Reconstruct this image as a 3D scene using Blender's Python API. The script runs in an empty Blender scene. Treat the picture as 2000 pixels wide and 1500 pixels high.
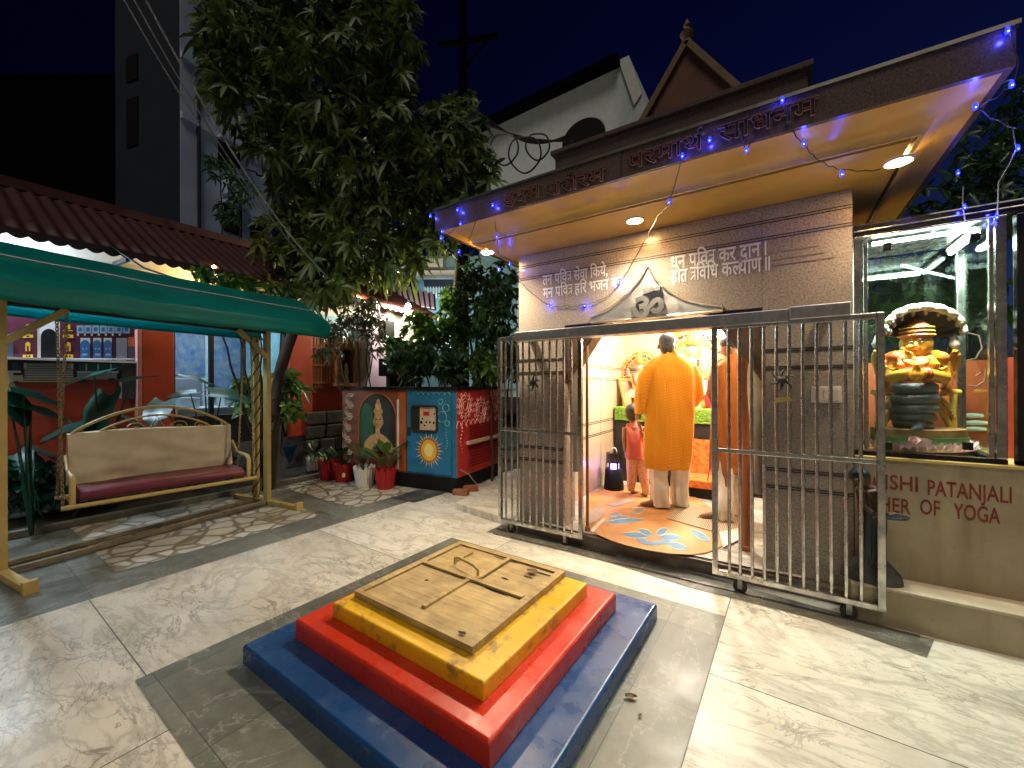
import bpy, bmesh, math, random
from mathutils import Vector, Matrix, noise
random.seed(7)
R = math.radians
S = bpy.context.scene
COL = S.collection

# ------------------------------------------------------------------ camera
FPX = 792.6                                   # focal length in pixels of a 2000 px wide frame
cam_d = bpy.data.cameras.new("camera")
cam_d.sensor_width = 36.0
cam_d.lens = FPX / 2000 * 36.0
cam_d.clip_start = 0.02
cam_d.clip_end = 500
CAM = bpy.data.objects.new("camera", cam_d)
COL.objects.link(CAM)
CAM.location = (0, 0, 1.4)
CAM.matrix_world = (Matrix.Translation((0, 0, 1.4)) @ Matrix.Rotation(R(33), 4, 'Z')
                    @ Matrix.Rotation(R(90.07), 4, 'X') @ Matrix.Rotation(R(-0.23), 4, 'Z'))
S.camera = CAM
CM = CAM.matrix_world.to_3x3().copy()
CO = Vector((0, 0, 1.4))

# ------------------------------------------------------------------ night sky, faint sun lamp, exposure
W = bpy.data.worlds.new("World")
S.world = W
W.use_nodes = True
nt = W.node_tree
bg = nt.nodes['Background']
sky = nt.nodes.new('ShaderNodeTexSky')
sky.sky_type = 'NISHITA'
sky.sun_disc = False
sky.sun_elevation = R(-5.0)
sky.sun_rotation = R(20)
sky.ozone_density = 4.6
nt.links.new(sky.outputs[0], bg.inputs[0])
bg.inputs[1].default_value = 0.8
sun_d = bpy.data.lights.new("sun", 'SUN')
sun_d.energy = 0.48
sun_d.angle = R(25)
sun_d.color = (1.0, 0.92, 0.76)
SUN = bpy.data.objects.new("sun", sun_d)
COL.objects.link(SUN)
# light falling from high behind the camera, to the right
SUN.rotation_euler = Vector((0.30, -0.55, 1.0)).to_track_quat('Z', 'Y').to_euler()
S.view_settings.view_transform = 'Standard'
S.view_settings.look = 'None'
S.view_settings.exposure = 0.8
S.view_settings.gamma = 1.0
S.cycles.max_bounces = 8
S.cycles.transparent_max_bounces = 16
S.cycles.sample_clamp_indirect = 6.0
S.cycles.caustics_reflective = False
S.cycles.caustics_refractive = False

# ------------------------------------------------------------------ pixel -> world helpers (survey of the photograph)
def ray(px, py):
    return CM @ Vector(((px - 1000) / FPX, -(py - 750) / FPX, -1))
def gz(px, py, z=0.0):
    d = ray(px, py); return CO + d * ((z - CO.z) / d.z)
def gy(px, py, Y):
    d = ray(px, py); return CO + d * (Y / d.y)
def gx(px, py, X):
    d = ray(px, py); return CO + d * (X / d.x)
def gd(px, py, dep):
    return CO + ray(px, py) * dep

# ------------------------------------------------------------------ mesh builder
class MB:
    def __init__(s):
        s.v = []; s.f = []; s.m = []
    def add(s, vs, fs, m=0, T=None):
        o = len(s.v)
        s.v += [tuple(T @ Vector(p)) if T is not None else tuple(p) for p in vs]
        s.f += [tuple(i + o for i in f) for f in fs]
        s.m += [m] * len(fs)
    def poly(s, pts, m=0):
        s.add(pts, [tuple(range(len(pts)))], m)
    def bx(s, x0, x1, y0, y1, z0, z1, m=0, T=None):
        v = [(x, y, z) for z in (z0, z1) for y in (y0, y1) for x in (x0, x1)]
        s.add(v, [(0, 2, 3, 1), (4, 5, 7, 6), (0, 1, 5, 4), (2, 6, 7, 3), (0, 4, 6, 2), (1, 3, 7, 5)], m, T)
    def beam(s, a, b, w, h, m=0, up=(0, 0, 1)):
        a = Vector(a); b = Vector(b); d = (b - a); L = d.length; d.normalize()
        x = d.cross(Vector(up))
        if x.length < 1e-4: x = d.cross(Vector((1, 0, 0)))
        x.normalize(); z = x.cross(d)
        T = Matrix((x, d, z)).transposed().to_4x4(); T.translation = a
        s.bx(-w / 2, w / 2, 0, L, -h / 2, h / 2, m, T)
    def loft(s, rings, m=0, closed=True, cap=True):
        n = len(rings[0]); vs = [p for r in rings for p in r]; fs = []
        for i in range(len(rings) - 1):
            for j in range(n if closed else n - 1):
                k = (j + 1) % n
                fs.append((i * n + j, i * n + k, (i + 1) * n + k, (i + 1) * n + j))
        if cap and closed:
            fs.append(tuple(range(n - 1, -1, -1)))
            fs.append(tuple(range((len(rings) - 1) * n, len(rings) * n)))
        s.add(vs, fs, m)
    def tube(s, pts, r, n=8, m=0, cap=True, closed=False):
        pts = [Vector(p) for p in pts]; N = len(pts)
        rs = r if isinstance(r, (list, tuple)) else [r] * N
        rings = []; x = None
        for i, p in enumerate(pts):
            if closed: d = pts[(i + 1) % N] - pts[i - 1]
            else: d = pts[min(i + 1, N - 1)] - pts[max(i - 1, 0)]
            if d.length < 1e-9: d = Vector((0, 0, 1))
            d.normalize()
            if x is None:
                x = d.cross(Vector((0, 0, 1)))
                if x.length < 1e-3: x = d.cross(Vector((1, 0, 0)))
            else:
                x = x - d * x.dot(d)
                if x.length < 1e-5: x = d.orthogonal()
            x.normalize(); y = d.cross(x)
            rings.append([p + (x * math.cos(2 * math.pi * k / n) + y * math.sin(2 * math.pi * k / n)) * rs[i] for k in range(n)])
        if closed: rings.append(rings[0])
        s.loft(rings, m, True, cap and not closed)
    def lathe(s, prof, c=(0, 0, 0), n=24, m=0, sx=1, sy=1, cap=True):
        c = Vector(c)
        rings = [[c + Vector((r * sx * math.cos(2 * math.pi * k / n), r * sy * math.sin(2 * math.pi * k / n), z)) for k in range(n)] for r, z in prof]
        s.loft(rings, m, True, cap)
    def ell(s, c, rad, m=0, nu=14, nv=9, T=None):
        c = Vector(c); rx, ry, rz = rad if isinstance(rad, (tuple, list)) else (rad,) * 3
        vs = [(0, 0, -rz)]; fs = []
        for i in range(1, nv):
            t = -math.pi / 2 + math.pi * i / nv
            for k in range(nu):
                a = 2 * math.pi * k / nu
                vs.append((rx * math.cos(t) * math.cos(a), ry * math.cos(t) * math.sin(a), rz * math.sin(t)))
        vs.append((0, 0, rz)); L = len(vs) - 1
        for k in range(nu):
            fs.append((0, 1 + (k + 1) % nu, 1 + k))
            fs.append((L, L - nu + k, L - nu + (k + 1) % nu))
        for i in range(nv - 2):
            for k in range(nu):
                a = 1 + i * nu + k; b = 1 + i * nu + (k + 1) % nu
                fs.append((a, b, b + nu, a + nu))
        if T is not None: vs = [T @ Vector(p) for p in vs]
        s.add([Vector(p) + c for p in vs], fs, m)
    def prism(s, pts, dvec, m=0, m2=None):
        pts = [Vector(p) for p in pts]; d = Vector(dvec); n = len(pts)
        vs = pts + [p + d for p in pts]
        s.add(vs, [tuple(range(n)), tuple(range(2 * n - 1, n - 1, -1))], m)
        s.add(vs, [(i + n, (i + 1) % n + n, (i + 1) % n, i) for i in range(n)], m if m2 is None else m2)
    def grid(s, fn, nu, nv, m=0):
        vs = [fn(i / nu, j / nv) for j in range(nv + 1) for i in range(nu + 1)]
        fs = [(j * (nu + 1) + i, j * (nu + 1) + i + 1, (j + 1) * (nu + 1) + i + 1, (j + 1) * (nu + 1) + i) for j in range(nv) for i in range(nu)]
        s.add(vs, fs, m)
    def mesh(s, name, mats, off=Vector((0, 0, 0)), smooth=None, fix=True):
        me = bpy.data.meshes.new(name)
        me.from_pydata([tuple(Vector(p) - off) for p in s.v], [], s.f)
        for q in (mats if isinstance(mats, (list, tuple)) else [mats]): me.materials.append(q)
        me.polygons.foreach_set('material_index', s.m)
        if fix:
            bm = bmesh.new(); bm.from_mesh(me)
            bmesh.ops.recalc_face_normals(bm, faces=bm.faces[:]); bm.to_mesh(me); bm.free()
        if smooth:
            me.polygons.foreach_set('use_smooth', [True] * len(me.polygons))
            if smooth < 180: me.set_sharp_from_angle(angle=R(smooth))
        me.update()
        return me
    def build(s, name, mats, parent=None, smooth=None, bevel=0, origin=None, fix=True, seg=2):
        off = Vector((0, 0, 0))
        if parent is not None: off = wloc(parent)
        if origin is not None: off = Vector(origin)
        o = bpy.data.objects.new(name, s.mesh(name, mats, off, smooth, fix))
        COL.objects.link(o)
        if parent is not None:
            o.parent = parent
            o.location = off - wloc(parent)
        else:
            o.location = off
        if bevel:
            b = o.modifiers.new('bevel', 'BEVEL'); b.width = bevel; b.segments = seg; b.limit_method = 'ANGLE'; b.angle_limit = R(40)
        return o

def wloc(o):
    v = Vector((0, 0, 0))
    while o is not None:
        v = v + Vector(o.location); o = o.parent
    return v
def tag(o, label, cat, group=None):
    o['label'] = label; o['category'] = cat
    if group: o['group'] = group
    return o
def thing(name, label, cat, loc=(0, 0, 0), group=None):
    o = bpy.data.objects.new(name, None); o.empty_display_size = 0.1
    COL.objects.link(o); o.location = loc
    return tag(o, label, cat, group)
def struct(o):
    o['kind'] = 'structure'; return o
def dup(root, loc, rotz=0.0, label=None):
    r = root.copy(); COL.objects.link(r); r.location = loc; r.rotation_euler = (0, 0, rotz)
    if label: r['label'] = label
    for ch in list(root.children):
        c = ch.copy(); COL.objects.link(c); c.parent = r
        for g in ch.children:
            d = g.copy(); COL.objects.link(d); d.parent = c
    return r
def lamp(name, kind, loc, energy, color, size=0.05, parent=None, **kw):
    d = bpy.data.lights.new(name, kind); d.energy = energy; d.color = color
    if kind == 'AREA':
        d.shape = kw.get('shape', 'SQUARE'); d.size = size
        if 'size_y' in kw: d.size_y = kw['size_y']
    else: d.shadow_soft_size = size
    if kind == 'SPOT':
        d.spot_size = kw.get('spot', R(150)); d.spot_blend = kw.get('blend', 0.6)
    o = bpy.data.objects.new(name, d); COL.objects.link(o)
    if parent is not None: o.parent = parent; o.location = Vector(loc) - wloc(parent)
    else: o.location = loc
    if 'dir' in kw: o.rotation_euler = Vector(kw['dir']).to_track_quat('-Z', 'Y').to_euler()
    return o

# ------------------------------------------------------------------ text outlines (built-in font only)
_tc = {}
def text2d(txt, bold=0.0, outline=0.0):
    """font outline as 2-D mesh data of size 1: verts, faces, width"""
    k = (txt, bold, outline)
    if k in _tc: return _tc[k]
    c = bpy.data.curves.new('lettering', 'FONT'); c.body = txt; c.size = 1; c.offset = bold; c.resolution_u = 3
    if outline:
        c.fill_mode = 'NONE'; c.bevel_depth = outline; c.bevel_resolution = 0
    o = bpy.data.objects.new('lettering', c); COL.objects.link(o)
    bpy.context.view_layer.update()
    me = bpy.data.meshes.new_from_object(o.evaluated_get(bpy.context.evaluated_depsgraph_get()))
    vs = [tuple(v.co) for v in me.vertices]; fs = [tuple(p.vertices) for p in me.polygons]
    bpy.data.objects.remove(o); bpy.data.curves.remove(c); bpy.data.meshes.remove(me)
    x0 = min(v[0] for v in vs); x1 = max(v[0] for v in vs)
    _tc[k] = (vs, fs, x0, x1)
    return _tc[k]
def put_text(mb, txt, o, ux, uy, size, m=0, bold=0.0, outline=0.0, width=None, proud=0.002):
    """lay lettering on a plane: o = left end of base line, ux/uy unit vectors; returns width"""
    vs, fs, x0, x1 = text2d(txt, bold, outline)
    o = Vector(o); ux = Vector(ux).normalized(); uy = Vector(uy).normalized(); n = ux.cross(uy)
    sx = size if width is None else width / (x1 - x0)
    mb.add([o + ux * ((v[0] - x0) * sx) + uy * (v[1] * size) + n * (proud + v[2] * size) for v in vs], fs, m)
    return (x1 - x0) * sx
# ------------------------------------------------------------------ procedural materials
def _new(name):
    m = bpy.data.materials.new(name); m.use_nodes = True
    t = m.node_tree; b = t.nodes['Principled BSDF']
    return m, t, b
def L(t, a, b): t.links.new(a, b)
def nd(t, typ, **kw):
    n = t.nodes.new(typ)
    for k, v in kw.items():
        if k in n.inputs: n.inputs[k].default_value = v
        else: setattr(n, k, v)
    return n
def coords(t, kind='Object', scale=(1, 1, 1), rot=(0, 0, 0)):
    tc = t.nodes.new('ShaderNodeTexCoord'); mp = t.nodes.new('ShaderNodeMapping')
    mp.inputs['Scale'].default_value = scale; mp.inputs['Rotation'].default_value = rot
    L(t, tc.outputs[kind], mp.inputs[0]); return mp.outputs[0]
def ramp(t, fac, stops):
    r = t.nodes.new('ShaderNodeValToRGB'); e = r.color_ramp.elements
    while len(e) < len(stops): e.new(0.5)
    for i, (p, c) in enumerate(stops):
        e[i].position = p; e[i].color = (*c, 1) if len(c) == 3 else c
    L(t, fac, r.inputs[0]); return r.outputs[0]
def mixc(t, fac, a, b, mode='MIX'):
    m = t.nodes.new('ShaderNodeMix'); m.data_type = 'RGBA'; m.blend_type = mode
    for i, x in ((0, fac), (6, a), (7, b)):
        if hasattr(x, 'is_output'): L(t, x, m.inputs[i])
        elif i == 0: m.inputs[0].default_value = x
        else: m.inputs[i].default_value = (*x, 1)
    return m.outputs[2]
def noise_t(t, co, scale, detail=4, rough=0.55, dist=0.0):
    n = nd(t, 'ShaderNodeTexNoise', Scale=scale, Detail=detail, Roughness=rough, Distortion=dist)
    L(t, co, n.inputs['Vector']); return n.outputs['Fac']
def bump(t, b, h, strength=0.2, dist=0.01):
    n = nd(t, 'ShaderNodeBump', Strength=strength, Distance=dist)
    L(t, h, n.inputs['Height']); L(t, n.outputs[0], b.inputs['Normal'])
def pm(name, c, rough=0.6, metal=0.0, var=0.25, scale=6.0, bmp=0.15, bscale=60.0, c2=None, stretch=(1, 1, 1), spec=0.5, coat=0.0):
    """paint / stone / cloth with blotchy tone and fine relief"""
    m, t, b = _new(name)
    co = coords(t, 'Object', stretch)
    f = noise_t(t, co, scale, 6)
    d = c2 if c2 else tuple(x * (1 - var) for x in c)
    u = c if c2 else tuple(min(1, x * (1 + var * 0.5)) for x in c)
    L(t, ramp(t, f, [(0.3, d), (0.7, u)]), b.inputs['Base Color'])
    b.inputs['Roughness'].default_value = rough; b.inputs['Metallic'].default_value = metal
    b.inputs['Specular IOR Level'].default_value = spec; b.inputs['Coat Weight'].default_value = coat
    f2 = noise_t(t, co, bscale, 3)
    if bmp: bump(t, b, f2, bmp, 0.004)
    r = nd(t, 'ShaderNodeMapRange'); L(t, f, r.inputs[0]); r.inputs[3].default_value = max(0.02, rough - 0.08); r.inputs[4].default_value = min(1, rough + 0.1)
    L(t, r.outputs[0], b.inputs['Roughness'])
    return m
def emit(name, c, s):
    m, t, b = _new(name)
    b.inputs['Base Color'].default_value = (*[min(1, x) for x in c], 1)
    b.inputs['Emission Color'].default_value = (*c, 1); b.inputs['Emission Strength'].default_value = s
    return m
def granite(name, a, b_, c_, scale=90, rough=0.25):
    m, t, b = _new(name)
    co = coords(t)
    f = noise_t(t, co, scale, 5, 0.75)
    v = nd(t, 'ShaderNodeTexVoronoi', Scale=scale * 1.3); L(t, co, v.inputs['Vector'])
    s1 = ramp(t, f, [(0.36, c_), (0.47, a), (0.6, b_)])
    s2 = mixc(t, 0.35, s1, ramp(t, v.outputs['Distance'], [(0.12, c_), (0.4, b_)]), 'MIX')
    big = noise_t(t, co, 3, 4)
    L(t, mixc(t, 0.35, s2, ramp(t, big, [(0.3, tuple(x * 0.55 for x in a)), (0.7, b_)]), 'MULTIPLY'), b.inputs['Base Color'])
    b.inputs['Roughness'].default_value = rough
    bump(t, b, f, 0.06, 0.002)
    return m
def leaf(name, c, c2, rough=0.35, trans=0.25):
    m, t, b = _new(name)
    g = t.nodes.new('ShaderNodeNewGeometry')
    co = coords(t)
    f = noise_t(t, co, 4, 3)
    col = ramp(t, g.outputs['Random Per Island'], [(0.0, c2), (0.6, c), (1.0, tuple(min(1, x * 1.5) for x in c))])
    L(t, mixc(t, 0.5, col, ramp(t, f, [(0.3, c2), (0.7, c)])), b.inputs['Base Color'])
    b.inputs['Roughness'].default_value = rough
    tr = t.nodes.new('ShaderNodeBsdfTranslucent'); L(t, col, tr.inputs[0])
    mx = t.nodes.new('ShaderNodeMixShader'); mx.inputs[0].default_value = trans
    L(t, b.outputs[0], mx.inputs[1]); L(t, tr.outputs[0], mx.inputs[2])
    L(t, mx.outputs[0], t.nodes['Material Output'].inputs[0])
    return m
FLOOR_ROT = R(-1.8)
def marble_mat():
    m, t, b = _new('white_marble')
    co = coords(t)
    # each slab gets its own veining
    mp2 = coords(t, 'Object', (1, 1, 1), (0, 0, R(1.8)))
    br = nd(t, 'ShaderNodeTexBrick', Scale=1.0); br.offset = 0.0
    br.inputs['Mortar Size'].default_value = 0.0034; br.inputs['Brick Width'].default_value = 1.75; br.inputs['Row Height'].default_value = 1.555
    br.inputs['Color1'].default_value = (0, 0, 0, 1); br.inputs['Color2'].default_value = (1, 1, 1, 1)
    br.inputs['Mortar Smooth'].default_value = 0.3
    ad = nd(t, 'ShaderNodeVectorMath'); ad.operation = 'ADD'; L(t, mp2, ad.inputs[0]); ad.inputs[1].default_value = (0.345, -0.6, 0)
    L(t, ad.outputs[0], br.inputs['Vector'])
    sh = nd(t, 'ShaderNodeVectorMath'); sh.operation = 'SCALE'; L(t, br.outputs['Color'], sh.inputs[0]); sh.inputs['Scale'].default_value = 9.0
    off = nd(t, 'ShaderNodeVectorMath'); off.operation = 'ADD'; L(t, co, off.inputs[0]); L(t, sh.outputs[0], off.inputs[1])
    mp = nd(t, 'ShaderNodeMapping'); L(t, off.outputs[0], mp.inputs[0]); mp.inputs['Rotation'].default_value = (0, 0, R(28)); mp.inputs['Scale'].default_value = (1.9, 4.2, 1)
    def vein(scale, width, detail, dist):
        f = noise_t(t, mp.outputs[0], scale, detail, 0.6, dist)
        a = nd(t, 'ShaderNodeMath'); a.operation = 'SUBTRACT'; L(t, f, a.inputs[0]); a.inputs[1].default_value = 0.5
        c = nd(t, 'ShaderNodeMath'); c.operation = 'ABSOLUTE'; L(t, a.outputs[0], c.inputs[0])
        return ramp(t, c.outputs[0], [(0.0, (1, 1, 1)), (width, (0, 0, 0))])
    v1 = vein(1.3, 0.022, 8, 1.5); v2 = vein(3.2, 0.016, 6, 1.0); v3 = vein(0.7, 0.05, 6, 1.2)
    mask = noise_t(t, co, 1.6, 3); mask2 = noise_t(t, co, 2.3, 3)
    base = ramp(t, noise_t(t, mp.outputs[0], 1.1, 6), [(0.3, (0.64, 0.605, 0.54)), (0.5, (0.78, 0.745, 0.675)), (0.75, (0.83, 0.80, 0.73))])
    k1 = mixc(t, 1.0, v1, ramp(t, mask, [(0.40, (0, 0, 0)), (0.60, (0.85, 0.85, 0.85))]), 'MULTIPLY')
    k2 = mixc(t, 1.0, v2, ramp(t, mask2, [(0.42, (0, 0, 0)), (0.62, (0.7, 0.7, 0.7))]), 'MULTIPLY')
    c1 = mixc(t, k1, base, (0.16, 0.145, 0.125)); c2 = mixc(t, k2, c1, (0.22, 0.20, 0.17)); c3 = mixc(t, mixc(t, 0.5, v3, (0, 0, 0)), c2, (0.36, 0.34, 0.30))
    dirt = ramp(t, noise_t(t, co, 0.9, 5), [(0.35, (0.62, 0.6, 0.56)), (0.6, (1, 1, 1))])
    c4 = mixc(t, 0.6, c3, dirt, 'MULTIPLY')
    c4 = mixc(t, 1.0, c4, ramp(t, br.outputs['Color'], [(0.0, (0.84, 0.83, 0.81)), (1.0, (1, 1, 1))]), 'MULTIPLY')
    foot = ramp(t, noise_t(t, co, 11, 5, .7), [(.60, (1, 1, 1)), (.75, (.80, .77, .72))]); c4 = mixc(t, .7, c4, foot, 'MULTIPLY')
    L(t, mixc(t, br.outputs['Fac'], c4, (0.06, 0.055, 0.045)), b.inputs['Base Color'])
    r = ramp(t, noise_t(t, co, 5, 5), [(0.3, (0.30,) * 3), (0.7, (0.50,) * 3)])
    L(t, r, b.inputs['Roughness'])
    bump(t, b, noise_t(t, co, 30, 4), 0.05, 0.003)
    return m
def slate(name, c, grout=True, w=0.62, h=0.62, off=(0, 0, 0)):
    m, t, b = _new(name)
    co = coords(t); c2 = coords(t, 'Object', (1, 1, 1), (0, 0, R(1.8)))
    f = noise_t(t, co, 2.2, 7, 0.65); g = noise_t(t, co, 14, 6, 0.7)
    br = nd(t, 'ShaderNodeTexBrick', Scale=1.0); br.offset = 0.0
    br.inputs['Mortar Size'].default_value = 0.002; br.inputs['Brick Width'].default_value = w; br.inputs['Row Height'].default_value = h
    br.inputs['Color1'].default_value = (0.72,) * 3 + (1,); br.inputs['Color2'].default_value = (1.15,) * 3 + (1,)
    ad = nd(t, 'ShaderNodeVectorMath'); ad.operation = 'ADD'; L(t, c2, ad.inputs[0]); ad.inputs[1].default_value = off; L(t, ad.outputs[0], br.inputs['Vector'])
    k = mixc(t, 0.45, ramp(t, f, [(0.3, tuple(x * 0.6 for x in c)), (0.7, tuple(x * 1.25 for x in c))]), ramp(t, g, [(0.35, tuple(x * 0.6 for x in c)), (0.65, tuple(x * 1.3 for x in c))]))
    k = mixc(t, 1.0, k, br.outputs['Color'], 'MULTIPLY')
    a = nd(t, 'ShaderNodeMath'); a.operation = 'SUBTRACT'; L(t, noise_t(t, co, 1.3, 8, 0.7, 1.0), a.inputs[0]); a.inputs[1].default_value = 0.5
    ab = nd(t, 'ShaderNodeMath'); ab.operation = 'ABSOLUTE'; L(t, a.outputs[0], ab.inputs[0])
    k = mixc(t, ramp(t, ab.outputs[0], [(0.0, (0.45,) * 3), (0.012, (0, 0, 0))]), k, (0.42, 0.41, 0.38))
    L(t, mixc(t, br.outputs['Fac'], k, (0.05, 0.05, 0.045)), b.inputs['Base Color'])
    L(t, ramp(t, f, [(0.3, (0.3,) * 3), (0.7, (0.55,) * 3)]), b.inputs['Roughness'])
    bump(t, b, g, 0.12, 0.004)
    return m
def crazy():
    m, t, b = _new('crazy_paving')
    co = coords(t, 'Object', (6.2, 6.2, 1))
    wn = nd(t, 'ShaderNodeTexNoise', Scale=0.8, Detail=2.0); L(t, co, wn.inputs['Vector'])
    mx = mixc(t, 0.12, co, wn.outputs['Color'])
    ve = nd(t, 'ShaderNodeTexVoronoi', Scale=1.0); ve.feature = 'DISTANCE_TO_EDGE'; L(t, mx, ve.inputs['Vector'])
    vc = nd(t, 'ShaderNodeTexVoronoi', Scale=1.0); L(t, mx, vc.inputs['Vector'])
    wn2 = nd(t, 'ShaderNodeTexWhiteNoise'); L(t, vc.outputs['Position'], wn2.inputs['Vector'])
    st = ramp(t, wn2.outputs['Value'], [(0.0, (0.34, 0.31, 0.26)), (0.5, (0.48, 0.45, 0.38)), (1.0, (0.60, 0.57, 0.50))])
    st = mixc(t, 0.4, st, ramp(t, noise_t(t, co, 2, 5), [(0.3, (0.3, 0.28, 0.24)), (0.7, (0.6, 0.57, 0.5))]))
    e = ramp(t, ve.outputs['Distance'], [(0.06, (0, 0, 0)), (0.11, (1, 1, 1))])
    L(t, mixc(t, e, (0.20, 0.165, 0.115), st), b.inputs['Base Color'])
    b.inputs['Roughness'].default_value = 0.5
    bump(t, b, e, 0.35, 0.006)
    return m
def worn_paint(name, c, chip, amt=0.56, rough=0.28, dirt=0.4, scale=7):
    m, t, b = _new(name)
    co = coords(t)
    n1 = noise_t(t, co, scale, 8, 0.65); n2 = noise_t(t, co, 2.5, 6, 0.6); n3 = noise_t(t, co, 45, 4, 0.7)
    base = ramp(t, n2, [(0.3, tuple(x * 0.72 for x in c)), (0.65, c)])
    k = mixc(t, ramp(t, n1, [(amt, (0, 0, 0)), (amt + 0.1, (dirt,) * 3)]), base, chip)
    k = mixc(t, ramp(t, n3, [(0.68, (0, 0, 0)), (0.74, (0.5,) * 3)]), k, chip)
    g = t.nodes.new('ShaderNodeNewGeometry'); sx = t.nodes.new('ShaderNodeSeparateXYZ'); L(t, g.outputs['Normal'], sx.inputs[0])
    up = ramp(t, sx.outputs['Z'], [(0.85, (0, 0, 0)), (0.98, (1, 1, 1))])
    du = mixc(t, 1.0, up, ramp(t, noise_t(t, co, 5.5, 9, 0.72), [(0.50, (0, 0, 0)), (0.76, (0.22,) * 3)]), 'MULTIPLY')
    k = mixc(t, du, k, tuple(x * .55 + .16 for x in c))
    sc = nd(t, 'ShaderNodeTexNoise', Scale=3.0, Detail=3.0); L(t, coords(t, 'Object', (2.2, 34, 2.2), (0, 0, .5)), sc.inputs['Vector'])
    k = mixc(t, ramp(t, sc.outputs['Fac'], [(0.71, (0, 0, 0)), (0.74, (0.25,) * 3)]), k, tuple(min(1, x * .6 + .22) for x in c))
    L(t, k, b.inputs['Base Color'])
    L(t, ramp(t, n1, [(0.35, (rough,) * 3), (0.7, (min(1, rough + 0.25),) * 3)]), b.inputs['Roughness'])
    bump(t, b, noise_t(t, co, 18, 5), 0.10, 0.004)
    return m
def wood(name, a, b_, stretch=(30, 2.0, 30), rough=0.6):
    m, t, b = _new(name)
    co = coords(t, 'Object', stretch); c1 = coords(t)
    f = noise_t(t, co, 1.5, 8, 0.65, 0.4); g = noise_t(t, c1, 5, 6, 0.7)
    k = mixc(t, 0.45, ramp(t, f, [(0.3, a), (0.7, b_)]), ramp(t, g, [(0.35, a), (0.65, b_)]))
    sp = noise_t(t, c1, 26, 4, 0.7)
    k = mixc(t, ramp(t, sp, [(0.66, (0, 0, 0)), (0.72, (0.75,) * 3)]), k, (0.05, 0.04, 0.025))
    L(t, k, b.inputs['Base Color']); b.inputs['Roughness'].default_value = rough
    bump(t, b, f, 0.25, 0.004)
    return m
def steel(name, c=(0.62, 0.60, 0.56), rough=0.2, var=0.35):
    m, t, b = _new(name)
    co = coords(t, 'Object', (5, 5, 5)); f = noise_t(t, co, 2.5, 6, 0.6)
    L(t, ramp(t, f, [(0.3, tuple(x * (1 - var) for x in c)), (0.65, c)]), b.inputs['Base Color'])
    b.inputs['Metallic'].default_value = 1.0
    L(t, ramp(t, f, [(0.3, (rough + 0.18,) * 3), (0.7, (rough,) * 3)]), b.inputs['Roughness'])
    return m
def glass_mat(name, tint=(0.9, 0.97, 0.95), refl=0.06):
    m, t, b = _new(name)
    tr = t.nodes.new('ShaderNodeBsdfTransparent'); tr.inputs[0].default_value = (*tint, 1)
    gl = t.nodes.new('ShaderNodeBsdfGlossy'); gl.inputs['Roughness'].default_value = 0.02
    fr = nd(t, 'ShaderNodeLayerWeight', Blend=0.5)
    pw = nd(t, 'ShaderNodeMath'); pw.operation = 'POWER'; L(t, fr.outputs['Facing'], pw.inputs[0]); pw.inputs[1].default_value = 4.0
    ma = nd(t, 'ShaderNodeMath'); ma.operation = 'MULTIPLY_ADD'; L(t, pw.outputs[0], ma.inputs[0]); ma.inputs[1].default_value = 0.35; ma.inputs[2].default_value = refl * .5
    mx = t.nodes.new('ShaderNodeMixShader'); L(t, ma.outputs[0], mx.inputs[0]); L(t, tr.outputs[0], mx.inputs[1]); L(t, gl.outputs[0], mx.inputs[2])
    L(t, mx.outputs[0], t.nodes['Material Output'].inputs[0])
    return m
def weave(name, c, c2, scale=13, rough=0.85):
    """cloth with a small diagonal weave"""
    m, t, b = _new(name)
    co = coords(t, 'Object', (1, 1, 1))
    w1 = nd(t, 'ShaderNodeTexWave', Scale=scale, Distortion=0.6); w1.bands_direction = 'DIAGONAL'; L(t, co, w1.inputs['Vector'])
    w2 = nd(t, 'ShaderNodeTexWave', Scale=scale, Distortion=0.6); w2.bands_direction = 'DIAGONAL'
    L(t, coords(t, 'Object', (-1, 1, 1)), w2.inputs['Vector'])
    k = mixc(t, 1.0, w1.outputs['Fac'] if 'Fac' in w1.outputs else w1.outputs[1], w2.outputs['Fac'] if 'Fac' in w2.outputs else w2.outputs[1], 'MULTIPLY')
    f = noise_t(t, co, 3, 5)
    col = mixc(t, ramp(t, k, [(0.25, (0, 0, 0)), (0.6, (1, 1, 1))]), c, c2)
    L(t, mixc(t, 0.25, col, ramp(t, f, [(0.3, c2), (0.7, c)])), b.inputs['Base Color'])
    b.inputs['Roughness'].default_value = rough; b.inputs['Sheen Weight'].default_value = 0.2
    bump(t, b, noise_t(t, coords(t, 'Object', (11, 11, 2.6)), 1.0, 4, .5, .6), 0.75, 0.05)
    return m
def spots(name, c, c2, scale=38):
    m, t, b = _new(name)
    co = coords(t)
    v = nd(t, 'ShaderNodeTexVoronoi', Scale=scale); L(t, co, v.inputs['Vector'])
    L(t, mixc(t, ramp(t, v.outputs['Distance'], [(0.22, (1, 1, 1)), (0.30, (0, 0, 0))]), c, c2), b.inputs['Base Color'])
    b.inputs['Roughness'].default_value = 0.85
    return m

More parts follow.
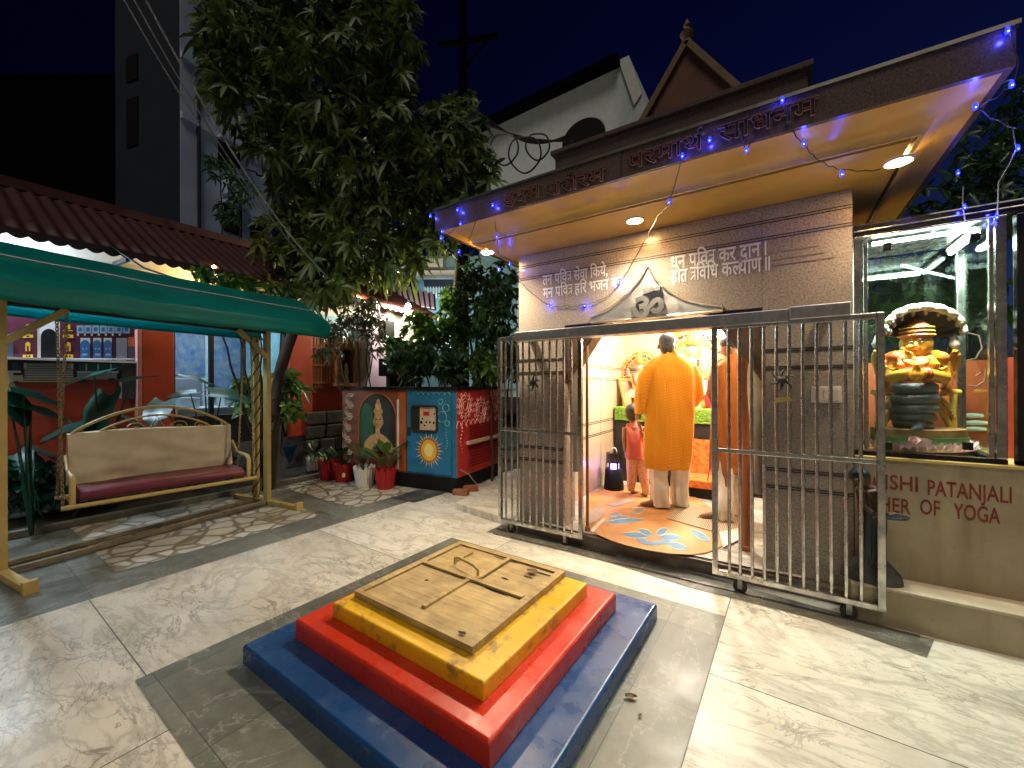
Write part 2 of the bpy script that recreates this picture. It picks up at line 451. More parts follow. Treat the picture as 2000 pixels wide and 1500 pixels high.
M = {}
M['marble'] = marble_mat()
M['slate'] = slate('grey_slate', (0.155, 0.16, 0.135))
M['slate_blue'] = slate('blue_grey_slate', (0.115, 0.125, 0.14), w=1.2, h=1.0)
M['slate_dark'] = slate('dark_slate', (0.06, 0.065, 0.07), w=0.6, h=0.6)
M['crazy'] = crazy()
M['soil'] = pm('damp_soil', (0.035, 0.028, 0.02), 0.95, var=0.6, scale=9, bmp=0.8, bscale=25)
M['ground'] = pm('dark_ground', (0.05, 0.05, 0.045), 0.9, var=0.4, bmp=0.3, bscale=20)
M['granite'] = granite('pink_granite', (0.36, 0.305, 0.26), (0.58, 0.505, 0.44), (0.085, 0.07, 0.062), 75)
M['granite_dk'] = granite('brown_granite', (0.13, 0.085, 0.07), (0.23, 0.16, 0.13), (0.035, 0.025, 0.025))
M['groove'] = pm('groove_shadow_line', (0.04, 0.032, 0.027), 0.7, bmp=0)
M['gold'] = pm('ochre_gloss_paint', (0.76, 0.46, 0.10), 0.3, var=0.18, scale=3, bmp=0.05, bscale=12)
M['gold_lt'] = pm('cream_gloss_paint', (0.68, 0.48, 0.17), 0.25, var=0.15, scale=3, bmp=0.05, bscale=12)
M['brown_strip'] = pm('brown_strip', (0.10, 0.065, 0.035), 0.5)
M['plinth'] = pm('grimy_plinth_stone', (0.20, 0.175, 0.135), 0.4, var=0.5, scale=5, bmp=0.2, bscale=30)
M['steel'] = steel('stainless_steel', (0.70, 0.68, 0.64), 0.17, .5)
M['steel_dk'] = steel('dark_stainless_steel', (0.36, 0.35, 0.33), 0.16, 0.5)
M['steel_warm'] = steel('stained_stainless_steel', (0.60, 0.55, 0.45), 0.28)
M['plaque'] = steel('brushed_plaque_steel', (0.74, 0.74, 0.75), 0.34, 0.15)
M['iron'] = pm('black_iron', (0.02, 0.02, 0.02), 0.5, var=0.4)
M['rubber'] = pm('black_rubber', (0.02, 0.019, 0.018), 0.6)
M['white'] = pm('white_paint', (0.78, 0.77, 0.74), 0.6, var=0.12)
M['letter'] = pm('white_letter_paint', (0.85, 0.85, 0.84), 0.5, var=0.05, bmp=0)
M['letter_red'] = pm('red_letter_paint', (0.25, 0.032, 0.022), 0.7, var=0.5, scale=55, bmp=0)
M['letter_fascia'] = pm('faded_red_letter_line', (0.40, 0.23, 0.19), 0.6, var=0.2, bmp=0)
M['om'] = steel('darker_raised_steel', (0.34, 0.34, 0.35), 0.38, 0.2)
M['p_blue'] = worn_paint('blue_gloss_paint', (0.010, 0.060, 0.21), (0.26, 0.30, 0.34), 0.64, 0.2, 0.5, 8)
M['p_red'] = worn_paint('red_gloss_paint', (0.62, 0.034, 0.012), (0.34, 0.10, 0.07), 0.64, 0.2, 0.5, 8)
M['p_yel'] = worn_paint('yellow_gloss_paint', (0.80, 0.44, 0.008), (0.20, 0.13, 0.05), 0.54, 0.3, 0.75, 9)
M['hatch'] = wood('weathered_tan_wood', (0.17, 0.105, 0.038), (0.58, 0.42, 0.18), (2.0, 26, 26))
M['yellow_metal'] = worn_paint('yellow_painted_metal', (0.56, 0.40, 0.13), (0.25, 0.17, 0.07), 0.62, 0.35, 0.5, 11)
M['teal'] = pm('teal_tarpaulin', (0.006, 0.17, 0.14), 0.32, var=0.2, scale=4, bmp=0.3, bscale=14)
M['tan_cloth'] = pm('tan_canvas', (0.72, 0.62, 0.44), 0.85, var=0.2, scale=4, bmp=0.35, bscale=22)
M['maroon'] = pm('maroon_vinyl', (0.14, 0.014, 0.03), 0.42, var=0.25, bmp=0.2, bscale=30)
M['rust_chain'] = pm('old_chain_metal', (0.28, 0.21, 0.11), 0.45, 0.7, var=0.4)
M['red_wall'] = pm('red_wall_paint', (0.40, 0.045, 0.018), 0.55, var=0.2, scale=3)
M['red_pillar'] = pm('vermilion_wall_paint', (0.52, 0.065, 0.022), 0.5, var=0.15, scale=3)
M['cream_wall'] = pm('cream_wall_paint', (0.72, 0.66, 0.56), 0.7, var=0.12)
M['pink_wall'] = pm('pink_wall_paint', (0.55, 0.23, 0.20), 0.6, var=0.2)
M['lilac_wall'] = pm('lilac_wall_paint', (0.50, 0.38, 0.50), 0.6, var=0.15)
M['sky_wall'] = pm('sky_blue_wall_paint', (0.28, 0.52, 0.60), 0.6, var=0.2)
M['white_wall'] = pm('white_house_paint', (0.60, 0.66, 0.68), 0.8, var=0.12)
M['blue_wall'] = pm('shade_darkened_tower_blue', (0.012, 0.02, 0.042), 0.8, var=0.2, scale=1)  # colour lowered to stand in for the weaker light on the tower
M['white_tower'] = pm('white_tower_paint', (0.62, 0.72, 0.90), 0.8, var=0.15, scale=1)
M['roof_red'] = pm('dark_red_sheet_roof', (0.055, 0.010, 0.011), 0.6, var=0.35, scale=2.5)
M['black'] = pm('black_paint', (0.008, 0.008, 0.008), 0.7, spec=0.2)
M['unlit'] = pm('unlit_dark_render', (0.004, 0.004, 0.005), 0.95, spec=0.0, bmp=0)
M['black_gloss'] = pm('black_gloss_metal', (0.012, 0.012, 0.012), 0.12, var=0.2, bmp=0.03)
M['brick'] = pm('old_brick', (0.34, 0.12, 0.055), 0.8, var=0.45, scale=14, bmp=0.6, bscale=40)
M['bark'] = pm('grey_bark', (0.05, 0.038, 0.028), 0.9, var=0.5, scale=10, bmp=0.9, bscale=22, stretch=(1, 1, 0.35))
M['leaf_big'] = leaf('mango_leaf', (0.135, 0.185, 0.036), (0.028, 0.060, 0.014), 0.45)
M['leaf_lime'] = leaf('bright_shrub_leaf', (0.11, 0.22, 0.03), (0.025, 0.075, 0.016))
M['leaf_dk'] = leaf('dark_shrub_leaf', (0.06, 0.14, 0.035), (0.010, 0.028, 0.012))
M['leaf_teal'] = leaf('elephant_ear_leaf', (0.012, 0.075, 0.050), (0.006, 0.040, 0.030), 0.3, 0.15)
M['leaf_grey'] = leaf('olive_grey_leaf', (0.10, 0.11, 0.055), (0.045, 0.055, 0.03))
M['leaf_pot'] = leaf('pot_plant_leaf', (0.07, 0.12, 0.025), (0.09, 0.045, 0.05))
M['grass'] = leaf('artificial_turf', (0.10, 0.26, 0.02), (0.045, 0.15, 0.012), 0.7)
M['skin'] = pm('brown_skin', (0.30, 0.145, 0.080), 0.5, var=0.12, bmp=0.1)
M['hair'] = pm('black_hair', (0.022, 0.020, 0.022), 0.55, var=0.5, scale=40, bmp=0.6, bscale=120)
M['hair_grey'] = pm('greying_black_hair', (0.055, 0.052, 0.055), 0.55, var=0.7, scale=30, bmp=0.6, bscale=120)
M['kurta'] = weave('orange_kurta_cotton', (0.86, 0.37, 0.010), (0.66, 0.24, 0.004), 21)
M['kurta_dk'] = weave('shade_darkened_orange_cotton', (0.46, 0.15, 0.015), (0.36, 0.10, 0.010), 21)  # the orange with shade put into its colour; the cloth strip shares it
M['pyjama'] = pm('cream_cotton', (0.80, 0.77, 0.70), 0.9, var=0.14, bmp=0.4, bscale=18)
M['coral'] = pm('coral_vest_cotton', (0.58, 0.14, 0.11), 0.85, var=0.2, bmp=0.3, bscale=18)
M['dots'] = spots('peach_dotted_cotton', (0.66, 0.36, 0.24), (0.30, 0.10, 0.09))
M['glass'] = glass_mat('clear_glass')
M['glass_dk'] = glass_mat('window_glass', (0.8, 0.88, 0.9))
M['wire'] = pm('thin_dark_wire', (0.05, 0.035, 0.03), 0.6, bmp=0)
M['wire_lt'] = pm('pale_cable', (0.42, 0.40, 0.37), 0.6, bmp=0)
M['wire_bk'] = pm('black_cable', (0.008, 0.008, 0.009), 0.5, bmp=0)
# ------------------------------------------------------------------ courtyard floor
CF, SF = math.cos(R(1.8)), math.sin(R(1.8))
def F(u, v, z=0.0): return (u * CF + v * SF, -u * SF + v * CF, z)
def sheet(name, u0, u1, v0, v1, z, m, holes=None):
    b = MB(); b.poly([F(u0, v0, z), F(u1, v0, z), F(u1, v1, z), F(u0, v1, z)])
    return struct(b.build(name, m, fix=False))
b = MB(); b.poly([(-60, -40, -0.03), (60, -40, -0.03), (60, 80, -0.03), (-60, 80, -0.03)])
struct(b.build('ground', M['ground'], fix=False))
sheet('marble_floor', -3.80, 4.5, -3.0, 5.6, 0.0, M['marble'])
sheet('slate_floor', -6.0, -3.80, -3.0, 5.2, 0.0, M['slate'])
sheet('slate_border', -2.575, -0.345, 0.56, 2.73, 0.004, M['slate'])
sheet('crazy_paving', -5.86, -4.18, 0.80, 2.42, 0.004, M['crazy'])
sheet('crazy_paving', -5.86, -4.12, 2.76, 3.92, 0.004, M['crazy'])
sheet('dark_slate_floor', -4.10, -3.70, 3.28, 4.0, 0.008, M['slate_dark'])
# planting bed along the building
b = MB()
random.seed(3)
b.grid(lambda i, j: F(-7.2 + 1.34 * i, -2.5 + 7.4 * j, 0.10 * min(1, (1 - i) * 8) * (0.6 + 0.8 * noise.noise(Vector((i * 4, j * 14, 0)))) + (-0.01 if i > .99 else 0.0)), 16, 60)
struct(b.build('planting_bed', M['soil'], smooth=180))
b = MB(); b.bx(-0.035, 0.035, 0, 5.0, 0, 0.07, 0, Matrix.Translation(F(-5.9, 0.2)) @ Matrix.Rotation(R(-1.8), 4, 'Z'))
tag(b.build('bed_kerb', M['plinth'], bevel=0.008), 'low dark kerb along the planting bed behind the swing', 'kerb')
# marble landing left of the shrine gate
b = MB()
q = [(-3.02, 3.47), (-2.10, 3.31), (-2.10, 5.4), (-3.30, 5.4)]
b.prism([(x, y, 0.0) for x, y in q], (0, 0, 0.075))
tag(b.build('landing_step', M['marble'], bevel=0.006), 'low white marble landing beside the painted generator cabinet', 'step')
# unseen plain wall, added behind the viewpoint to give the steel bright reflections
b = MB(); T = Matrix.Translation((1.75, -3.1, 0)) @ Matrix.Rotation(R(33), 4, 'Z'); b.bx(-8, 8, -.2, 0, 0, 3.4, 0, T); b.bx(-8.1, 8.1, -.26, .06, 3.4, 3.55, 0, T)
tag(b.build('added_reflection_wall', M['cream_wall'], origin=(1.75, -3.1, 0)), 'plain cream wall added out of view to brighten reflections in the steel gates', 'wall')
# ------------------------------------------------------------------ shrine building
WY = 3.34; XL, XR = -2.086, 0.415; OL, OR = -1.60, -0.075; ZT = 2.64; ZD = 1.93; ZF = 0.11; YB = 6.00
M['int_tile'] = granite('beige_wall_tile', (0.62, 0.50, 0.36), (0.74, 0.62, 0.46), (0.42, 0.30, 0.19), 70, 0.3)
shrine = thing('shrine_building', 'small granite shrine with deep ochre eave and white verses above its doorway', 'shrine', (-0.83, 4.5, 0))
b = MB()
b.bx(XL, OL, WY, WY + .22, 0, ZT); b.bx(OR, XR, WY, WY + .22, 0, ZT); b.bx(OL, OR, WY, WY + .22, ZD, ZT)
b.bx(XL, XL + .2, WY + .22, YB + .2, 0, ZT); b.bx(XR - .2, XR, WY + .22, YB + .2, 0, ZT); b.bx(XL + .2, XR - .2, YB, YB + .2, 0, ZT)
wall = b.build('wall', M['granite'], shrine, bevel=0.004)
b = MB()
for z in (2.518, 2.403):
    for dz in (0.0, 0.018): b.bx(XL - .002, XR + .002, WY - .003, WY + .01, z + dz - .003, z + dz + .003)
for z in (1.62, 1.50, 0.80, 0.68):
    for x0, x1 in ((XL, OL), (OR, XR)):
        for dz in (0, .016): b.bx(x0, x1, WY - .003, WY + .01, z + dz - .004, z + dz + .004)
b.build('wall_grooves', M['groove'], shrine)
# interior lining, grooves, ceiling
b = MB(); IX0, IX1 = -1.85, 0.14
b.bx(IX0 - .03, IX0, WY + .225, YB - .02, ZF, 2.45); b.bx(IX1, IX1 + .03, WY + .225, YB - .02, ZF, 2.45); b.bx(IX0, IX1, YB - .03, YB - .001, ZF, 2.45)
b.build('inner_wall', M['int_tile'], shrine)
b = MB()
for z in (1.60, 1.45, 0.92, 0.77):
    for dz in (0, .02):
        b.bx(IX0 - .002, IX0 + .003, WY + .23, YB - .03, z + dz - .004, z + dz + .004); b.bx(IX0, IX1, YB - .033, YB - .028, z + dz - .004, z + dz + .004)
for y in (4.1, 4.9): b.bx(IX0 - .002, IX0 + .003, y - .002, y + .002, ZF, 2.45)
b.build('inner_wall_grooves', M['groove'], shrine)
b = MB(); b.bx(IX0 - .05, IX1 + .05, WY + .2, YB, 2.45, 2.5); b.build('ceiling', M['white'], shrine)
b = MB(); b.bx(XL + .02, XR - .02, 3.27, WY, 0, ZF - .012); b.bx(XL + .02, XR - .02, WY, YB, 0, ZF - .004)
b.build('plinth', M['plinth'], shrine, bevel=0.006)
b = MB(); b.bx(OL - .15, OR + .2, 3.262, 3.30, ZF - .035, ZF - .008); b.build('threshold', M['granite_dk'], shrine, bevel=0.006)
b = MB(); b.poly([(IX0, 3.3, ZF), (IX1, 3.3, ZF), (IX1, YB - .03, ZF), (IX0, YB - .03, ZF)]); b.build('inner_floor', M['marble'], shrine, fix=False)
# corbels in the head of the doorway
for sx, xx in ((1, OL), (-1, OR)):
    b = MB()
    P = [(xx, WY + .01, ZD + .0), (xx + sx * .42, WY + .01, ZD), (xx + sx * .34, WY + .01, ZD - .02), (xx + sx * .10, WY + .01, ZD - .36), (xx + sx * .02, WY + .01, ZD - .50), (xx, WY + .01, ZD - .52)]
    b.prism(P, (0, .19, 0)); 
    for k in range(3):
        o = 0.05 + k * .05
        b.beam((xx + sx * (.04 + o * 0.2), WY + .0, ZD - .46 + o), (xx + sx * (.32 - o * 0.3), WY + .0, ZD - .03), .012, .02)
    b.build('corbel', M['granite_dk'], shrine)
# roof slab with fascia, cove and soffit
RX0, RX1, RY0, RY1 = -2.47, 0.855, 2.59, 6.7
def rr(d, z): return [(RX0 + d, RY0 + d, z), (RX1 - d, RY0 + d, z), (RX1 - d, RY1 - d, z), (RX0 + d, RY1 - d, z)]
b = MB(); b.loft([rr(.03, 2.735), rr(0, 2.735), rr(0, 2.905), rr(.2, 2.905)], 0, True, False); b.build('fascia', M['granite_dk'], shrine)
b = MB(); b.loft([rr(-.012, 2.903), rr(-.012, 2.922), rr(.03, 2.922), rr(.03, 2.903)], 0, True, False); b.build('fascia_capping', M['steel_warm'], shrine)
b = MB(); b.bx(RX0 + .19, RX1 - .19, RY0 + .19, RY1 - .19, 2.86, 2.915); b.build('roof', M['plinth'], shrine)
b = MB(); pr = [(.03 + .195 * math.sin(t * math.pi / 2 / 8), 2.735 - .085 * (1 - math.cos(t * math.pi / 2 / 8))) for t in range(9)]
b.loft([rr(d, z) for d, z in pr], 0, True, False); b.build('eave_cove', M['gold'], shrine, smooth=40)
b = MB(); b.loft([rr(.225, 2.650), rr(.225, 2.643), rr(.245, 2.643), rr(.245, 2.665)], 0, True, False); b.build('eave_lip', M['gold_lt'], shrine)
b = MB(); b.loft([rr(.245, 2.666), rr(.268, 2.666)], 0, True, False); b.build('eave_groove', M['brown_strip'], shrine)
b = MB(); b.loft([rr(.268, 2.668), rr(.268, 2.64), rr(.80, 2.64)], 0, True, False); b.build('soffit', M['gold'], shrine)
# upper parapet
a0 = gy(1084, 312, 3.42); a1 = gy(1578, 152, 3.42)
b = MB(); b.bx(a0.x, a1.x, 3.42, 3.62, 2.9, a0.z + .03); b.bx(a0.x - .03, a1.x + .03, 3.38, 3.66, a0.z + .03, a0.z + .07)
b.build('parapet', M['granite_dk'], shrine, bevel=.006)
# brown gabled tower with finial
TY = 4.5
ap = gy(1342, 88, TY); bl = gy(1206, 268, TY); br_ = gy(1460, 172, TY)
hw = 1.36; zc = ap.z; zb = 2.92
M['spire'] = pm('brown_spire_plaster', (0.15, 0.055, 0.03), 0.7, var=0.4, scale=4)
M['spire_edge'] = pm('spire_edge_moulding', (0.20, 0.11, 0.055), 0.6, var=.3)
sp = thing('temple_spire', 'dark brown gabled spire with pot finial rising behind the shrine parapet', 'spire', (ap.x, TY, 2.92))
b = MB(); b.prism([(ap.x - hw, TY, zb), (ap.x + hw, TY, zb), (ap.x, TY, zc)], (0, 1.2, 0)); b.build('gable', M['spire'], sp)
b = MB()
for s in (-1, 1): b.beam((ap.x + s * (hw + .03), TY - .02, zb), (ap.x, TY - .02, zc + .02), .06, .06, up=(0, 1, 0))
b.build('gable_edge', M['spire_edge'], sp)
b = MB(); z0 = zc
b.lathe([(.03, z0 - .02), (.05, z0 + .02), (.03, z0 + .05), (.06, z0 + .09), (.07, z0 + .12), (.03, z0 + .16), (.02, z0 + .18), (.035, z0 + .20), (.003, z0 + .27)], (ap.x, TY, 0), 14)
b.build('finial', M['spire_edge'], sp, smooth=50)
b = MB()
for s in (-1, 1):
    for k in range(3): b.beam((ap.x + s * .06, TY - .006, zb + .30 + k * .16), (ap.x + s * (.24 - .05 * k), TY - .006, zb + .36 + k * .16), .025, .006, up=(0, 1, 0))
b.beam((ap.x, TY - .006, zb + .2), (ap.x, TY - .006, zb + .75), .03, .006, up=(0, 1, 0))
b.build('gable_ornament', M['spire_edge'], sp)

# ------------------------------------------------------------------ lettering (glyphs set one by one, conjuncts built up by hand)
UX, UZ = Vector((1, 0, 0)), Vector((0, 0, 1))
def deva(mb, toks, o, size, m=0, bold=0.018, outline=0.0, ux=UX, uy=UZ, space=0.26):
    """toks: list of strings / '_' blanks / 'TRA','LYA','REPH'"""
    o = Vector(o); x = 0.0; n = ux.cross(uy)
    def P(dx, dy): return o + ux * (x + dx * size) + uy * (dy * size) + n * .002
    def stroke(pts, w=.075):
        for a, c in zip(pts[:-1], pts[1:]):
            if outline:
                mb.tube([P(*a), P(*c)], outline * size, 4, m)
            else:
                mb.beam(P(*a), P(*c), w * size, .002, m, up=n)
    for tk in toks:
        if tk == '_': x += space * size; continue
        if tk == 'TRA':
            stroke([(-.02, .63), (.50, .63)]); stroke([(.36, .64), (.36, 0.0)]); stroke([(.36, .40), (.06, .40), (.06, .36)]); stroke([(.33, .26), (.04, .06)]); x += .46 * size; continue
        if tk == 'REPH':
            stroke([(-.18, .66), (-.22, .80), (-.12, .88), (-.05, .82)]); continue
        if tk == 'LYA':
            w = put_text(mb, 'ल', P(0, 0), ux, uy, size, m, bold, outline); x += w - .24 * size
            w = put_text(mb, 'य', P(0, 0), ux, uy, size, m, bold, outline); x += w; continue
        w = put_text(mb, tk, P(0, 0), ux, uy, size, m, bold, outline); x += w
    return x
def deva_fit(mb, toks, o, width, height, **k):
    t = MB(); w = deva(t, toks, (0, 0, 0), 1.0, **{q: v for q, v in k.items() if q != 'm'})
    sx = width / w; s = height
    o = Vector(o)
    mb.add([o + Vector((p[0] * sx, p[1], p[2] * s)) for p in t.v], t.f, k.get('m', 0))
LY = WY - .001
b = MB()
def line(toks, pl, pr_, h):
    A = gy(*pl, LY); B = gy(*pr_, LY)
    deva_fit(b, toks, (A.x, LY, A.z), B.x - A.x, h, bold=.016)
line(['तन', '_', 'प', 'िव', 'TRA', '_', 'सेवा', '_', 'िकये,'], (1060, 557), (1187, 546), .135)
line(['मन', '_', 'प', 'िव', 'TRA', '_', 'ह', 'िर', '_', 'भजन', '_', 'कर,'], (1061, 582), (1222, 570), .135)
line(['धन', '_', 'प', 'िव', 'TRA', '_', 'कर', '_', 'दान', '_', '।'], (1310, 526), (1497, 503), .15)
line(['होत', '_', 'TRA', 'िव', 'िध', '_', 'क', 'LYA', 'ाण', '_', '॥'], (1311, 553), (1504, 527), .15)
b.build('verse_lettering', M['letter'], shrine)
b = MB()
for zz, x0, x1 in ((520, 1500, 1630), (509, 1500, 1612), (495, 1500, 1600)):
    A = gy(1500, zz, LY); B = gy(x1, zz - 19, LY); b.bx(A.x, B.x, LY - .003, LY, A.z - .002, A.z + .002)
b.build('guide_lines', M['letter_fascia'], shrine)
# fascia lettering, outlined
b = MB(); FY = RY0 - .003
def fline(toks, pl, pr_, h):
    A = gy(*pl, FY); B = gy(*pr_, FY)
    deva_fit(b, toks, (A.x, FY, A.z), B.x - A.x, h, bold=.008, outline=.0085)
fline(['इदम'], (985, 404), (1058, 384), .145)
fline(['शरीरम'], (1066, 386), (1184, 352), .145)
fline(['परमा', 'थ', 'REPH'], (1226, 333), (1376, 287), .145)
fline(['साधनम'], (1402, 280), (1600, 228), .145)
b.build('fascia_lettering', M['letter_fascia'], shrine)
b = MB(); A = gy(1213, 330, FY); b.bx(A.x - .003, A.x + .003, FY - .002, FY + .01, 2.736, 2.904); b.build('fascia_joint', M['groove'], shrine)

# steel pediment plaque with the om sign
pts = [(1153, 640), (1153, 619), (1190, 603), (1229, 572), (1250, 548), (1265.5, 521), (1280, 546), (1304, 568), (1334, 584), (1370, 593), (1411, 596), (1413, 632)]
PP = [gy(x, y, WY - .03) for x, y in pts]; PP[0].z = PP[-1].z = 1.93; PP[0].x = PP[1].x; PP[-1].x = PP[-2].x
pq = thing('pediment_plaque', 'arched brushed steel plaque with raised om sign over the shrine doorway', 'plaque', (gy(1265, 600, WY).x, WY, 1.93))
b = MB(); b.prism([(p.x, WY - .022, p.z) for p in PP], (0, .02, 0)); b.build('panel', M['plaque'], pq)
b = MB(); b.tube([(p.x, WY - .024, p.z) for p in PP], .011, 6, 0, closed=True); b.build('rim', M['steel_warm'], pq, smooth=50)
A = gy(1265, 600, WY - .04)
vs, fs, x0, x1 = text2d('ॐ', .03); h = .245
t = MB(); zmin = min(v[1] for v in vs); zmax = max(v[1] for v in vs); k = h / (zmax - zmin)
for dy in (0,):
    o = Vector((A.x - (x1 - x0) * k * .5, WY - .07, gy(1265, 621, WY - .05).z))
    n0 = [Vector((o.x + (v[0] - x0) * k, WY - .062, o.z + (v[1] - zmin) * k)) for v in vs]
    t.add(n0, fs); 
    # side walls of the raised sign
    from collections import Counter
    ec = Counter(); ed = {}
    for f in fs:
        for i in range(len(f)):
            e = (f[i], f[(i + 1) % len(f)]); kk = tuple(sorted(e)); ec[kk] += 1; ed[kk] = e
    for kk, c in ec.items():
        if c == 1:
            a_, b_ = ed[kk]; p, q = n0[a_], n0[b_]; t.add([p, q, q + Vector((0, .04, 0)), p + Vector((0, .04, 0))], [(0, 1, 2, 3)])
om = t.build('om_sign', M['om'], pq)

# ------------------------------------------------------------------ eave downlights
dl = []
M['lamp_warm'] = emit('lit_warm_lamp_face', (1.0, 0.82, 0.50), 40)
for i, (px, py, lab) in enumerate(((952, 492, 'lit round downlight under the eave corner beside the foliage'), (1240, 430, 'lit round downlight above the om plaque, middle of the eave'), (1755, 315, 'lit round downlight at the eave end above the glass case'))):
    p = gz(px, py, 2.64)
    t = thing('ceiling_light', lab, 'downlight', (p.x, p.y, 2.64), 'downlights in the ochre eave')
    b = MB(); b.lathe([(.052, 2.639), (.060, 2.630), (.067, 2.632), (.070, 2.642)], (p.x, p.y, 0), 28, cap=False); b.build('trim', M['white'], t, smooth=50)
    b = MB(); b.lathe([(.001, 2.6325), (.053, 2.6325)], (p.x, p.y, 0), 28); b.build('lens', M['lamp_warm'], t)
    lamp('downlight_lamp', 'SPOT', (p.x, p.y, 2.622), (140, 100, 30)[i], (1.0, 0.83, 0.56), .06, t, spot=R(158), blend=.9, dir=(0, -.27, -1))

# ------------------------------------------------------------------ sliding steel gates
GY1, GY2 = 3.21, 3.11
def gate(name, label, Y, pxl, pxr, top, bot, mid, bars, wheels, post=.036):
    xl, xr = gy(pxl, 850, Y).x, gy(pxr, 850, Y).x
    g = thing(name, label, 'gate', ((xl + xr) / 2, Y, 0), 'sliding stainless steel gates of the shrine')
    b = MB(); d = post / 2
    b.bx(xl - d, xl + d, Y - d, Y + d, bot, top); b.bx(xr - d, xr + d, Y - d, Y + d, bot, top)
    b.bx(xl + d, xr - d, Y - d, Y + d, bot, bot + post); b.bx(xl + d, xr - d, Y - d, Y + d, top - post, top)
    b.build('frame', M['steel'], g, bevel=.004)
    b = MB(); b.bx(xl + d, xr - d, Y - .026, Y - .008, mid - .014, mid + .014); b.build('mid_rail', M['steel'], g, bevel=.004)
    for px in bars:
        x = gy(px, 950, Y).x
        b = MB(); b.tube([(x, Y, bot + post), (x, Y, top - post)], .0105, 8, cap=False); b.build('bar', M['steel'], g, smooth=60)
    for px in wheels:
        x = gy(px, 1040, Y).x
        b = MB()
        T = Matrix.Translation((x, Y, .042)) @ Matrix.Rotation(R(90), 4, 'X')
        pr = [(.014, -.012), (.042, -.012), (.034, -.004), (.034, .004), (.042, .012), (.014, .012)]
        rings = [[T @ Vector((r * math.cos(2 * math.pi * k / 18), r * math.sin(2 * math.pi * k / 18), z)) for k in range(18)] for r, z in pr]
        b.loft(rings + [rings[0]], 0, True, False)
        w = b.build('wheel', M['rubber'], g, smooth=40)
        b = MB(); b.bx(x - .014, x + .014, Y - .017, Y - .0135, .03, bot); b.bx(x - .014, x + .014, Y + .0135, Y + .017, .03, bot)
        b.tube([(x, Y - .02, .042), (x, Y + .02, .042)], .012, 8); b.build('fork', M['steel_dk'], w)
    return g, xl, xr
tL = gy(972, 660, GY1).z; tR = gy(1722, 610, GY2).z
gL, glx0, glx1 = gate('sliding_gate', 'narrower barred steel sliding gate at the left pier, beside the generator', GY1, 977, 1134, tL, .085, gy(1060, 843, GY1).z, (988, 1000, 1011, 1022.5, 1035, 1048, 1061, 1074.5, 1088.5, 1102, 1116.5), (1000, 1104))
gR, grx0, grx1 = gate('sliding_gate', 'wider barred steel sliding gate in front of the switch plate on the right pier', GY2, 1396, 1720, tR, .09, gy(1560, 890, GY2).z, (1424, 1445, 1468.6, 1493, 1517.6, 1542.6, 1569, 1596, 1623, 1652, 1681.6), (1445, 1657))
# gate ornaments
def ornament(px, py, Y, parent, s, m):
    c = gy(px, py, Y - .035); b = MB()
    for k in range(6):
        a = R(20 + 60 * k); tip = Vector((math.cos(a), 0, math.sin(a))) * s
        sd = Vector((-math.sin(a), 0, math.cos(a)))
        b.tube([c, c + tip * .45 + sd * s * .10, c + tip * .8 + sd * s * .05, c + tip * 1.0 - sd * s * .18], [s * .16, s * .14, s * .09, s * .02], 6)
    b.ell(c + Vector((0, -.008, 0)), (s * .34, .018, s * .34)); b.ell(c + Vector((0, -.022, s * .05)), (s * .16, .018, s * .2))
    b.build('ornament', m, parent, smooth=60)
ornament(1041, 748, GY1, gL, .075, M['iron'])
ornament(1527, 742, GY2, gR, .075, M['iron'])
b = MB(); c = gy(1529, 782, GY2 - .03); b.add([c + Vector((-.06, 0, -.02)), c + Vector((.055, 0, .0)), c + Vector((.035, 0, .022)), c + Vector((-.035, 0, .018))], [(0, 1, 2, 3)]); b.add([p for p in b.v], [(0, 1, 2, 3)])
b.v = [tuple(Vector(p) + (Vector((0, .004, 0)) if i >= 4 else Vector((0, 0, 0)))) for i, p in enumerate(b.v)]
b.build('ornament_tongue', M['yellow_metal'], gR)
# overhead track
M['steel_ch'] = steel('satin_steel_channel', (.80, .78, .73), .27, .45)
tr = thing('gate_track', 'steel overhead track box running above both sliding gates', 'gate track', (-.8, 3.16, 1.9))
A0 = gy(1012, 660, 3.16); A1 = gy(1658, 615, 3.16)
zt = gy(1012, 650, 3.14).z; zb_ = gy(1012, 668, 3.14).z
b = MB(); b.bx(A0.x, A1.x - .30, 3.09, 3.24, zb_, zt); b.build('channel', M['steel_ch'], tr, bevel=.006)
b = MB(); b.bx(A1.x - .298, A1.x, 3.085, 3.235, zb_ + .012, zt + .010); b.build('channel_extension', M['steel_ch'], tr, bevel=.006)
b = MB()
for x in (A0.x + .05, -.85, A1.x - .1): b.bx(x - .03, x + .03, 3.24, WY, zb_ + .02, zb_ + .06)
b.build('bracket', M['steel_dk'], tr)
# floor rail
b = MB(); b.bx(glx0 - .0, .66, 3.085, 3.097, .0, .012); b.bx(glx0 - .05, glx1 + .3, 3.205, 3.217, .0, .012)
tag(b.build('floor_rail', M['steel_dk']), 'thin steel rail set in the paving under the sliding gates', 'rail')
b = MB(); b.add([F(-2.4, 3.02, .003), F(-1.6, 3.08, .003), F(-.6, 2.98, .003), F(.1, 3.0, .003), F(.55, 2.9, .003), F(.62, 3.12, .003), F(-2.4, 3.4, .003)], [tuple(range(7))])
M['grime'] = slate('grimy_mortar', (0.13, 0.125, 0.105), w=3, h=3)
struct(b.build('mortar_strip', M['grime'], fix=False))
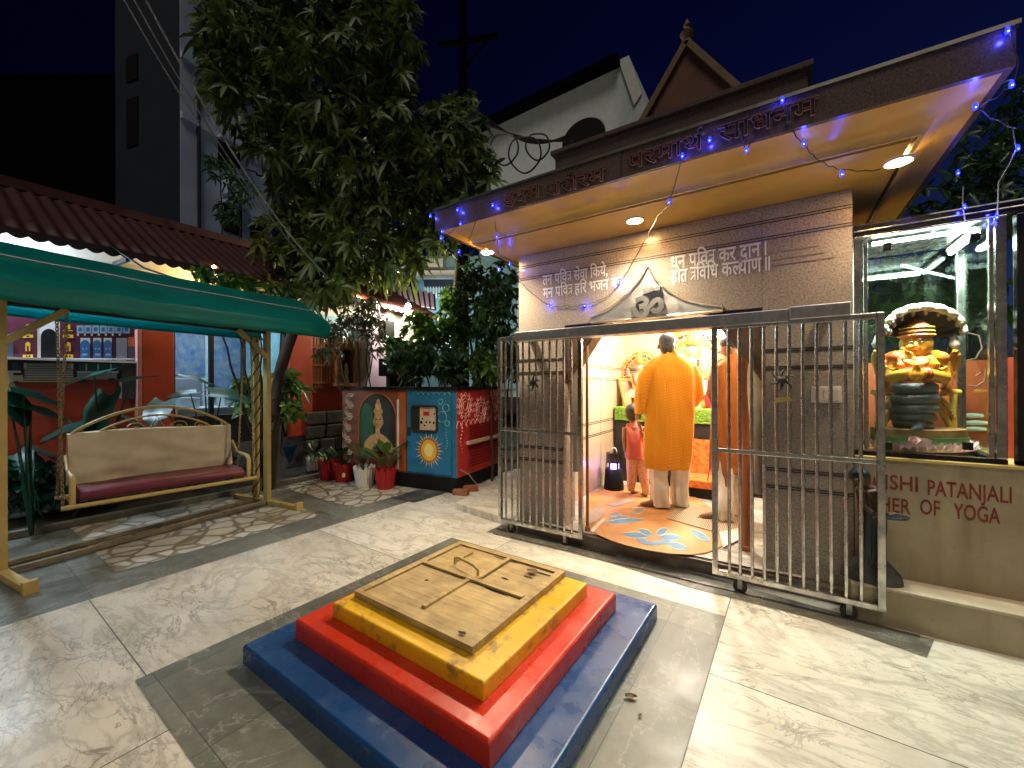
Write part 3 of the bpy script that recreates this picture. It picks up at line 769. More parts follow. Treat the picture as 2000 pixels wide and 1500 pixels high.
# door-frame posts in the doorway
M['copper'] = pm('orange_brown_post_paint', (0.34, 0.115, 0.045), 0.35, var=.25, scale=5)
for (x, y, lab) in ((gz(1457, 1073, ZF).x, gz(1457, 1073, ZF).y, 'orange brown round post behind the right sliding gate'), (gy(1147, 900, 3.36).x, 3.36, 'thin orange brown post at the left side of the shrine doorway')):
    rad = .040 if x > -1 else .013
    b = MB(); b.tube([(x, y, ZF), (x, y, ZD)], rad, 16); b.lathe([(rad + .012, ZF), (rad + .012, ZF + .03), (rad, ZF + .04)], (x, y, 0), 16)
    tag(b.build('door_post', M['copper'], smooth=50, origin=(x, y, ZF)), lab, 'post')
# drawn-back curtains at the jambs
M['curtain'] = pm('grey_cream_curtain', (0.42, 0.36, 0.28), .9, var=.3, bmp=.3)
for px, w, lab in ((1481, .05, 'narrow cream curtain gathered beside the right granite pier'), (1124, .05, 'narrow cream curtain gathered beside the left granite pier')):
    c = gy(px, 800, 3.42)
    b = MB(); ring = []
    for j in range(13):
        z = 1.78 - j * .098; ww = w * (0.5 + .75 * math.sin(math.pi * min(1, j / 9.0 + .08)) ** .7)
        ring.append([(c.x + (ww * math.cos(2 * math.pi * k / 20)) * (1 + .18 * math.sin(k * 2.2)), 3.43 + .03 * math.sin(2 * math.pi * k / 20), z) for k in range(20)])
    b.loft(ring); tag(b.build('door_curtain', M['curtain'], smooth=60), lab, 'curtain', 'curtains in the shrine doorway')
# switch plate on the right pier
c0 = gy(1584, 786, WY); c1 = gy(1644, 756, WY)
sw = thing('switch_plate', 'white switch plate with three rocker switches on the right granite pier', 'switch', ((c0.x + c1.x) / 2, WY, (c0.z + c1.z) / 2))
b = MB(); b.bx(c0.x, c1.x, WY - .018, WY - .001, c0.z, c1.z + .004); b.build('plate', M['white'], sw, bevel=.004)
for k in range(3):
    x = c0.x + (c1.x - c0.x) * (.12 + .29 * k); b = MB(); b.bx(x, x + (c1.x - c0.x) * .2, WY - .024, WY - .018, c0.z + .015, c1.z - .012); b.build('rocker', M['cream_wall'], sw, bevel=.002)

# ------------------------------------------------------------------ inscribed wall, ledge and glass case
CY = gz(2000, 1175, .22).y
zw = gy(1740, 893, CY).z
iw = thing('inscribed_wall', 'low plastered wall with red English lettering and a projecting ledge', 'wall', (1.2, CY, 0))
def stained():
    m, t, bs = _new('stained_ochre_plaster'); co = coords(t)
    k = ramp(t, noise_t(t, co, 2.2, 8, .65), [(.3, (.30, .245, .15)), (.65, (.43, .36, .235))])
    k = mixc(t, ramp(t, noise_t(t, coords(t, 'Object', (9, 9, .9)), 1.0, 5), [(.5, (0, 0, 0)), (.72, (.55,) * 3)]), k, (.20, .155, .09))
    k = mixc(t, ramp(t, noise_t(t, co, 34, 5, .7), [(.63, (0, 0, 0)), (.70, (.5,) * 3)]), k, (.17, .13, .08))
    L(t, k, bs.inputs['Base Color']); bs.inputs['Roughness'].default_value = .7; bump(t, bs, noise_t(t, co, 26, 6), .18, .005); return m
M['plaster'] = stained()
b = MB(); b.bx(XR + .002, 2.6, CY, CY + .85, 0, zw - .02); b.build('wall', M['plaster'], iw)
b = MB(); b.bx(XR + .002, 2.6, CY - .012, CY + .86, zw - .02, zw); b.build('coping', M['gold_lt'], iw, bevel=.004)
M['ledge'] = pm('worn_cream_ledge', (0.52, 0.42, 0.30), .55, var=.15, scale=6)
b = MB(); b.bx(.375, 2.6, 3.13, CY - .002, 0, .20); b.build('ledge', M['plaster'], iw)
b = MB(); b.bx(.37, 2.6, 3.126, CY - .002, .201, .22); b.build('ledge_top', M['ledge'], iw, bevel=.004)
b = MB()
def eng(txt, pl, pr_, h, clip=None):
    A = gy(*pl, CY); B = gy(*pr_, CY); put_text(b, txt, (A.x, CY, A.z), UX, UZ, h / .70, 0, .012, width=B.x - A.x, proud=.002)
hA = .088
eng('ISHI', (1729, 954), (1793, 962), hA); eng('PATANJALI', (1812, 966), (1976, 980), hA)
eng('MAHAR', (1668, 954), (1724, 954), hA)
eng('HER', (1719, 997), (1779, 1003), hA); eng('OF', (1797, 1003), (1836, 1006), hA); eng('YOGA', (1862, 1012), (1954, 1022), hA)
eng('FAT', (1675, 995), (1714, 996), hA)
b.build('wall_lettering', M['letter_red'], iw)

xa, xb = gy(1668, 700, CY + .02).x, gy(1966, 700, CY + .02).x
zc0 = zw + .001; zc1 = gy(1668, 442, CY + .02).z; CD = .62
gc = thing('glass_case', 'steel framed glass display case lit from inside, on the inscribed wall', 'display case', ((xa + xb) / 2, CY + .3, zc0))
b = MB(); pw = .042
Y0 = CY + .005
for x in (xa, xb - pw):
    b.bx(x, x + pw, Y0, Y0 + pw, zc0 + .03, zc1 - .085); b.bx(x, x + pw, Y0 + CD - pw, Y0 + CD, zc0 + .03, zc1 - .085)
for x in (xa + pw + .006, xb - pw - .026): b.bx(x, x + .02, Y0 + .004, Y0 + .03, zc0 + .03, zc1 - .085)
b.build('post', M['steel'], gc, bevel=.004)
b = MB(); b.bx(xa, xb, Y0, Y0 + .045, zc0, zc0 + .028); b.bx(xa, xb, Y0 + CD - .045, Y0 + CD, zc0, zc0 + .028); b.bx(xa, xa + .045, Y0 + .045, Y0 + CD - .045, zc0, zc0 + .028); b.bx(xb - .045, xb, Y0 + .045, Y0 + CD - .045, zc0, zc0 + .028)
b.build('bottom_frame', M['black_gloss'], gc, bevel=.003)
b = MB(); b.bx(xa - .005, xb + .6, Y0 - .008, Y0 + CD, zc1 - .075, zc1); b.build('top_beam', M['black_gloss'], gc, bevel=.012)
b = MB(); b.bx(xa - .002, xb + .6, Y0 - .014, Y0 - .009, zc1 - .050, zc1 - .042); b.bx(xa, xb, Y0 - .002, Y0 + .04, zc1 - .088, zc1 - .077); b.build('steel_trim', M['steel'], gc, bevel=.002)
b = MB(); b.bx(xa + pw, xb - pw, Y0 + .015, Y0 + .021, zc0 + .03, zc1 - .09); b.build('front_pane', M['glass'], gc)
M['tint_pane'] = glass_mat('green_tinted_glass', (0.84, 0.96, 0.91), .1)
b = MB(); b.bx(xa + pw, xb - pw, Y0 + CD - .024, Y0 + CD - .018, zc0 + .03, zc1 - .09); b.build('back_pane', M['tint_pane'], gc)
for x in (xa + .016, xb - .022):
    b = MB(); b.bx(x, x + .006, Y0 + pw, Y0 + CD - pw, zc0 + .03, zc1 - .09); b.build('side_pane', M['tint_pane'], gc)
b = MB(); b.bx(xa + .046, xb - .046, Y0 + .046, Y0 + CD - .046, zc1 - .088, zc1 - .08); b.build('case_ceiling', M['steel'], gc)
for px, py in ((1734, 480), (1735, 872), (1892, 872), (1905, 462)):
    c = gy(px, py, Y0); b = MB(); b.bx(c.x - .02, c.x + .02, Y0 + .002, Y0 + .03, c.z - .022, c.z + .022); b.build('glass_clip', M['black_gloss'], gc, bevel=.003)
M['tube'] = emit('lit_cool_tube', (0.80, 1.0, 0.93), 14)
t2 = thing('tube_light', 'lit cool tube light along the front top inside the glass case', 'tube light', ((xa + xb) / 2, Y0 + .08, zc1 - .13))
b = MB(); b.tube([(xa + .10, Y0 + .075, zc1 - .115), (xb - .10, Y0 + .075, zc1 - .115)], .012, 10); b.build('tube', M['tube'], t2, smooth=50)
lamp('tube_lamp', 'AREA', ((xa + xb) / 2, Y0 + .075, zc1 - .132), 40, (1.0, 1.0, 0.88), .03, t2, shape='RECTANGLE', size_y=xb - xa - .2, dir=(0, .6, -1)).rotation_euler.rotate_axis('Z', R(90))
tl = thing('tube_light', 'lit cool tube light under the top of the glass case, beside its right pane', 'tube light', (xb - .09, Y0 + CD / 2, zc1 - .13))
b = MB(); b.tube([(xb - .085, Y0 + .10, zc1 - .135), (xb - .085, Y0 + CD - .10, zc1 - .135)], .014, 10); b.build('tube', M['tube'], tl, smooth=50)
b = MB(); b.bx(xb - .10, xb - .07, Y0 + .08, Y0 + CD - .08, zc1 - .119, zc1 - .10); b.build('batten', M['white'], tl)
lamp('tube_lamp', 'AREA', (xb - .12, Y0 + CD / 2 - .05, zc1 - .15), 12, (0.86, 1.0, 0.92), .05, tl, shape='RECTANGLE', size_y=.4, dir=(-.5, 0, -1))
# red wall with white marks behind the case
rw = thing('red_garden_wall', 'red wall with three white stripes and faint marks behind the glass case', 'wall', (1.6, CY + .9, 0))
b = MB(); zr = gy(1900, 640, CY + .9).z; b.bx(XR + .01, 3.4, CY + .9, CY + 1.05, 0, 1.56); b.build('wall', M['red_pillar'], rw)
b = MB(); yy = CY + .897
for k, (x0, y0, x1, y1) in enumerate(((1880, 812, 1920, 800), (1883, 826, 1928, 815), (1880, 838, 1926, 829))):
    A = gy(x0, y0, yy); B = gy(x1, y1, yy); b.tube([(A.x, yy, A.z), ((A.x + B.x) / 2, yy, A.z + .004), (B.x, yy, A.z + .003)], [.013, .018, .012], 8)
b.build('white_stripes', M['letter'], rw)
b = MB()
def mark(pts, r=.005):
    P = [gy(x, y, yy) for x, y in pts]; b.tube(P, r, 5)
mark([(1890, 650), (1912, 655), (1918, 680), (1905, 700), (1885, 705)]); mark([(1905, 735), (1925, 720), (1922, 745), (1905, 755), (1890, 752)])
b.build('faint_marks', M['pink_wall'], rw)
# next case to the right, only its frame shows
nc = thing('glass_case', 'neighbouring black framed case at the right edge with red panel inside', 'display case', (1.9, CY + .3, zc0))
b = MB(); x = gy(1990, 700, Y0).x
b.bx(xb + .035, xb + .07, Y0, Y0 + .05, zc0, zc1 - .08); b.bx(xb + .035, xb + .6, Y0, Y0 + .045, zc0, zc0 + .028); b.bx(xb + .56, xb + .6, Y0, Y0 + .05, zc0 + .03, zc1 - .08); b.build('frame', M['black_gloss'], nc, bevel=.003)
b = MB(); b.bx(xb + .07, xb + .56, Y0 + .3, Y0 + .32, zc0, 1.55); b.build('back_panel', M['red_wall'], nc)
# ------------------------------------------------------------------ three coloured steps and the wooden hatch
pf = thing('stepped_platform', 'three tier square platform painted blue, red and yellow in the courtyard', 'platform', F(-1.475, 1.68))
PT = Matrix.Rotation(R(-1.8), 4, 'Z')
def tier(u0, u1, v0, v1, z0, z1, ch=.012, taper=.0):
    b = MB(); q = []
    for (a, z) in ((-taper, z0), (0, z1 - ch), (ch, z1)):
        q.append([F(u0 + a, v0 + a, z), F(u1 - a, v0 + a, z), F(u1 - a, v1 - a, z), F(u0 + a, v1 - a, z)])
    b.loft(q); return b
tier(-2.28, -.67, .90, 2.46, 0.004, .10, .010, .0).build('blue_step', M['p_blue'], pf, bevel=.004)
tier(-2.11, -.845, 1.074, 2.26, .0995, .20, .010).build('red_step', M['p_red'], pf, bevel=.004)
tier(-1.967, -.967, 1.195, 2.13, .1995, .275, .006).build('yellow_step', M['p_yel'], pf, bevel=.004)
ht = thing('hatch_lid', 'weathered tan wooden hatch lid with battens on top of the yellow step', 'hatch', F(-1.51, 1.70, .276))
HU0, HU1, HV0, HV1 = -1.92, -1.10, 1.288, 2.12
def fb(u0, u1, v0, v1, z0, z1, b):
    b.prism([F(u0, v0, z0), F(u1, v0, z0), F(u1, v1, z0), F(u0, v1, z0)], (0, 0, z1 - z0))
b = MB(); fb(HU0 + .003, HU1 - .003, HV0 + .003, HV1 - .003, .277, .302, b); b.build('board', M['hatch'], ht, bevel=.002)
b = MB(); w = .042; z0, z1 = .3021, .311
fb(HU0, HU1, HV0, HV0 + w * .55, .278, z1, b); fb(HU0, HU1, HV1 - w, HV1, .278, z1, b); fb(HU0, HU0 + w, HV0 + w * .55 + .001, HV1 - w - .001, .278, z1, b); fb(HU1 - w, HU1, HV0 + w * .55 + .001, HV1 - w - .001, .278, z1, b)
b.build('border_frame', M['hatch'], ht, bevel=.003)
uc, vc = -1.50, 1.74
for (u0, u1, v0, v1) in ((HU0 + w + .002, HU1 - w - .002, vc - .014, vc + .014), (uc - .013, uc + .013, HV0 + .10, vc - .017), (uc + .02, uc + .046, vc + .017, HV1 - w - .002), (-1.74, -1.715, vc + .13, HV1 - .10)):
    b = MB(); fb(u0, u1, v0, v1, z0, .316, b); b.build('batten', M['hatch'], ht, bevel=.002)
M['rot'] = pm('rotted_dark_gap', (0.012, 0.010, 0.008), .9, bmp=0)
b = MB()
random.seed(5)
def blot(u, v, ru, rv, z):
    n = 9; b.poly([F(u + ru * math.cos(2 * math.pi * k / n) * random.uniform(.6, 1.2), v + rv * math.sin(2 * math.pi * k / n) * random.uniform(.6, 1.2), z) for k in range(n)])
for (u0, u1, v0, v1) in ((HU0 + w + .002, HU1 - w - .002, vc - .020, vc - .0145), (uc - .019, uc - .0135, HV0 + .10, vc - .021), (uc + .0465, uc + .053, vc + .017, HV1 - w - .002), (HU1 - w - .008, HU1 - w - .001, HV0 + .05, HV1 - w - .01), (HU0 + w + .001, HU0 + w + .006, vc + .02, HV1 - .06), (HU0 + w + .001, HU0 + w + .005, HV0 + .08, vc - .03), (uc + .06, HU1 - w - .01, HV1 - w - .012, HV1 - w - .002), (-1.86, -1.78, HV1 - w - .007, HV1 - w - .002)):
    b.poly([F(u0, v0, .3026), F(u1, v0, .3026), F(u1, v1, .3026), F(u0, v1, .3026)])
blot(-1.20, 1.335, .02, .012, .3115); blot(-1.70, 1.60, .014, .012, .3024); blot(-1.22, 2.03, .10, .014, .3024); blot(-1.50, 2.06, .13, .008, .3024); blot(-1.35, 1.86, .03, .01, .3024); blot(-1.62, 1.765, .16, .006, .3024); blot(-1.30, 1.715, .10, .007, .3024); blot(-1.25, 1.95, .03, .012, .3028)
b.build('rot_holes', M['rot'], ht, fix=False)
b = MB(); hc = [F(-1.70, 1.83, .311), F(-1.70, 1.83, .345), F(-1.66, 1.825, .358), F(-1.52, 1.795, .358), F(-1.48, 1.785, .345), F(-1.48, 1.785, .311)]
b.tube(hc, .009, 8); b.build('handle', M['yellow_metal'], ht, smooth=50)
# dry leaves on the paving
M['dry_leaf'] = leaf('dry_leaf', (.22, .15, .06), (.12, .07, .03), .7)
for (px, py, s, a, lab) in ((1232, 1362, .032, .4, 'curled dry leaf on the slate beside the blue step'), (1250, 1398, .014, 1.2, 'tiny dry leaf scrap nearest the blue step corner')):
    c = gz(px, py, .008); b = MB()
    b.grid(lambda i, j: (c.x + s * (math.cos(a) * (i - .5) * 1.6 - math.sin(a) * (j - .5) * math.sin(math.pi * min(.98, max(.04, i)))), c.y + s * (math.sin(a) * (i - .5) * 1.6 + math.cos(a) * (j - .5) * math.sin(math.pi * min(.98, max(.04, i)))), .008 + s * (.55 * abs(j - .5) + .5 * (i - .5) ** 2)), 8, 4)
    tag(b.build('dry_leaf', M['dry_leaf'], smooth=180, origin=(c.x, c.y, 0)), lab, 'leaf', 'dry leaves on the paving')
c = gz(885, 1122, .30)
b = MB(); c = Vector(F(-1.25, 2.0, .3125)); s = .05
b.grid(lambda i, j: (c.x + s * (i - .5) * 1.5, c.y + s * (j - .5) * math.sin(math.pi * min(.98, max(.04, i))), c.z + s * .3 * abs(j - .5)), 8, 4)
tag(b.build('dry_leaf', M['dry_leaf'], smooth=180, origin=c), 'dry leaf lying on the wooden hatch lid', 'leaf', 'dry leaves on the paving')

# ------------------------------------------------------------------ garden swing: frame with canopy
SO = Vector((-5.03, 2.44, 0)); SA = Vector((.122, -.9925, 0)); SF_ = Vector((.9925, .122, 0))
def SW(s, t, z): return SO + SA * s + SF_ * t + Vector((0, 0, z))
sf = thing('garden_swing_stand', 'yellow metal swing stand with a teal tarpaulin canopy', 'swing stand', SO)
SL = 2.0
M['dull_metal'] = pm('dull_worn_metal', (.20, .16, .095), .6, var=.5, scale=9)
for s in (0, SL):
    b = MB(); b.beam(SW(s, 0, .05), SW(s, 0, 2.10), .075, .05, up=SA); b.build('post', M['yellow_metal'], sf, bevel=.004)
    b = MB(); b.beam(SW(s, -.62, .03), SW(s, .56, .03), .06, .05); b.beam(SW(s, .54, .045), SW(s, .58, .045), .075, .09); b.build('foot_beam', M['yellow_metal'], sf, bevel=.004)
    b = MB(); b.beam(SW(s, .02, 1.72), SW(s + (.34 if s == 0 else -.34), .02, 2.02), .05, .04, up=SF_); b.build('brace', M['yellow_metal'], sf, bevel=.004)
b = MB(); b.beam(SW(-.02, 0, 2.03), SW(SL + .02, 0, 2.03), .045, .05); b.build('cross_beam', M['iron'], sf, bevel=.004)
for z, t in ((.035, .02), (.028, -.22)):
    b = MB(); b.beam(SW(.04, t, z), SW(SL - .04, t, z), .045, .04); b.build('floor_beam', M['dull_metal'], sf, bevel=.004)
# second post wrapped in a vine-like pattern
b = MB(); b.tube([SW(-.02, -.24, .05), SW(-.02, -.24, 1.98)], .036, 14); b.build('rear_post', M['yellow_metal'], sf, smooth=50)
b = MB()
for ph in (0, math.pi):
    b.tube([SW(-.02, -.24, .06 + i * .03) + Vector((math.cos(ph + i * .55) * .04, math.sin(ph + i * .55) * .04, 0)) for i in range(64)], .0065, 5)
b.build('vine_scroll', M['bark'], sf, smooth=60)
def tarp_mat():
    m, t, bs = _new('teal_canopy_cloth'); co = coords(t)
    f = noise_t(t, co, 3, 5); col = ramp(t, f, [(.3, (.006, .26, .215)), (.7, (.011, .40, .335))]); L(t, col, bs.inputs['Base Color']); bs.inputs['Roughness'].default_value = .34
    bump(t, bs, noise_t(t, co, 9, 4), .25, .01)
    tr = t.nodes.new('ShaderNodeBsdfTranslucent'); tr.inputs[0].default_value = (.02, .62, .66, 1)
    mx = t.nodes.new('ShaderNodeMixShader'); mx.inputs[0].default_value = .4; L(t, bs.outputs[0], mx.inputs[1]); L(t, tr.outputs[0], mx.inputs[2]); L(t, mx.outputs[0], t.nodes['Material Output'].inputs[0])
    return m
M['canopy'] = tarp_mat()
sec = [(-.52, 1.985), (-.64, 2.01), (-.69, 2.08), (-.56, 2.19), (-.365, 2.30), (-.12, 2.44), (.0, 2.475), (.12, 2.45), (.365, 2.295), (.53, 2.205), (.685, 2.118), (.705, 2.095), (.695, 2.04), (.665, 1.985), (.58, 1.962)]
def can(i, j):
    s = -.33 + i * 2.75; k = j * (len(sec) - 1); a = min(int(k), len(sec) - 2); f = k - a
    t = sec[a][0] * (1 - f) + sec[a + 1][0] * f; z = sec[a][1] * (1 - f) + sec[a + 1][1] * f
    sag = -.018 * math.sin(math.pi * i) * (1 - abs(t)) + .010 * noise.noise(Vector((s * 2.2, t * 3, 1)))
    if t > .45 and z < 2.2: sag += .02 * noise.noise(Vector((s * 2.5, 7, 3))) - .02 * (i - .2) * (1 - i) * 2
    return SW(s, t * (1 - .04 * (1 - min(1, abs(i * 2.75) * 5))), z + sag)
b = MB(); b.grid(can, 60, 42); cn = b.build('canopy', M['canopy'], sf, smooth=180, fix=False)
so = cn.modifiers.new('thickness', 'SOLIDIFY'); so.thickness = .004
b = MB()
b.tube([can(i / 40, 8 / 14) + Vector((.004, 0, .006)) for i in range(41)], .0065, 6)
b.build('piping', M['letter'], sf, smooth=60)
b = MB()
for i in (0.0, 1.0):
    b.tube([can(i, j / 42) for j in range(43)], .009, 6)
b.build('hem', M['canopy'], sf, smooth=60)
# hanging bench
B0 = Vector((-4.735, .81, .43)); B1 = Vector((-4.63, 2.07, .425)); bu = (B1 - B0).normalized(); BL = (B1 - B0).length; bb = Vector((-bu.y, bu.x, 0)).normalized()
if bb.x > 0: bb = -bb
def BW(u, d, z): return B0 + bu * (u * BL) + bb * d + Vector((0, 0, z))
sb = thing('swing_bench', 'cream metal bench hung on chains, maroon seat and tan canvas back', 'swing bench', BW(.5, .25, 0))
b = MB(); b.tube([BW(0, 0, 0), BW(1, 0, 0), BW(1, .5, 0), BW(0, .5, 0)], .017, 8, closed=True); b.tube([BW(-.05, .0, 0), BW(1.05, 0, 0)], .019, 8); b.tube([BW(-.05, .5, 0), BW(1.05, .5, 0)], .015, 8)
b.build('seat_frame', M['yellow_metal'], sb, smooth=60)
b = MB()
def cush(i, j):
    a = 2 * math.pi * j; return BW(.035 + .93 * i, .24 + .225 * math.copysign(abs(math.cos(a)) ** .5, math.cos(a)) , .065 + .05 * math.copysign(abs(math.sin(a)) ** .6, math.sin(a)) + .012 * math.sin(math.pi * i) * (math.sin(a) > 0) + .004 * noise.noise(Vector((i * 9, j * 7, 0))))
b.loft([[cush(i / 30, j / 24) for j in range(24)] for i in range(31)]); b.build('seat_cushion', M['maroon'], sb, smooth=60)
tilt = .24
def BK(u, h): return BW(u, .46 + tilt * h * .5, h)
b = MB()
def back(i, j):
    h = .08 + .46 * j + .012 * math.sin(i * 5) * j
    o = .045 * noise.noise(Vector((i * 4 + j * 3, j * 3 - i * 2, 2))) * math.sin(math.pi * min(1, j + .15)) + .014 * math.sin(9 * (j + i * 1.4)) * (1 - j) * 1.1
    p = BK(.015 + .97 * i + .012 * (j - .5) * (2 * i - 1), h); return p - bb * (.022 + o)
b.grid(back, 40, 20)
b.loft([[back(i / 40, 1.0) for i in range(41)], [back(i / 40, 1.0) + bb * .025 + Vector((0, 0, .012)) for i in range(41)], [back(i / 40, 1.0) + bb * .05 for i in range(41)], [BK(i / 40, .1) + bb * .01 for i in range(41)]], 0, False, False)
b.build('back_cover', M['tan_cloth'], sb, smooth=80)
def arch(r, hh, n=24, u0=0.02, u1=.98): return [BK(u0 + (u1 - u0) * i / n, .53 + hh * math.sin(math.pi * i / n) ** .8) for i in range(n + 1)]
b = MB(); b.tube(arch(0, .235), .014, 8); b.build('back_arch', M['yellow_metal'], sb, smooth=60)
b = MB(); b.tube(arch(0, .15, 24, .15, .85), .010, 8)
for u in (.02, .37, .62, .93):
    h0 = .53 + .15 * max(0, math.sin(math.pi * max(0, min(1, (u - .15) / .7)))) ** .8; h1 = .53 + .235 * math.sin(math.pi * (u - .02) / .96) ** .8 if .02 < u < .98 else .53
    b.tube([BK(u, h0), BK(u, max(h1, h0))], .009, 6)
b.tube([BK(.44, .53), BK(.495, .67), BK(.55, .53)], .006, 6)
for s in (-1, 1):
    for (cx, r) in ((.36, .062), (.22, .045)):
        u0 = .5 + s * (.5 - cx) * 1.0; pts = []
        for k in range(22):
            a = math.pi - k * .42; rr_ = r * (1 - k * .034); pts.append(BK(u0 + s * rr_ * math.cos(a) / BL * 1.2, .535 + rr_ * .5 + rr_ * math.sin(a) * .9))
        b.tube(pts, .005, 5)
b.build('back_scrollwork', M['yellow_metal'], sb, smooth=60)
for u in (0.0, 1.0):
    b = MB(); b.tube([BW(u, .03, 0), BW(u, .02, .20), BW(u, .06, .235), BW(u, .36, .25), BW(u, .50, .36)], [.02, .02, .02, .014, .012], 8); b.build('arm_rest', M['yellow_metal'], sb, smooth=60)
def chain(a, c, parent, r=.0045, ln=.036, slack=0):
    a = Vector(a); c = Vector(c); d = c - a; n = max(2, int(d.length / (ln * .72))); d.normalize(); x = d.orthogonal().normalized(); y = d.cross(x); b = MB()
    for i in range(n):
        p = a.lerp(c, (i + .5) / n); q = x if i % 2 else y
        ring = [p + d * (ln * .5 * math.cos(2 * math.pi * k / 8)) + q * (ln * .27 * math.sin(2 * math.pi * k / 8)) for k in range(8)]
        b.tube(ring, r, 4, closed=True)
    return b.build('chain', M['rust_chain'], parent, smooth=80)
for (u, d, s) in ((-.04, .02, SL - .28), (1.04, .02, .20), (1.04, .5, .26), (-.04, .5, SL - .34)):
    e = BW(u, d, 0); t = SW(s, .02, 2.0); chain(t, e, sb)
    b = MB(); b.tube([t + Vector((0, 0, -.01)), t + Vector((0, 0, .02)), t + SF_ * .02 + Vector((0, 0, .05)), t + Vector((0, 0, .075)), t - SF_ * .02 + Vector((0, 0, .05))], .007, 6); b.build('hook', M['iron'], sb, smooth=60)
M['blue_cloth'] = pm('blue_plastic_sheet', (.012, .10, .30), .4, var=.4, bmp=.3)

# ------------------------------------------------------------------ painted generator cabinet
GC = Vector((-3.423, 3.973, 0)); ga = R(8); GX = Vector((-math.cos(ga), -math.sin(ga), 0)); GYv = Vector((-math.sin(ga), math.cos(ga), 0))
def GF(a, h, d=0.0): return GC + GX * a + Vector((0, 0, h)) - GYv * d        # on the front face, a metres left of the corner
def GS(a, h, d=0.0): return GC + GYv * a + Vector((0, 0, h)) - GX * d        # on the right side
GLn, GD, GH0, GH1 = 2.02, 1.28, .20, 1.33
gen = thing('generator_cabinet', 'generator cabinet painted with sun, bust and mandala beside the gate', 'generator', GC + GX * 1 + GYv * .6)
M['g_blue'] = worn_paint('cabinet_blue_paint', (.018, .18, .36), (.03, .10, .16), .6, .35, .5, 3)
M['g_red'] = worn_paint('cabinet_red_paint', (.62, .035, .025), (.35, .02, .02), .62, .35, .4, 3)
M['g_brown'] = worn_paint('cabinet_brown_paint', (.24, .07, .03), (.10, .035, .02), .52, .45, .7, 4)
M['g_orange'] = pm('mural_orange', (.50, .12, .03), .5, var=.3)
M['g_flesh2'] = pm('mural_brown_skin', (.36, .17, .05), .5, var=.3, scale=20)
M['g_gold'] = pm('mural_dull_gold', (.50, .27, .05), .5, var=.4, scale=22)
M['g_dark'] = pm('mural_dark', (.02, .022, .014), .5, var=.4)
M['g_flesh'] = pm('mural_gold_skin', (.58, .33, .13), .5, var=.4, scale=16)
M['g_cream'] = pm('mural_cream', (.62, .50, .36), .5, var=.2)
M['g_green'] = pm('mural_green', (.03, .11, .06), .5, var=.4)
M['g_pink'] = pm('mural_pink_line', (.80, .42, .40), .5, var=.2, bmp=0)
M['g_yel'] = pm('mural_yellow', (.85, .48, .03), .5, var=.12)
M['g_yel2'] = pm('mural_light_yellow', (.95, .78, .28), .5, var=.1)
M['g_lblue'] = pm('mural_pale_blue', (.16, .40, .52), .5, var=.25, bmp=0)
M['g_white'] = pm('mural_white', (.80, .78, .70), .5, var=.1)
def gbox(b, a0, a1, d0, d1, z0, z1):
    q = [GC + GX * a + GYv * d for a, d in ((a0, d0), (a1, d0), (a1, d1), (a0, d1))]
    b.prism([p + Vector((0, 0, z0)) for p in q], (0, 0, z1 - z0))
b = MB(); gbox(b, 0, GLn, 0, GD, 0.01, GH0); b.build('skid_base', M['black'], gen, bevel=.006)
b = MB(); gbox(b, .004, .80, .004, GD - .004, GH0, GH1); b.build('door_bay', M['g_blue'], gen, bevel=.006)
b = MB(); gbox(b, .803, GLn - .004, .004, GD - .004, GH0, GH1); b.build('mural_bay', M['g_brown'], gen, bevel=.006)
b = MB(); q = [GC + GYv * .003 - GX * .002, GC + GYv * (GD - .003) - GX * .002]
b.prism([q[0] + Vector((0, 0, GH0)), q[1] + Vector((0, 0, GH0)), q[1] + Vector((0, 0, GH1)), q[0] + Vector((0, 0, GH1))], GX * .005); b.build('red_side', M['g_red'], gen)
b = MB(); gbox(b, -.02, GLn + .02, -.02, GD + .02, GH1, GH1 + .045); b.build('top', M['black_gloss'], gen, bevel=.008)
def fpoly(b, pts, m, d): b.poly([GF(a, h, d) for a, h in pts], m)
def circ(a, h, ra, rh, n=24, t0=0, t1=2 * math.pi): return [(a + ra * math.cos(t0 + (t1 - t0) * k / n), h + rh * math.sin(t0 + (t1 - t0) * k / n)) for k in range(n + (0 if abs(t1 - t0 - 2 * math.pi) < 1e-6 else 1))]
# door with window and sun
b = MB(); b.prism([GF(.08, .23, .0), GF(.79, .23, .0), GF(.79, 1.24, .0), GF(.08, 1.24, .0)], -GYv * .012); door = b.build('door', M['g_blue'], gen, bevel=.005)
b = MB(); so_ = []
R0 = [(.31, 1.13), (.69, 1.13), (.72, 1.10), (.72, .80), (.69, .77), (.31, .77), (.28, .80), (.28, 1.10)]
R1 = [(.33, 1.105), (.67, 1.105), (.69, 1.09), (.69, .82), (.67, .80), (.33, .80), (.31, .82), (.31, 1.09)]
b.loft([[GF(a, h, .013) for a, h in R0], [GF(a, h, .028) for a, h in R0], [GF(a, h, .028) for a, h in R1], [GF(a, h, .013) for a, h in R1]], 0, True, False); b.build('window_gasket', M['rubber'], door, bevel=.002)
b = MB(); fpoly(b, [(.305, 1.11), (.575, 1.11), (.575, .795), (.305, .795)], 0, .0135); fpoly(b, [(.578, 1.11), (.695, 1.11), (.695, .795), (.578, .795)], 1, .0135)
fpoly(b, [(.42, 1.09), (.52, 1.09), (.52, .99), (.42, .99)], 2, .0145); fpoly(b, [(.43, 1.08), (.51, 1.08), (.51, 1.045), (.43, 1.045)], 0, .0155); fpoly(b, [(.54, 1.09), (.56, 1.09), (.56, .98), (.54, .98)], 3, .0145)
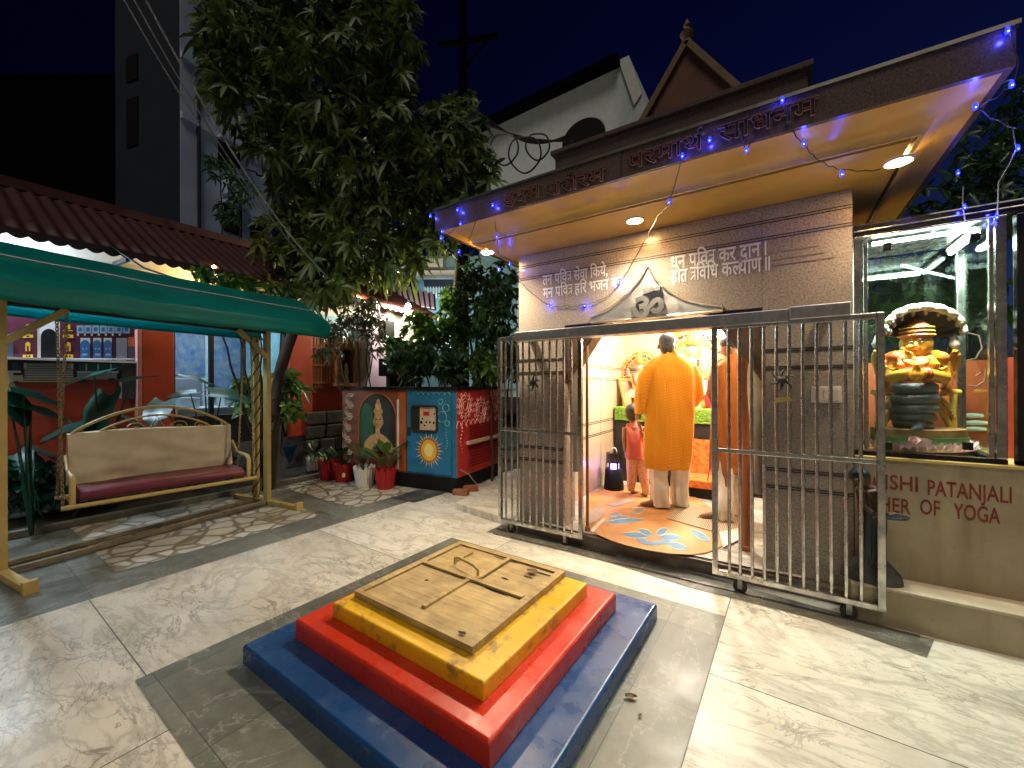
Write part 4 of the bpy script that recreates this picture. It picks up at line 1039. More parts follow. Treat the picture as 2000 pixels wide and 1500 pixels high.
for k, (a, h, r) in enumerate(((.55, .90, .022), (.47, .905, .016), (.41, .905, .016), (.35, .90, .016), (.50, .86, .014), (.53, .95, .014), (.34, 1.02, .012))): fpoly(b, circ(a, h, r, r, 12), 4, .0145)
b.build('control_panel', [M['g_cream'], M['g_dark'], M['g_red'], M['g_yel'], M['black']], door, fix=False)
b = MB(); cx, cz = .43, .535
for k in range(28):
    a = 2 * math.pi * k / 28; l = .245 if k % 2 == 0 else .20; w = .10
    fpoly(b, [(cx + .13 * math.cos(a - w), cz + .14 * math.sin(a - w)), (cx + l * math.cos(a), cz + l * 1.04 * math.sin(a)), (cx + .13 * math.cos(a + w), cz + .14 * math.sin(a + w))], 0, .0135)
fpoly(b, circ(cx, cz, .148, .165), 1, .0145); fpoly(b, circ(cx, cz, .125, .14), 2, .0155); fpoly(b, circ(cx, cz, .075, .085), 3, .0165)
b.build('sun_painting', [M['g_cream'], M['g_orange'], M['g_yel'], M['g_yel2']], door, fix=False)
b = MB(); b.prism([GF(.735, .83, .013), GF(.78, .83, .013), GF(.78, .72, .013), GF(.735, .72, .013)], -GYv * .012); b.build('latch', M['iron'], door, bevel=.004)
b = MB()
for (a, h, r) in ((.22, .98, .07), (.16, 1.10, .05), (.24, 1.18, .035), (.14, .90, .035)): b.tube([GF(x, y, .002 if x < .07 else .014) for x, y in circ(a, h, r, r, 18)], .006, 4, closed=True)
for k in range(8): fpoly(b, circ(.15 + .012 * math.sin(k), .82 - k * .035, .010, .012, 8), 0, .0145)
for k in range(7): b.tube([GF(.14 + k * .085 + .04 * math.cos(t * .5), 1.275 + .03 * math.sin(t * .5), .004) for t in range(0, 8)], .005, 4)
b.build('door_mandala', M['g_lblue'], gen)
# mural with the bust under an arch
b = MB(); ax = 1.33
b.poly([GF(a, h, .001) for a, h in ([(.86, .30), (1.80, .30), (1.80, .85)] + circ(ax, .85, .44, .44, 20, math.pi, 0)[::1][1:] + [(.86, .85)])][::1], 0) if False else None
fpoly(b, [(.82, .22), (.955, .22), (.955, 1.30), (.82, 1.30)], 1, .0015)
fpoly(b, [(ax - .34, .44), (ax + .34, .44)] + circ(ax, .92, .34, .36, 20, 0, math.pi), 0, .002)
fpoly(b, [(ax + .05, .46)] + circ(ax + .20, .75, .13, .40, 16, -math.pi / 2, math.pi / 2) + [(ax + .1, 1.1)], 3, .003)
fpoly(b, circ(ax - .02, .91, .105, .150, 22), 0, .0036); fpoly(b, circ(ax - .02, .90, .084, .125, 22), 2, .004); fpoly(b, [(ax + .02, .79)] + circ(ax - .02, .90, .084, .125, 10, -math.pi / 2.4, math.pi / 2.4) + [(ax + .03, .95)], 5, .0043)                                   # face
fpoly(b, [(ax - .045, .80), (ax + .03, .80), (ax + .035, .70), (ax - .055, .70)], 2, .0042)  # neck
fpoly(b, [(ax - .30, .46), (ax - .27, .58), (ax - .15, .68), (ax - .05, .715), (ax + .04, .715), (ax + .14, .67), (ax + .24, .58), (ax + .26, .46)], 2, .0041)
fpoly(b, circ(ax - .02, 1.03, .085, .055, 18), 4, .0045); fpoly(b, circ(ax - .02, 1.10, .055, .055, 16), 2, .005); fpoly(b, circ(ax - .02, 1.165, .03, .04, 12), 4, .0052)
for s in (-1, 1):
    fpoly(b, circ(ax - .02 + s * .032, .915, .024, .010, 10), 0, .005); fpoly(b, [(ax - .02 + s * .052, .938), (ax - .02 + s * .014, .944), (ax - .02 + s * .014, .938)], 0, .005)
    fpoly(b, circ(ax - .02 + s * .082, .875, .012, .04, 10), 4, .0046)
fpoly(b, [(ax - .026, .92), (ax - .008, .872), (ax - .034, .872)], 1, .005); fpoly(b, circ(ax - .02, .842, .028, .010, 10), 1, .005); fpoly(b, circ(ax - .02, .968, .010, .014, 8), 1, .005)
fpoly(b, [(ax - .10, .66), (ax - .02, .60), (ax + .06, .66), (ax + .05, .68), (ax - .02, .63), (ax - .09, .68)], 4, .005)
for s in (-1, 1): b.tube([GF(ax + s * .345, .44, .004), GF(ax + s * .345, .92, .004)], .009, 5, 1)
b.tube([GF(x, y, .004) for x, y in circ(ax, .92, .345, .365, 20, 0, math.pi)], .009, 5, 1)
b.build('bust_mural', [M['g_dark'], M['g_orange'], M['g_flesh'], M['g_green'], M['g_gold'], M['g_flesh2']], gen, fix=False)
b = MB()
random.seed(11)
for k in range(6):
    for j in range(3): b.tube([GF(1.86 + .12 * math.cos(t) * (1 - j * .25) + .03 * math.sin(k), .34 + k * .17 + .085 * math.sin(t) * (1 - j * .25), .003) for t in [i * .5 - 1.9 for i in range(9)]], .006, 4)
b.build('swirl_mural', M['g_cream'], gen)
b = MB(); fpoly(b, [(.935, .24), (.972, .24), (.972, 1.20), (.935, 1.20)], 0, .006); b.build('white_strip', M['g_white'], gen, fix=False)
# mandala and grilles on the red side
b = MB()
def scirc(a, h, r, w=.007, n=20): b.tube([GS(x, y, .004) for x, y in circ(a, h, r, r * 1.0, n)], w, 4, closed=True)
for (a, h) in ((.20, 1.12), (.62, 1.05), (1.02, 1.15)):
    for r in (.06, .10, .145): scirc(a, h, r)
    for k in range(12):
        t = 2 * math.pi * k / 12; scirc(a + .19 * math.cos(t), h + .16 * math.sin(t) if h + .16 * math.sin(t) < 1.31 else 1.30, .022, .006, 10)
    for k in range(8):
        t = 2 * math.pi * k / 8; b.ell(GS(a + .122 * math.cos(t), h + .122 * math.sin(t), .003), (.012, .012, .012), nu=8, nv=5)
for k in range(9): b.ell(GS(.10 + .02 * math.sin(k), .88 - k * .045, .003), .016 - .001 * k, nu=8, nv=5)
for k in range(10): b.tube([GS(.04 + k * .12 + .05 * math.cos(t * .5), .86 + .07 * math.sin(t * .5), .003) for t in range(8)], .006, 4)
b.build('mandala', M['g_pink'], gen)
for z0, z1 in ((.28, .58), (.66, .86)):
    b = MB(); b.prism([GS(.28, z0, .003), GS(1.22, z0, .003), GS(1.22, z1, .003), GS(.28, z1, .003)], -GX * .004, 0)
    b.build('grille_recess', M['maroon'], gen)
    b = MB(); n = 20
    for k in range(n + 1): a = .28 + .94 * k / n; b.beam(GS(a, z0, .012), GS(a, z1, .012), .006, .006)
    nn = 7
    for k in range(nn + 1): h = z0 + (z1 - z0) * k / nn; b.beam(GS(.28, h, .018), GS(1.22, h, .018), .006, .006)
    b.build('grille', M['g_red'], gen)
b = MB(); b.prism([GS(.22, .605, .004), GS(1.25, .605, .004), GS(1.25, .645, .004), GS(.22, .645, .004)], -GX * .05); b.build('side_shelf', M['g_cream'], gen, bevel=.004)
b = MB(); b.tube([GS(.05, .30, .02), GS(.2, .22, .05), GS(.35, .05, .09), GS(.6, .03, .12)], .008, 6); tag(b.build('hose', M['wire_lt'], smooth=60), 'thin grey hose trailing from the generator side to the floor', 'hose')
for k, (px, py) in enumerate(((893, 968), (912, 960))):
    c = gz(px, py); b = MB(); T = Matrix.Translation((c.x + .02, c.y + .05, 0)) @ Matrix.Rotation(R(14 + 30 * k), 4, 'Z'); b.bx(-.10, .10, -.045, .045, 0.001, .07, 0, T)
    tag(b.build('brick', M['brick'], bevel=.006, origin=(c.x, c.y, 0)), ('loose brick under the front corner of the generator', 'loose brick behind the one at the generator corner')[k], 'brick', 'bricks under the generator')

# ------------------------------------------------------------------ leaf and plant helpers
def leaf_blade(b, base, d, up, ln, wd, fold=.25, droop=.3, m=0, n=4):
    d = Vector(d).normalized(); s = d.cross(Vector(up)); s = s.normalized() if s.length > 1e-4 else d.orthogonal().normalized(); u = s.cross(d)
    vs = []
    for i in range(n + 1):
        t = i / n; w = wd * .5 * (math.sin(math.pi * min(1, t * .92 + .05)) ** .8) * (1 if t < 1 else 0.02)
        c = Vector(base) + d * (ln * t) - Vector((0, 0, 1)) * (droop * ln * t * t)
        vs += [c - s * w + u * (w * fold), c, c + s * w + u * (w * fold)]
    fs = []
    for i in range(n):
        o = i * 3; fs += [(o, o + 1, o + 4, o + 3), (o + 1, o + 2, o + 5, o + 4)]
    b.add(vs, fs, m)
def rvec():
    while True:
        v = Vector((random.uniform(-1, 1), random.uniform(-1, 1), random.uniform(-1, 1)))
        if .05 < v.length < 1: return v.normalized()
def rosette(b, c, axis, n, ln, wd, spread=.9, droop=.35, m=0):
    axis = Vector(axis).normalized(); x = axis.orthogonal().normalized(); y = axis.cross(x); a0 = random.random() * 6
    for k in range(n):
        a = a0 + 2 * math.pi * k / n + random.uniform(-.25, .25); r = spread * random.uniform(.7, 1.15)
        d = axis * (1 - r * .65) + (x * math.cos(a) + y * math.sin(a)) * r
        leaf_blade(b, c, d, axis, ln * random.uniform(.55, 1.2), wd * random.uniform(.8, 1.15), .25, droop * random.uniform(.5, 1.4), m, 3)
def limb(b, pts, r0, r1, n=8, wob=.03, seed=1):
    P = []; N = 10
    pts = [Vector(p) for p in pts]
    for i in range(N + 1):
        t = i / N * (len(pts) - 1); k = min(int(t), len(pts) - 2); f = t - k
        P.append(pts[k].lerp(pts[k + 1], f) + Vector((noise.noise(Vector((i * .7, seed, 0))), noise.noise(Vector((i * .7, seed, 5))), 0)) * wob)
    b.tube(P, [r0 + (r1 - r0) * i / N for i in range(N + 1)], n)
    return P

# ------------------------------------------------------------------ flower pots
pots = [((741, 957), 'red', 'bright red crenellated pot standing nearest the generator door', 0), ((700, 953), 'white', 'white crenellated pot with purple leaved plant before the bust mural', 1), ((659, 943), 'red', 'dark red pot with a pale sticker, left of the front white pot', 2), ((629, 939), 'red', 'dark red pot between the rear white pot and the stickered one', 3), ((606, 930), 'white', 'white crenellated pot farthest left, by the planting bed', 4)]
M['pot_red'] = pm('red_plastic_pot', (.42, .012, .014), .35, var=.2); M['pot_white'] = pm('white_plastic_pot', (.74, .72, .66), .4, var=.12)
for (px, py), colr, lab, k in pots:
    p = gz(px, py); p.y += .10; dep = (Vector((p.x, p.y, 0)) - Vector((0, 0, 0))).length
    t = thing('flower_pot', lab, 'flower pot', (p.x, p.y, 0), 'crenellated plastic flower pots')
    H = .265; r0, r1 = .105, .145; N = 44; b = MB(); rings = []
    for (z, rr0) in ((0.0, r0 * .96), (.01, r0), (H * .75, r0 + (r1 - r0) * .75), (H, r1)):
        rings.append([(p.x + (rr0 + (.005 if j % 2 else -.003)) * math.cos(2 * math.pi * j / N), p.y + (rr0 + (.005 if j % 2 else -.003)) * math.sin(2 * math.pi * j / N), z + (0 if z < H else (.022 if j % 4 < 2 else -.012))) for j in range(N)])
    inner = [[(p.x + (r1 - .012) * math.cos(2 * math.pi * j / N), p.y + (r1 - .012) * math.sin(2 * math.pi * j / N), H + (.022 if j % 4 < 2 else -.012)) for j in range(N)], [(p.x + (r1 - .02) * math.cos(2 * math.pi * j / N), p.y + (r1 - .02) * math.sin(2 * math.pi * j / N), H * .8) for j in range(N)]]
    b.loft(rings + inner, 0, True, False); b.poly([Vector(q) for q in rings[0]][::-1]); b.build('pot', M['pot_' + colr], t, smooth=40)
    b = MB(); b.lathe([(.0, H * .82), (r1 - .018, H * .82)], (p.x, p.y, 0), 24, cap=False); b.build('soil', M['soil'], t)
    b = MB(); random.seed(20 + k)
    nl = (11, 9, 9, 8, 7)[k]; ln = (.34, .26, .22, .18, .22)[k]
    st = MB()
    for i in range(nl):
        a = random.random() * 6.28; e = random.uniform(.5, 1.3); hh = random.uniform(.10, .30) if k < 2 else random.uniform(.04, .2)
        base = Vector((p.x + .03 * math.cos(a), p.y + .03 * math.sin(a), H * .82)); tip = base + Vector((math.cos(a) * hh * .35, math.sin(a) * hh * .35, hh))
        st.tube([base, base.lerp(tip, .5) + Vector((0, 0, .01)), tip], .004, 5)
        leaf_blade(b, tip, Vector((math.cos(a), math.sin(a), e * 1.3)), (0, 0, 1), ln * random.uniform(.7, 1.1), ln * .36, .3, .25, 0, 6)
    st.build('stems', M['leaf_dk'], t, smooth=60); b.build('foliage', M['leaf_pot'] if k == 1 else M['leaf_lime'] if k in (0, 3) else M['leaf_dk'], t, smooth=180, fix=False)
    if k == 2:
        d = (CO - p); d.z = 0; d.normalize(); s = d.cross(Vector((0, 0, 1)))
        b = MB(); b.poly([Vector((p.x, p.y, .12)) + d * .140 + s * (.024 * math.cos(q)) + Vector((0, 0, .035 * math.sin(q))) + d * .0 for q in [2 * math.pi * i / 12 for i in range(12)]]); b.build('sticker', M['g_yel2'], t, fix=False)
# ------------------------------------------------------------------ long painted building behind the swing
BX = -6.70
def bw(px, py, d=0.0): p = gx(px, py, BX + d); return p
bld = thing('painted_building', 'long low building, red walls, painted shelf mural and dark red sheet roof', 'building', (BX - 1, 3, 0))
Yp = {k: gx(k, 700, BX).y for k in (0, 272, 335, 550, 600, 745)}
YE = gx(752, 700, BX).y
b = MB(); b.bx(BX - .2, BX, -4.0, Yp[272], .55, 2.02); b.build('red_wall', M['red_wall'], bld)
M['base_grey'] = pm('grey_plinth_plaster', (.16, .16, .16), .8, var=.35)
b = MB(); b.bx(BX - .2, BX + .03, -4.0, YE, 0, .56); b.build('base_wall', M['base_grey'], bld)
for k, (a, c) in enumerate(((Yp[272], Yp[335]), (gx(560, 700, BX).y, Yp[600] + .03))):
    b = MB(); b.bx(BX - .2, BX + .10, a, c, .56, 2.35); b.build('pillar', M['red_pillar'], bld, bevel=.01)
b = MB(); b.bx(BX - .2, BX - .01, -4.0, 6.9, 2.35, 3.02); b.bx(BX - .2, BX - .01, -4.0, Yp[272] - .02, 2.02, 2.35); b.build('upper_wall', M['cream_wall'], bld)
b = MB(); b.bx(BX - .2, BX, Yp[600] + .03, gx(700, 700, BX).y, .56, 2.35); b.build('orange_wall', M['red_pillar'], bld)
b = MB(); b.bx(BX - .2, BX + .05, gx(700, 700, BX).y, YE, .56, 2.95); b.build('lilac_pillar', M['lilac_wall'], bld, bevel=.01)
b = MB(); b.bx(BX - 6, BX - .01, YE - .06, YE, .56, 2.9); b.build('end_wall', M['sky_wall'], bld)
b = MB(); b.bx(BX - 4.5, BX - 4.4, -4, YE, 0, 3.0); b.build('rear_wall', M['cream_wall'], bld)
b = MB(); b.bx(BX - 4.4, BX - .2, -4, YE, .40, .45); b.build('room_floor', M['base_grey'], bld)
b = MB(); b.bx(BX - 4.4, BX - .2, -4, YE, 2.9, 2.95); b.build('room_ceiling', M['cream_wall'], bld)
for y in (Yp[272] + .0, Yp[600] + .02):
    b = MB(); b.bx(BX - 4.4, BX - .21, y - .05, y, .45, 2.9); b.build('cross_wall', M['sky_wall'], bld)
# pink band and sky-blue mural over the orange wall
b = MB()
for (x0, y0, x1, y1, m) in ((556, 548, 602, 610, 0), (612, 612, 700, 668, 1), (560, 640, 610, 658, 2), (655, 628, 690, 640, 2), (620, 622, 640, 636, 2)):
    A = bw(x0, y0); B = bw(x1, y1); b.bx(BX - .005, BX + .006 + m * .002, A.y, B.y, min(A.z, B.z), max(A.z, B.z), m)
b.build('upper_mural', [M['pink_wall'], M['sky_wall'], M['white']], bld)
# corrugated roof
EZ = 2.93; EX = -6.22
def roof(i, j):
    y = -4.5 + 11.2 * i; t = j; w = .018 * math.sin(y * 2 * math.pi / .135)
    return (EX - 1.7 * t, y, EZ + .95 * t - .10 * max(0, (y - 5) * .3) + w)
b = MB(); b.grid(roof, 830, 5); rf = b.build('roof', M['roof_red'], bld, smooth=180, fix=False); s_ = rf.modifiers.new('thickness', 'SOLIDIFY'); s_.thickness = .008
b = MB(); n = 160
for k in range(int(11.2 / .135)):
    y = -4.5 + k * .135; dz = -.10 * max(0, (y - 5) * .3)
    b.poly([(EX + .004, y, EZ + dz + .02), (EX + .004, y + .135, EZ + dz + .02)] + [(EX + .004, y + .135 * (1 - q / 8), EZ + dz - .045 - .035 * math.sin(math.pi * q / 8)) for q in range(9)])
b.build('scalloped_edge', M['roof_red'], bld, fix=False)
b = MB(); b.bx(EX - 1.75, EX - 1.6, -4.5, 6.5, EZ + .90, EZ + 1.03); b.build('ridge_capping', M['roof_red'], bld)
b = MB()
for k in range(7): y = -3 + k * 1.5; b.beam((BX, y, EZ - .06), (EX + .02, y, EZ - .06 - .02), .04, .05)
b.build('rafters', M['iron'], bld)
# painted shelf mural
M['mu_maroon'] = pm('mural_maroon', (.105, .010, .030), .55, var=.2); M['mu_white'] = pm('mural_white_line', (.66, .60, .62), .55, var=.12); M['mu_blue'] = pm('mural_bottle_blue', (.03, .14, .38), .5, var=.25)
M['mu_grey'] = pm('mural_grey', (.28, .28, .32), .6, var=.15); M['mu_dgrey'] = pm('mural_dark_grey', (.06, .07, .09), .6, var=.2); M['mu_teal'] = pm('mural_teal', (.02, .11, .15), .6, var=.2); M['mu_pale'] = pm('mural_pale_blue_tile', (.30, .42, .55), .6, var=.2)
b = MB(); lay = [0]
def mr(x0, y0, x1, y1, m, arch=False):
    lay[0] += 1; d = .004 + lay[0] * .00035
    P = lambda zx, zy: bw(zx * .2, 560 + zy * .2, d)
    if arch:
        q = [P(x0, y1), P(x1, y1)] + [P((x0 + x1) / 2 + (x1 - x0) / 2 * math.cos(t), y0 + (x1 - x0) * .5 - (x1 - x0) * .5 * math.sin(t)) for t in [math.pi * k / 10 for k in range(11)]]
    else: q = [P(x0, y1), P(x1, y1), P(x1, y0), P(x0, y0)]
    b.poly(q, m)
mr(-700, 250, 1365, 760, 0); mr(-700, 740, 1365, 1100, 0); mr(140, 940, 850, 1275, 9); mr(-700, 940, 140, 1275, 9); mr(850, 900, 1190, 1275, 9)
mr(365, 330, 585, 706, 8); mr(392, 352, 560, 700, 1); mr(398, 410, 556, 695, 7, True)
for cx in (272, 665):
    mr(cx - 22, 365, cx + 22, 415, 2, True); mr(cx - 48, 425, cx + 48, 433, 2); mr(cx - 52, 468, cx + 52, 500, 2); mr(cx - 14, 476, cx + 14, 492, 0); mr(cx - 25, 540, cx + 25, 630, 2, True); mr(cx - 9, 575, cx + 9, 630, 0, True); mr(cx - 50, 662, cx + 50, 696, 2); mr(cx - 20, 670, cx - 4, 688, 0); mr(cx + 8, 670, cx + 24, 688, 0)
for k in range(7): mr(750 + k * 75, 378, 818 + k * 75, 455, 6); mr(768 + k * 75, 398, 800 + k * 75, 436, 3)
for k in range(7): mr(752 + k * 68, 458, 770 + k * 68, 478, 1)
for x in (785, 910, 1013): mr(x, 500, x + 96 if x < 900 else x + 78, 560, 1); mr(x, 520, x + 92 if x < 900 else x + 78, 695, 3, True); mr(x + 18, 598, x + 32, 614, 6); mr(x + 52, 598, x + 66, 614, 6); mr(x + 20, 652, x + 68, 672, 6)
mr(1135, 500, 1240, 722, 4); mr(1248, 490, 1365, 582, 10); mr(1248, 584, 1365, 730, 5); mr(25, 470, 130, 695, 5); mr(30, 465, 120, 520, 8)
mr(-700, 698, 1312, 712, 1); mr(760, 752, 1240, 820, 11); 
for x in (835, 950, 1075, 1195): mr(x, 752, x + 16, 815, 1)
for k in range(11): mr(240 - (k > 7) * 60, 752 + k * 17, 715 + (k > 7) * 40, 761 + k * 17, 1 if k < 8 else 8)
mr(232, 745, 260, 800, 1); mr(690, 750, 718, 800, 1); mr(752, 824, 1160, 842, 1); mr(752, 842, 1140, 905, 4); mr(1060, 890, 1120, 930, 0); mr(1190, 760, 1365, 1095, 5); mr(1165, 905, 1190, 1090, 1)
mr(-20, 820, 205, 840, 1); mr(-20, 842, 130, 960, 8); mr(130, 865, 225, 920, 8); mr(120, 742, 182, 810, 11)
b.build('shelf_mural', [M['mu_maroon'], M['mu_white'], M['g_yel'], M['mu_blue'], M['mu_grey'], M['mu_dgrey'], M['mu_pale'], M['black'], M['g_cream'], M['red_wall'], M['g_orange'], M['mu_teal']], bld, fix=False)
b = MB(); A = bw(5, 701); B = bw(264, 708); b.bx(BX, BX + .09, A.y, B.y, B.z - .012, B.z + .012); b.build('shelf_ledge', M['white'], bld)
b = MB(); b.bx(BX - .005, BX + .11, Yp[272] - .045, Yp[272] - .002, .56, 2.1); b.build('pink_edge', M['pink_wall'], bld)
# window with lit room
y0, y1 = Yp[335] + .005, gx(560, 700, BX).y - .005; z0, z1 = .98, 2.10
b = MB(); fr = .035
b.bx(BX - .1, BX + .0, y0, y0 + fr, .56, 2.35); b.bx(BX - .1, BX, y1 - fr, y1, .56, 2.35); b.bx(BX - .1, BX, y0 + fr, y1 - fr, z0 - .05, z0); b.bx(BX - .1, BX, y0 + fr, y1 - fr, 2.25, 2.35)
for px in (415, 478): y = gx(px, 700, BX).y; b.bx(BX - .08, BX - .02, y - .025, y + .025, z0, 2.25)
win = b.build('window', M['iron'], bld)
b = MB(); b.bx(BX - .06, BX - .054, y0 + fr, y1 - fr, z0, 2.25); b.build('pane', M['glass_dk'], win)
b = MB(); b.bx(BX - .1, BX + .02, y0, y1, .56, z0 - .05); b.build('window_sill_wall', M['iron'], win)
M['poster'] = pm('blue_poster', (.05, .16, .42), .4, scale=9, bmp=0, c2=(.34, .36, .38))
M['room_white'] = pm('white_room_fitting', (.75, .78, .82), .5, var=.15)
cnt = thing('shop_counter', 'white counter with stacked boxes seen through the lit window', 'counter', (BX - 1.2, 3.0, .45))
b = MB(); b.bx(BX - 1.6, BX - .9, Yp[335] + .3, Yp[600] - .3, .45, 1.05); b.build('counter_body', M['room_white'], cnt, bevel=.01)
for k, (y, w, h) in enumerate(((2.5, .25, .16), (3.1, .35, .24), (3.55, .22, .30))): b = MB(); b.bx(BX - 1.4, BX - 1.1, y, y + w, 1.051, 1.05 + h); b.build('box', M['room_white'], cnt, bevel=.006)
for k, (ya, yb, za, zb2, mm, lab) in enumerate(((1.75, 2.75, 1.60, 2.5, 'poster', 'blue poster high on the room wall, seen through the window left half'), (3.0, 3.9, 1.15, 2.4, 'poster', 'blue poster with figures seen through the window right half'), (1.9, 2.7, .9, 1.52, 'mu_grey', 'grey board on the room wall under the blue poster'))):
    b = MB(); b.bx(BX - 2.3, BX - 2.26, ya + .4, yb + .5, za, zb2); tag(b.build('wall_poster', M[mm]), lab, 'poster')
b = MB(); b.bx(BX - 2.36, BX - 2.31, Yp[272], Yp[600] + .02, .45, 2.9); b.build('partition', M['room_white'], bld)
M['room_tube'] = emit('lit_room_tube', (.78, .90, 1.0), 12)
b = MB(); b.tube([(BX - 1.2, 2.2, 2.8), (BX - 1.2, 3.5, 2.8)], .02, 8); tag(b.build('tube_light', M['room_tube']), 'lit white tube light on the ceiling of the room behind the window', 'tube light')
lamp('room_lamp', 'AREA', (BX - 1.2, 2.85, 2.74), 14, (.78, .9, 1.0), .1, None, shape='RECTANGLE', size_y=1.2, dir=(0, 0, -1))
# brick niche beside the orange wall
nA, nB = gx(640, 700, BX + .12), gx(704, 700, BX + .12)
ni = thing('brick_niche', 'small brick wall niche with pointed top and a figurine inside', 'niche', (BX + .1, (nA.y + nB.y) / 2, .9))
b = MB(); zb0, zb1 = gx(680, 748, BX + .15).z, gx(680, 684, BX + .15).z; ya, yb = gx(658, 720, BX + .15).y, gx(702, 720, BX + .15).y; t = (yb - ya) * .24
b.bx(BX, BX + .15, ya, ya + t, zb0, zb1); b.bx(BX, BX + .15, yb - t, yb, zb0, zb1); b.bx(BX, BX + .17, ya - .03, yb + .03, zb1, zb1 + .06); b.bx(BX, BX + .2, ya - .03, yb + .03, zb0 - .06, zb0)
b.prism([(BX + .12, ya - .02, zb1 + .06), (BX + .12, yb + .02, zb1 + .06), (BX + .12, (ya + yb) / 2, zb1 + .24)], (-.12, 0, 0)); b.build('surround', M['brick'], ni, bevel=.006)
b = MB(); b.bx(BX + .002, BX + .01, ya + t, yb - t, zb0, zb1); b.build('recess', M['g_dark'], ni)
b = MB(); yc = (ya + yb) / 2; b.lathe([(.05, zb0), (.055, zb0 + .05), (.03, zb0 + .14), (.045, zb0 + .20), (.03, zb0 + .26), (.038, zb0 + .32), (.01, zb0 + .37)], (BX + .08, yc, 0), 14); tag(b.build('figurine', M['g_cream'], smooth=60, origin=(BX + .08, yc, zb0)), 'small pale figurine standing in the brick niche', 'figurine')
M['slat'] = pm('orange_brown_slat', (.36, .12, .04), .6, var=.3)
b = MB(); ya, yb = gx(604, 700, BX + .05).y, gx(650, 700, BX + .05).y
for k in range(9): y = ya + (yb - ya) * k / 8; b.bx(BX + .005, BX + .05, y - .02, y + .02, 1.35 + .0 * k, 2.25)
for z in (1.45, 1.75, 2.05): b.bx(BX + .051, BX + .065, ya, yb, z - .02, z + .02)
tag(b.build('slat_screen', M['slat'], origin=(BX, ya, 1.35)), 'orange brown slatted screen beside the red pillar and the niche', 'screen')
b = MB()
random.seed(4)
ya, yb = Yp[600] - .1, YE
for r_ in range(4):
    y = ya
    while y < yb:
        w = random.uniform(.22, .4); h = .22; b.bx(BX + .031, BX + .16 - r_ * .02 + random.uniform(0, .05), y, y + w - .015, .02 + r_ * .235, .02 + r_ * .235 + h); y += w
M['rubble'] = pm('dark_rubble_stone', (.085, .075, .068), .85, var=.6, scale=5, bmp=.6, bscale=18)
tag(b.build('rubble_wall', M['rubble'], bevel=.02, origin=(BX + .1, ya, 0)), 'dark rubble stone facing under the brick niche', 'wall')
# lit lamps along the eave
M['bulb_y'] = emit('lit_yellow_bulb', (1.0, .66, .16), 60); M['bulb_w'] = emit('lit_white_bulb', (1.0, .93, .74), 90)
for (px, py, d, r, mt, e, c, lab) in ((418, 522, .34, .022, 'bulb_y', 26, (1, .68, .26), 'lit yellow bulb under the red roof, above the swing canopy'), (702, 572, .36, .022, 'bulb_y', 20, (1, .70, .30), 'lit yellow bulb under the red roof near the lilac pillar'), (797, 598, .62, .05, 'bulb_w', 150, (1, .90, .70), 'big glaring white bulb at the end of the red roof')):
    p = gx(px, py, BX + d); t = thing('bulb', lab, 'bulb', p, 'lit bulbs along the red roof')
    b = MB(); b.ell(p, (r, r, r * 1.25)); b.build('glass', M[mt], t, smooth=180)
    b = MB(); b.tube([p + Vector((0, 0, r)), p + Vector((0, 0, r + .06))], r * .6, 10); b.build('cap', M['black'], t, smooth=50)
    lamp('bulb_lamp', 'POINT', p + Vector((r * 1.5, 0, -r * 1.8)), e, c, r, t)
p = gx(4, 470, BX + .05); te = thing('tube_light', 'lit bluish tube light on the upper wall at the far left under the red roof', 'tube light', p)
b = MB(); b.tube([(BX + .06, p.y - .75, 2.80), (BX + .06, p.y + .05, 2.80)], .018, 8); b.build('tube', M['room_tube'], te, smooth=60); b = MB(); b.bx(BX - .005, BX + .035, p.y - .8, p.y + .1, 2.78, 2.83); b.build('batten', M['white'], te)
lamp('tube_lamp', 'POINT', (BX + .16, p.y - .2, 2.76), 95, (.60, .80, 1.0), .08, te)
# coil of pale cable hanging by the white bulb
p = gx(800, 640, BX + .62); b = MB()
for k in range(6): b.tube([p + Vector((.02 * k - .04, (.10 + .012 * k) * math.sin(a) * (1 + .1 * k), .22 * (math.cos(a)) + .02 * k)) for a in [2 * math.pi * i / 20 for i in range(20)]], .006, 5, closed=True)
tag(b.build('cable_coil', M['wire_lt'], smooth=60, origin=p), 'coil of pale cable hanging under the big white bulb', 'cable')
# speaker / meter boxes on the lilac pillar
for (x0, y0, x1, y1, lab) in ((746, 625, 768, 665, 'black box on the pole by the lilac pillar, upper one'), (746, 700, 768, 735, 'black box low on the pole just above the generator top')):
    A = gx(x0, y0, BX + .45); B = gx(x1, y1, BX + .45); b = MB(); b.bx(BX + .35, BX + .5, A.y, B.y, B.z, A.z); b.bx(BX + .5, BX + .512, A.y + .03, B.y - .03, B.z + .03, A.z - .03)
    tag(b.build('meter_box', M['black'], bevel=.008, origin=(BX + .42, (A.y + B.y) / 2, B.z)), lab, 'box')
p = gx(757, 700, BX + .40); b = MB(); b.tube([(p.x, p.y, 0), (p.x, p.y, 2.7)], .03, 10); tag(b.build('thin_pole', M['iron'], smooth=50, origin=(p.x, p.y, 0)), 'thin dark pole carrying two black boxes by the lilac pillar', 'pole')
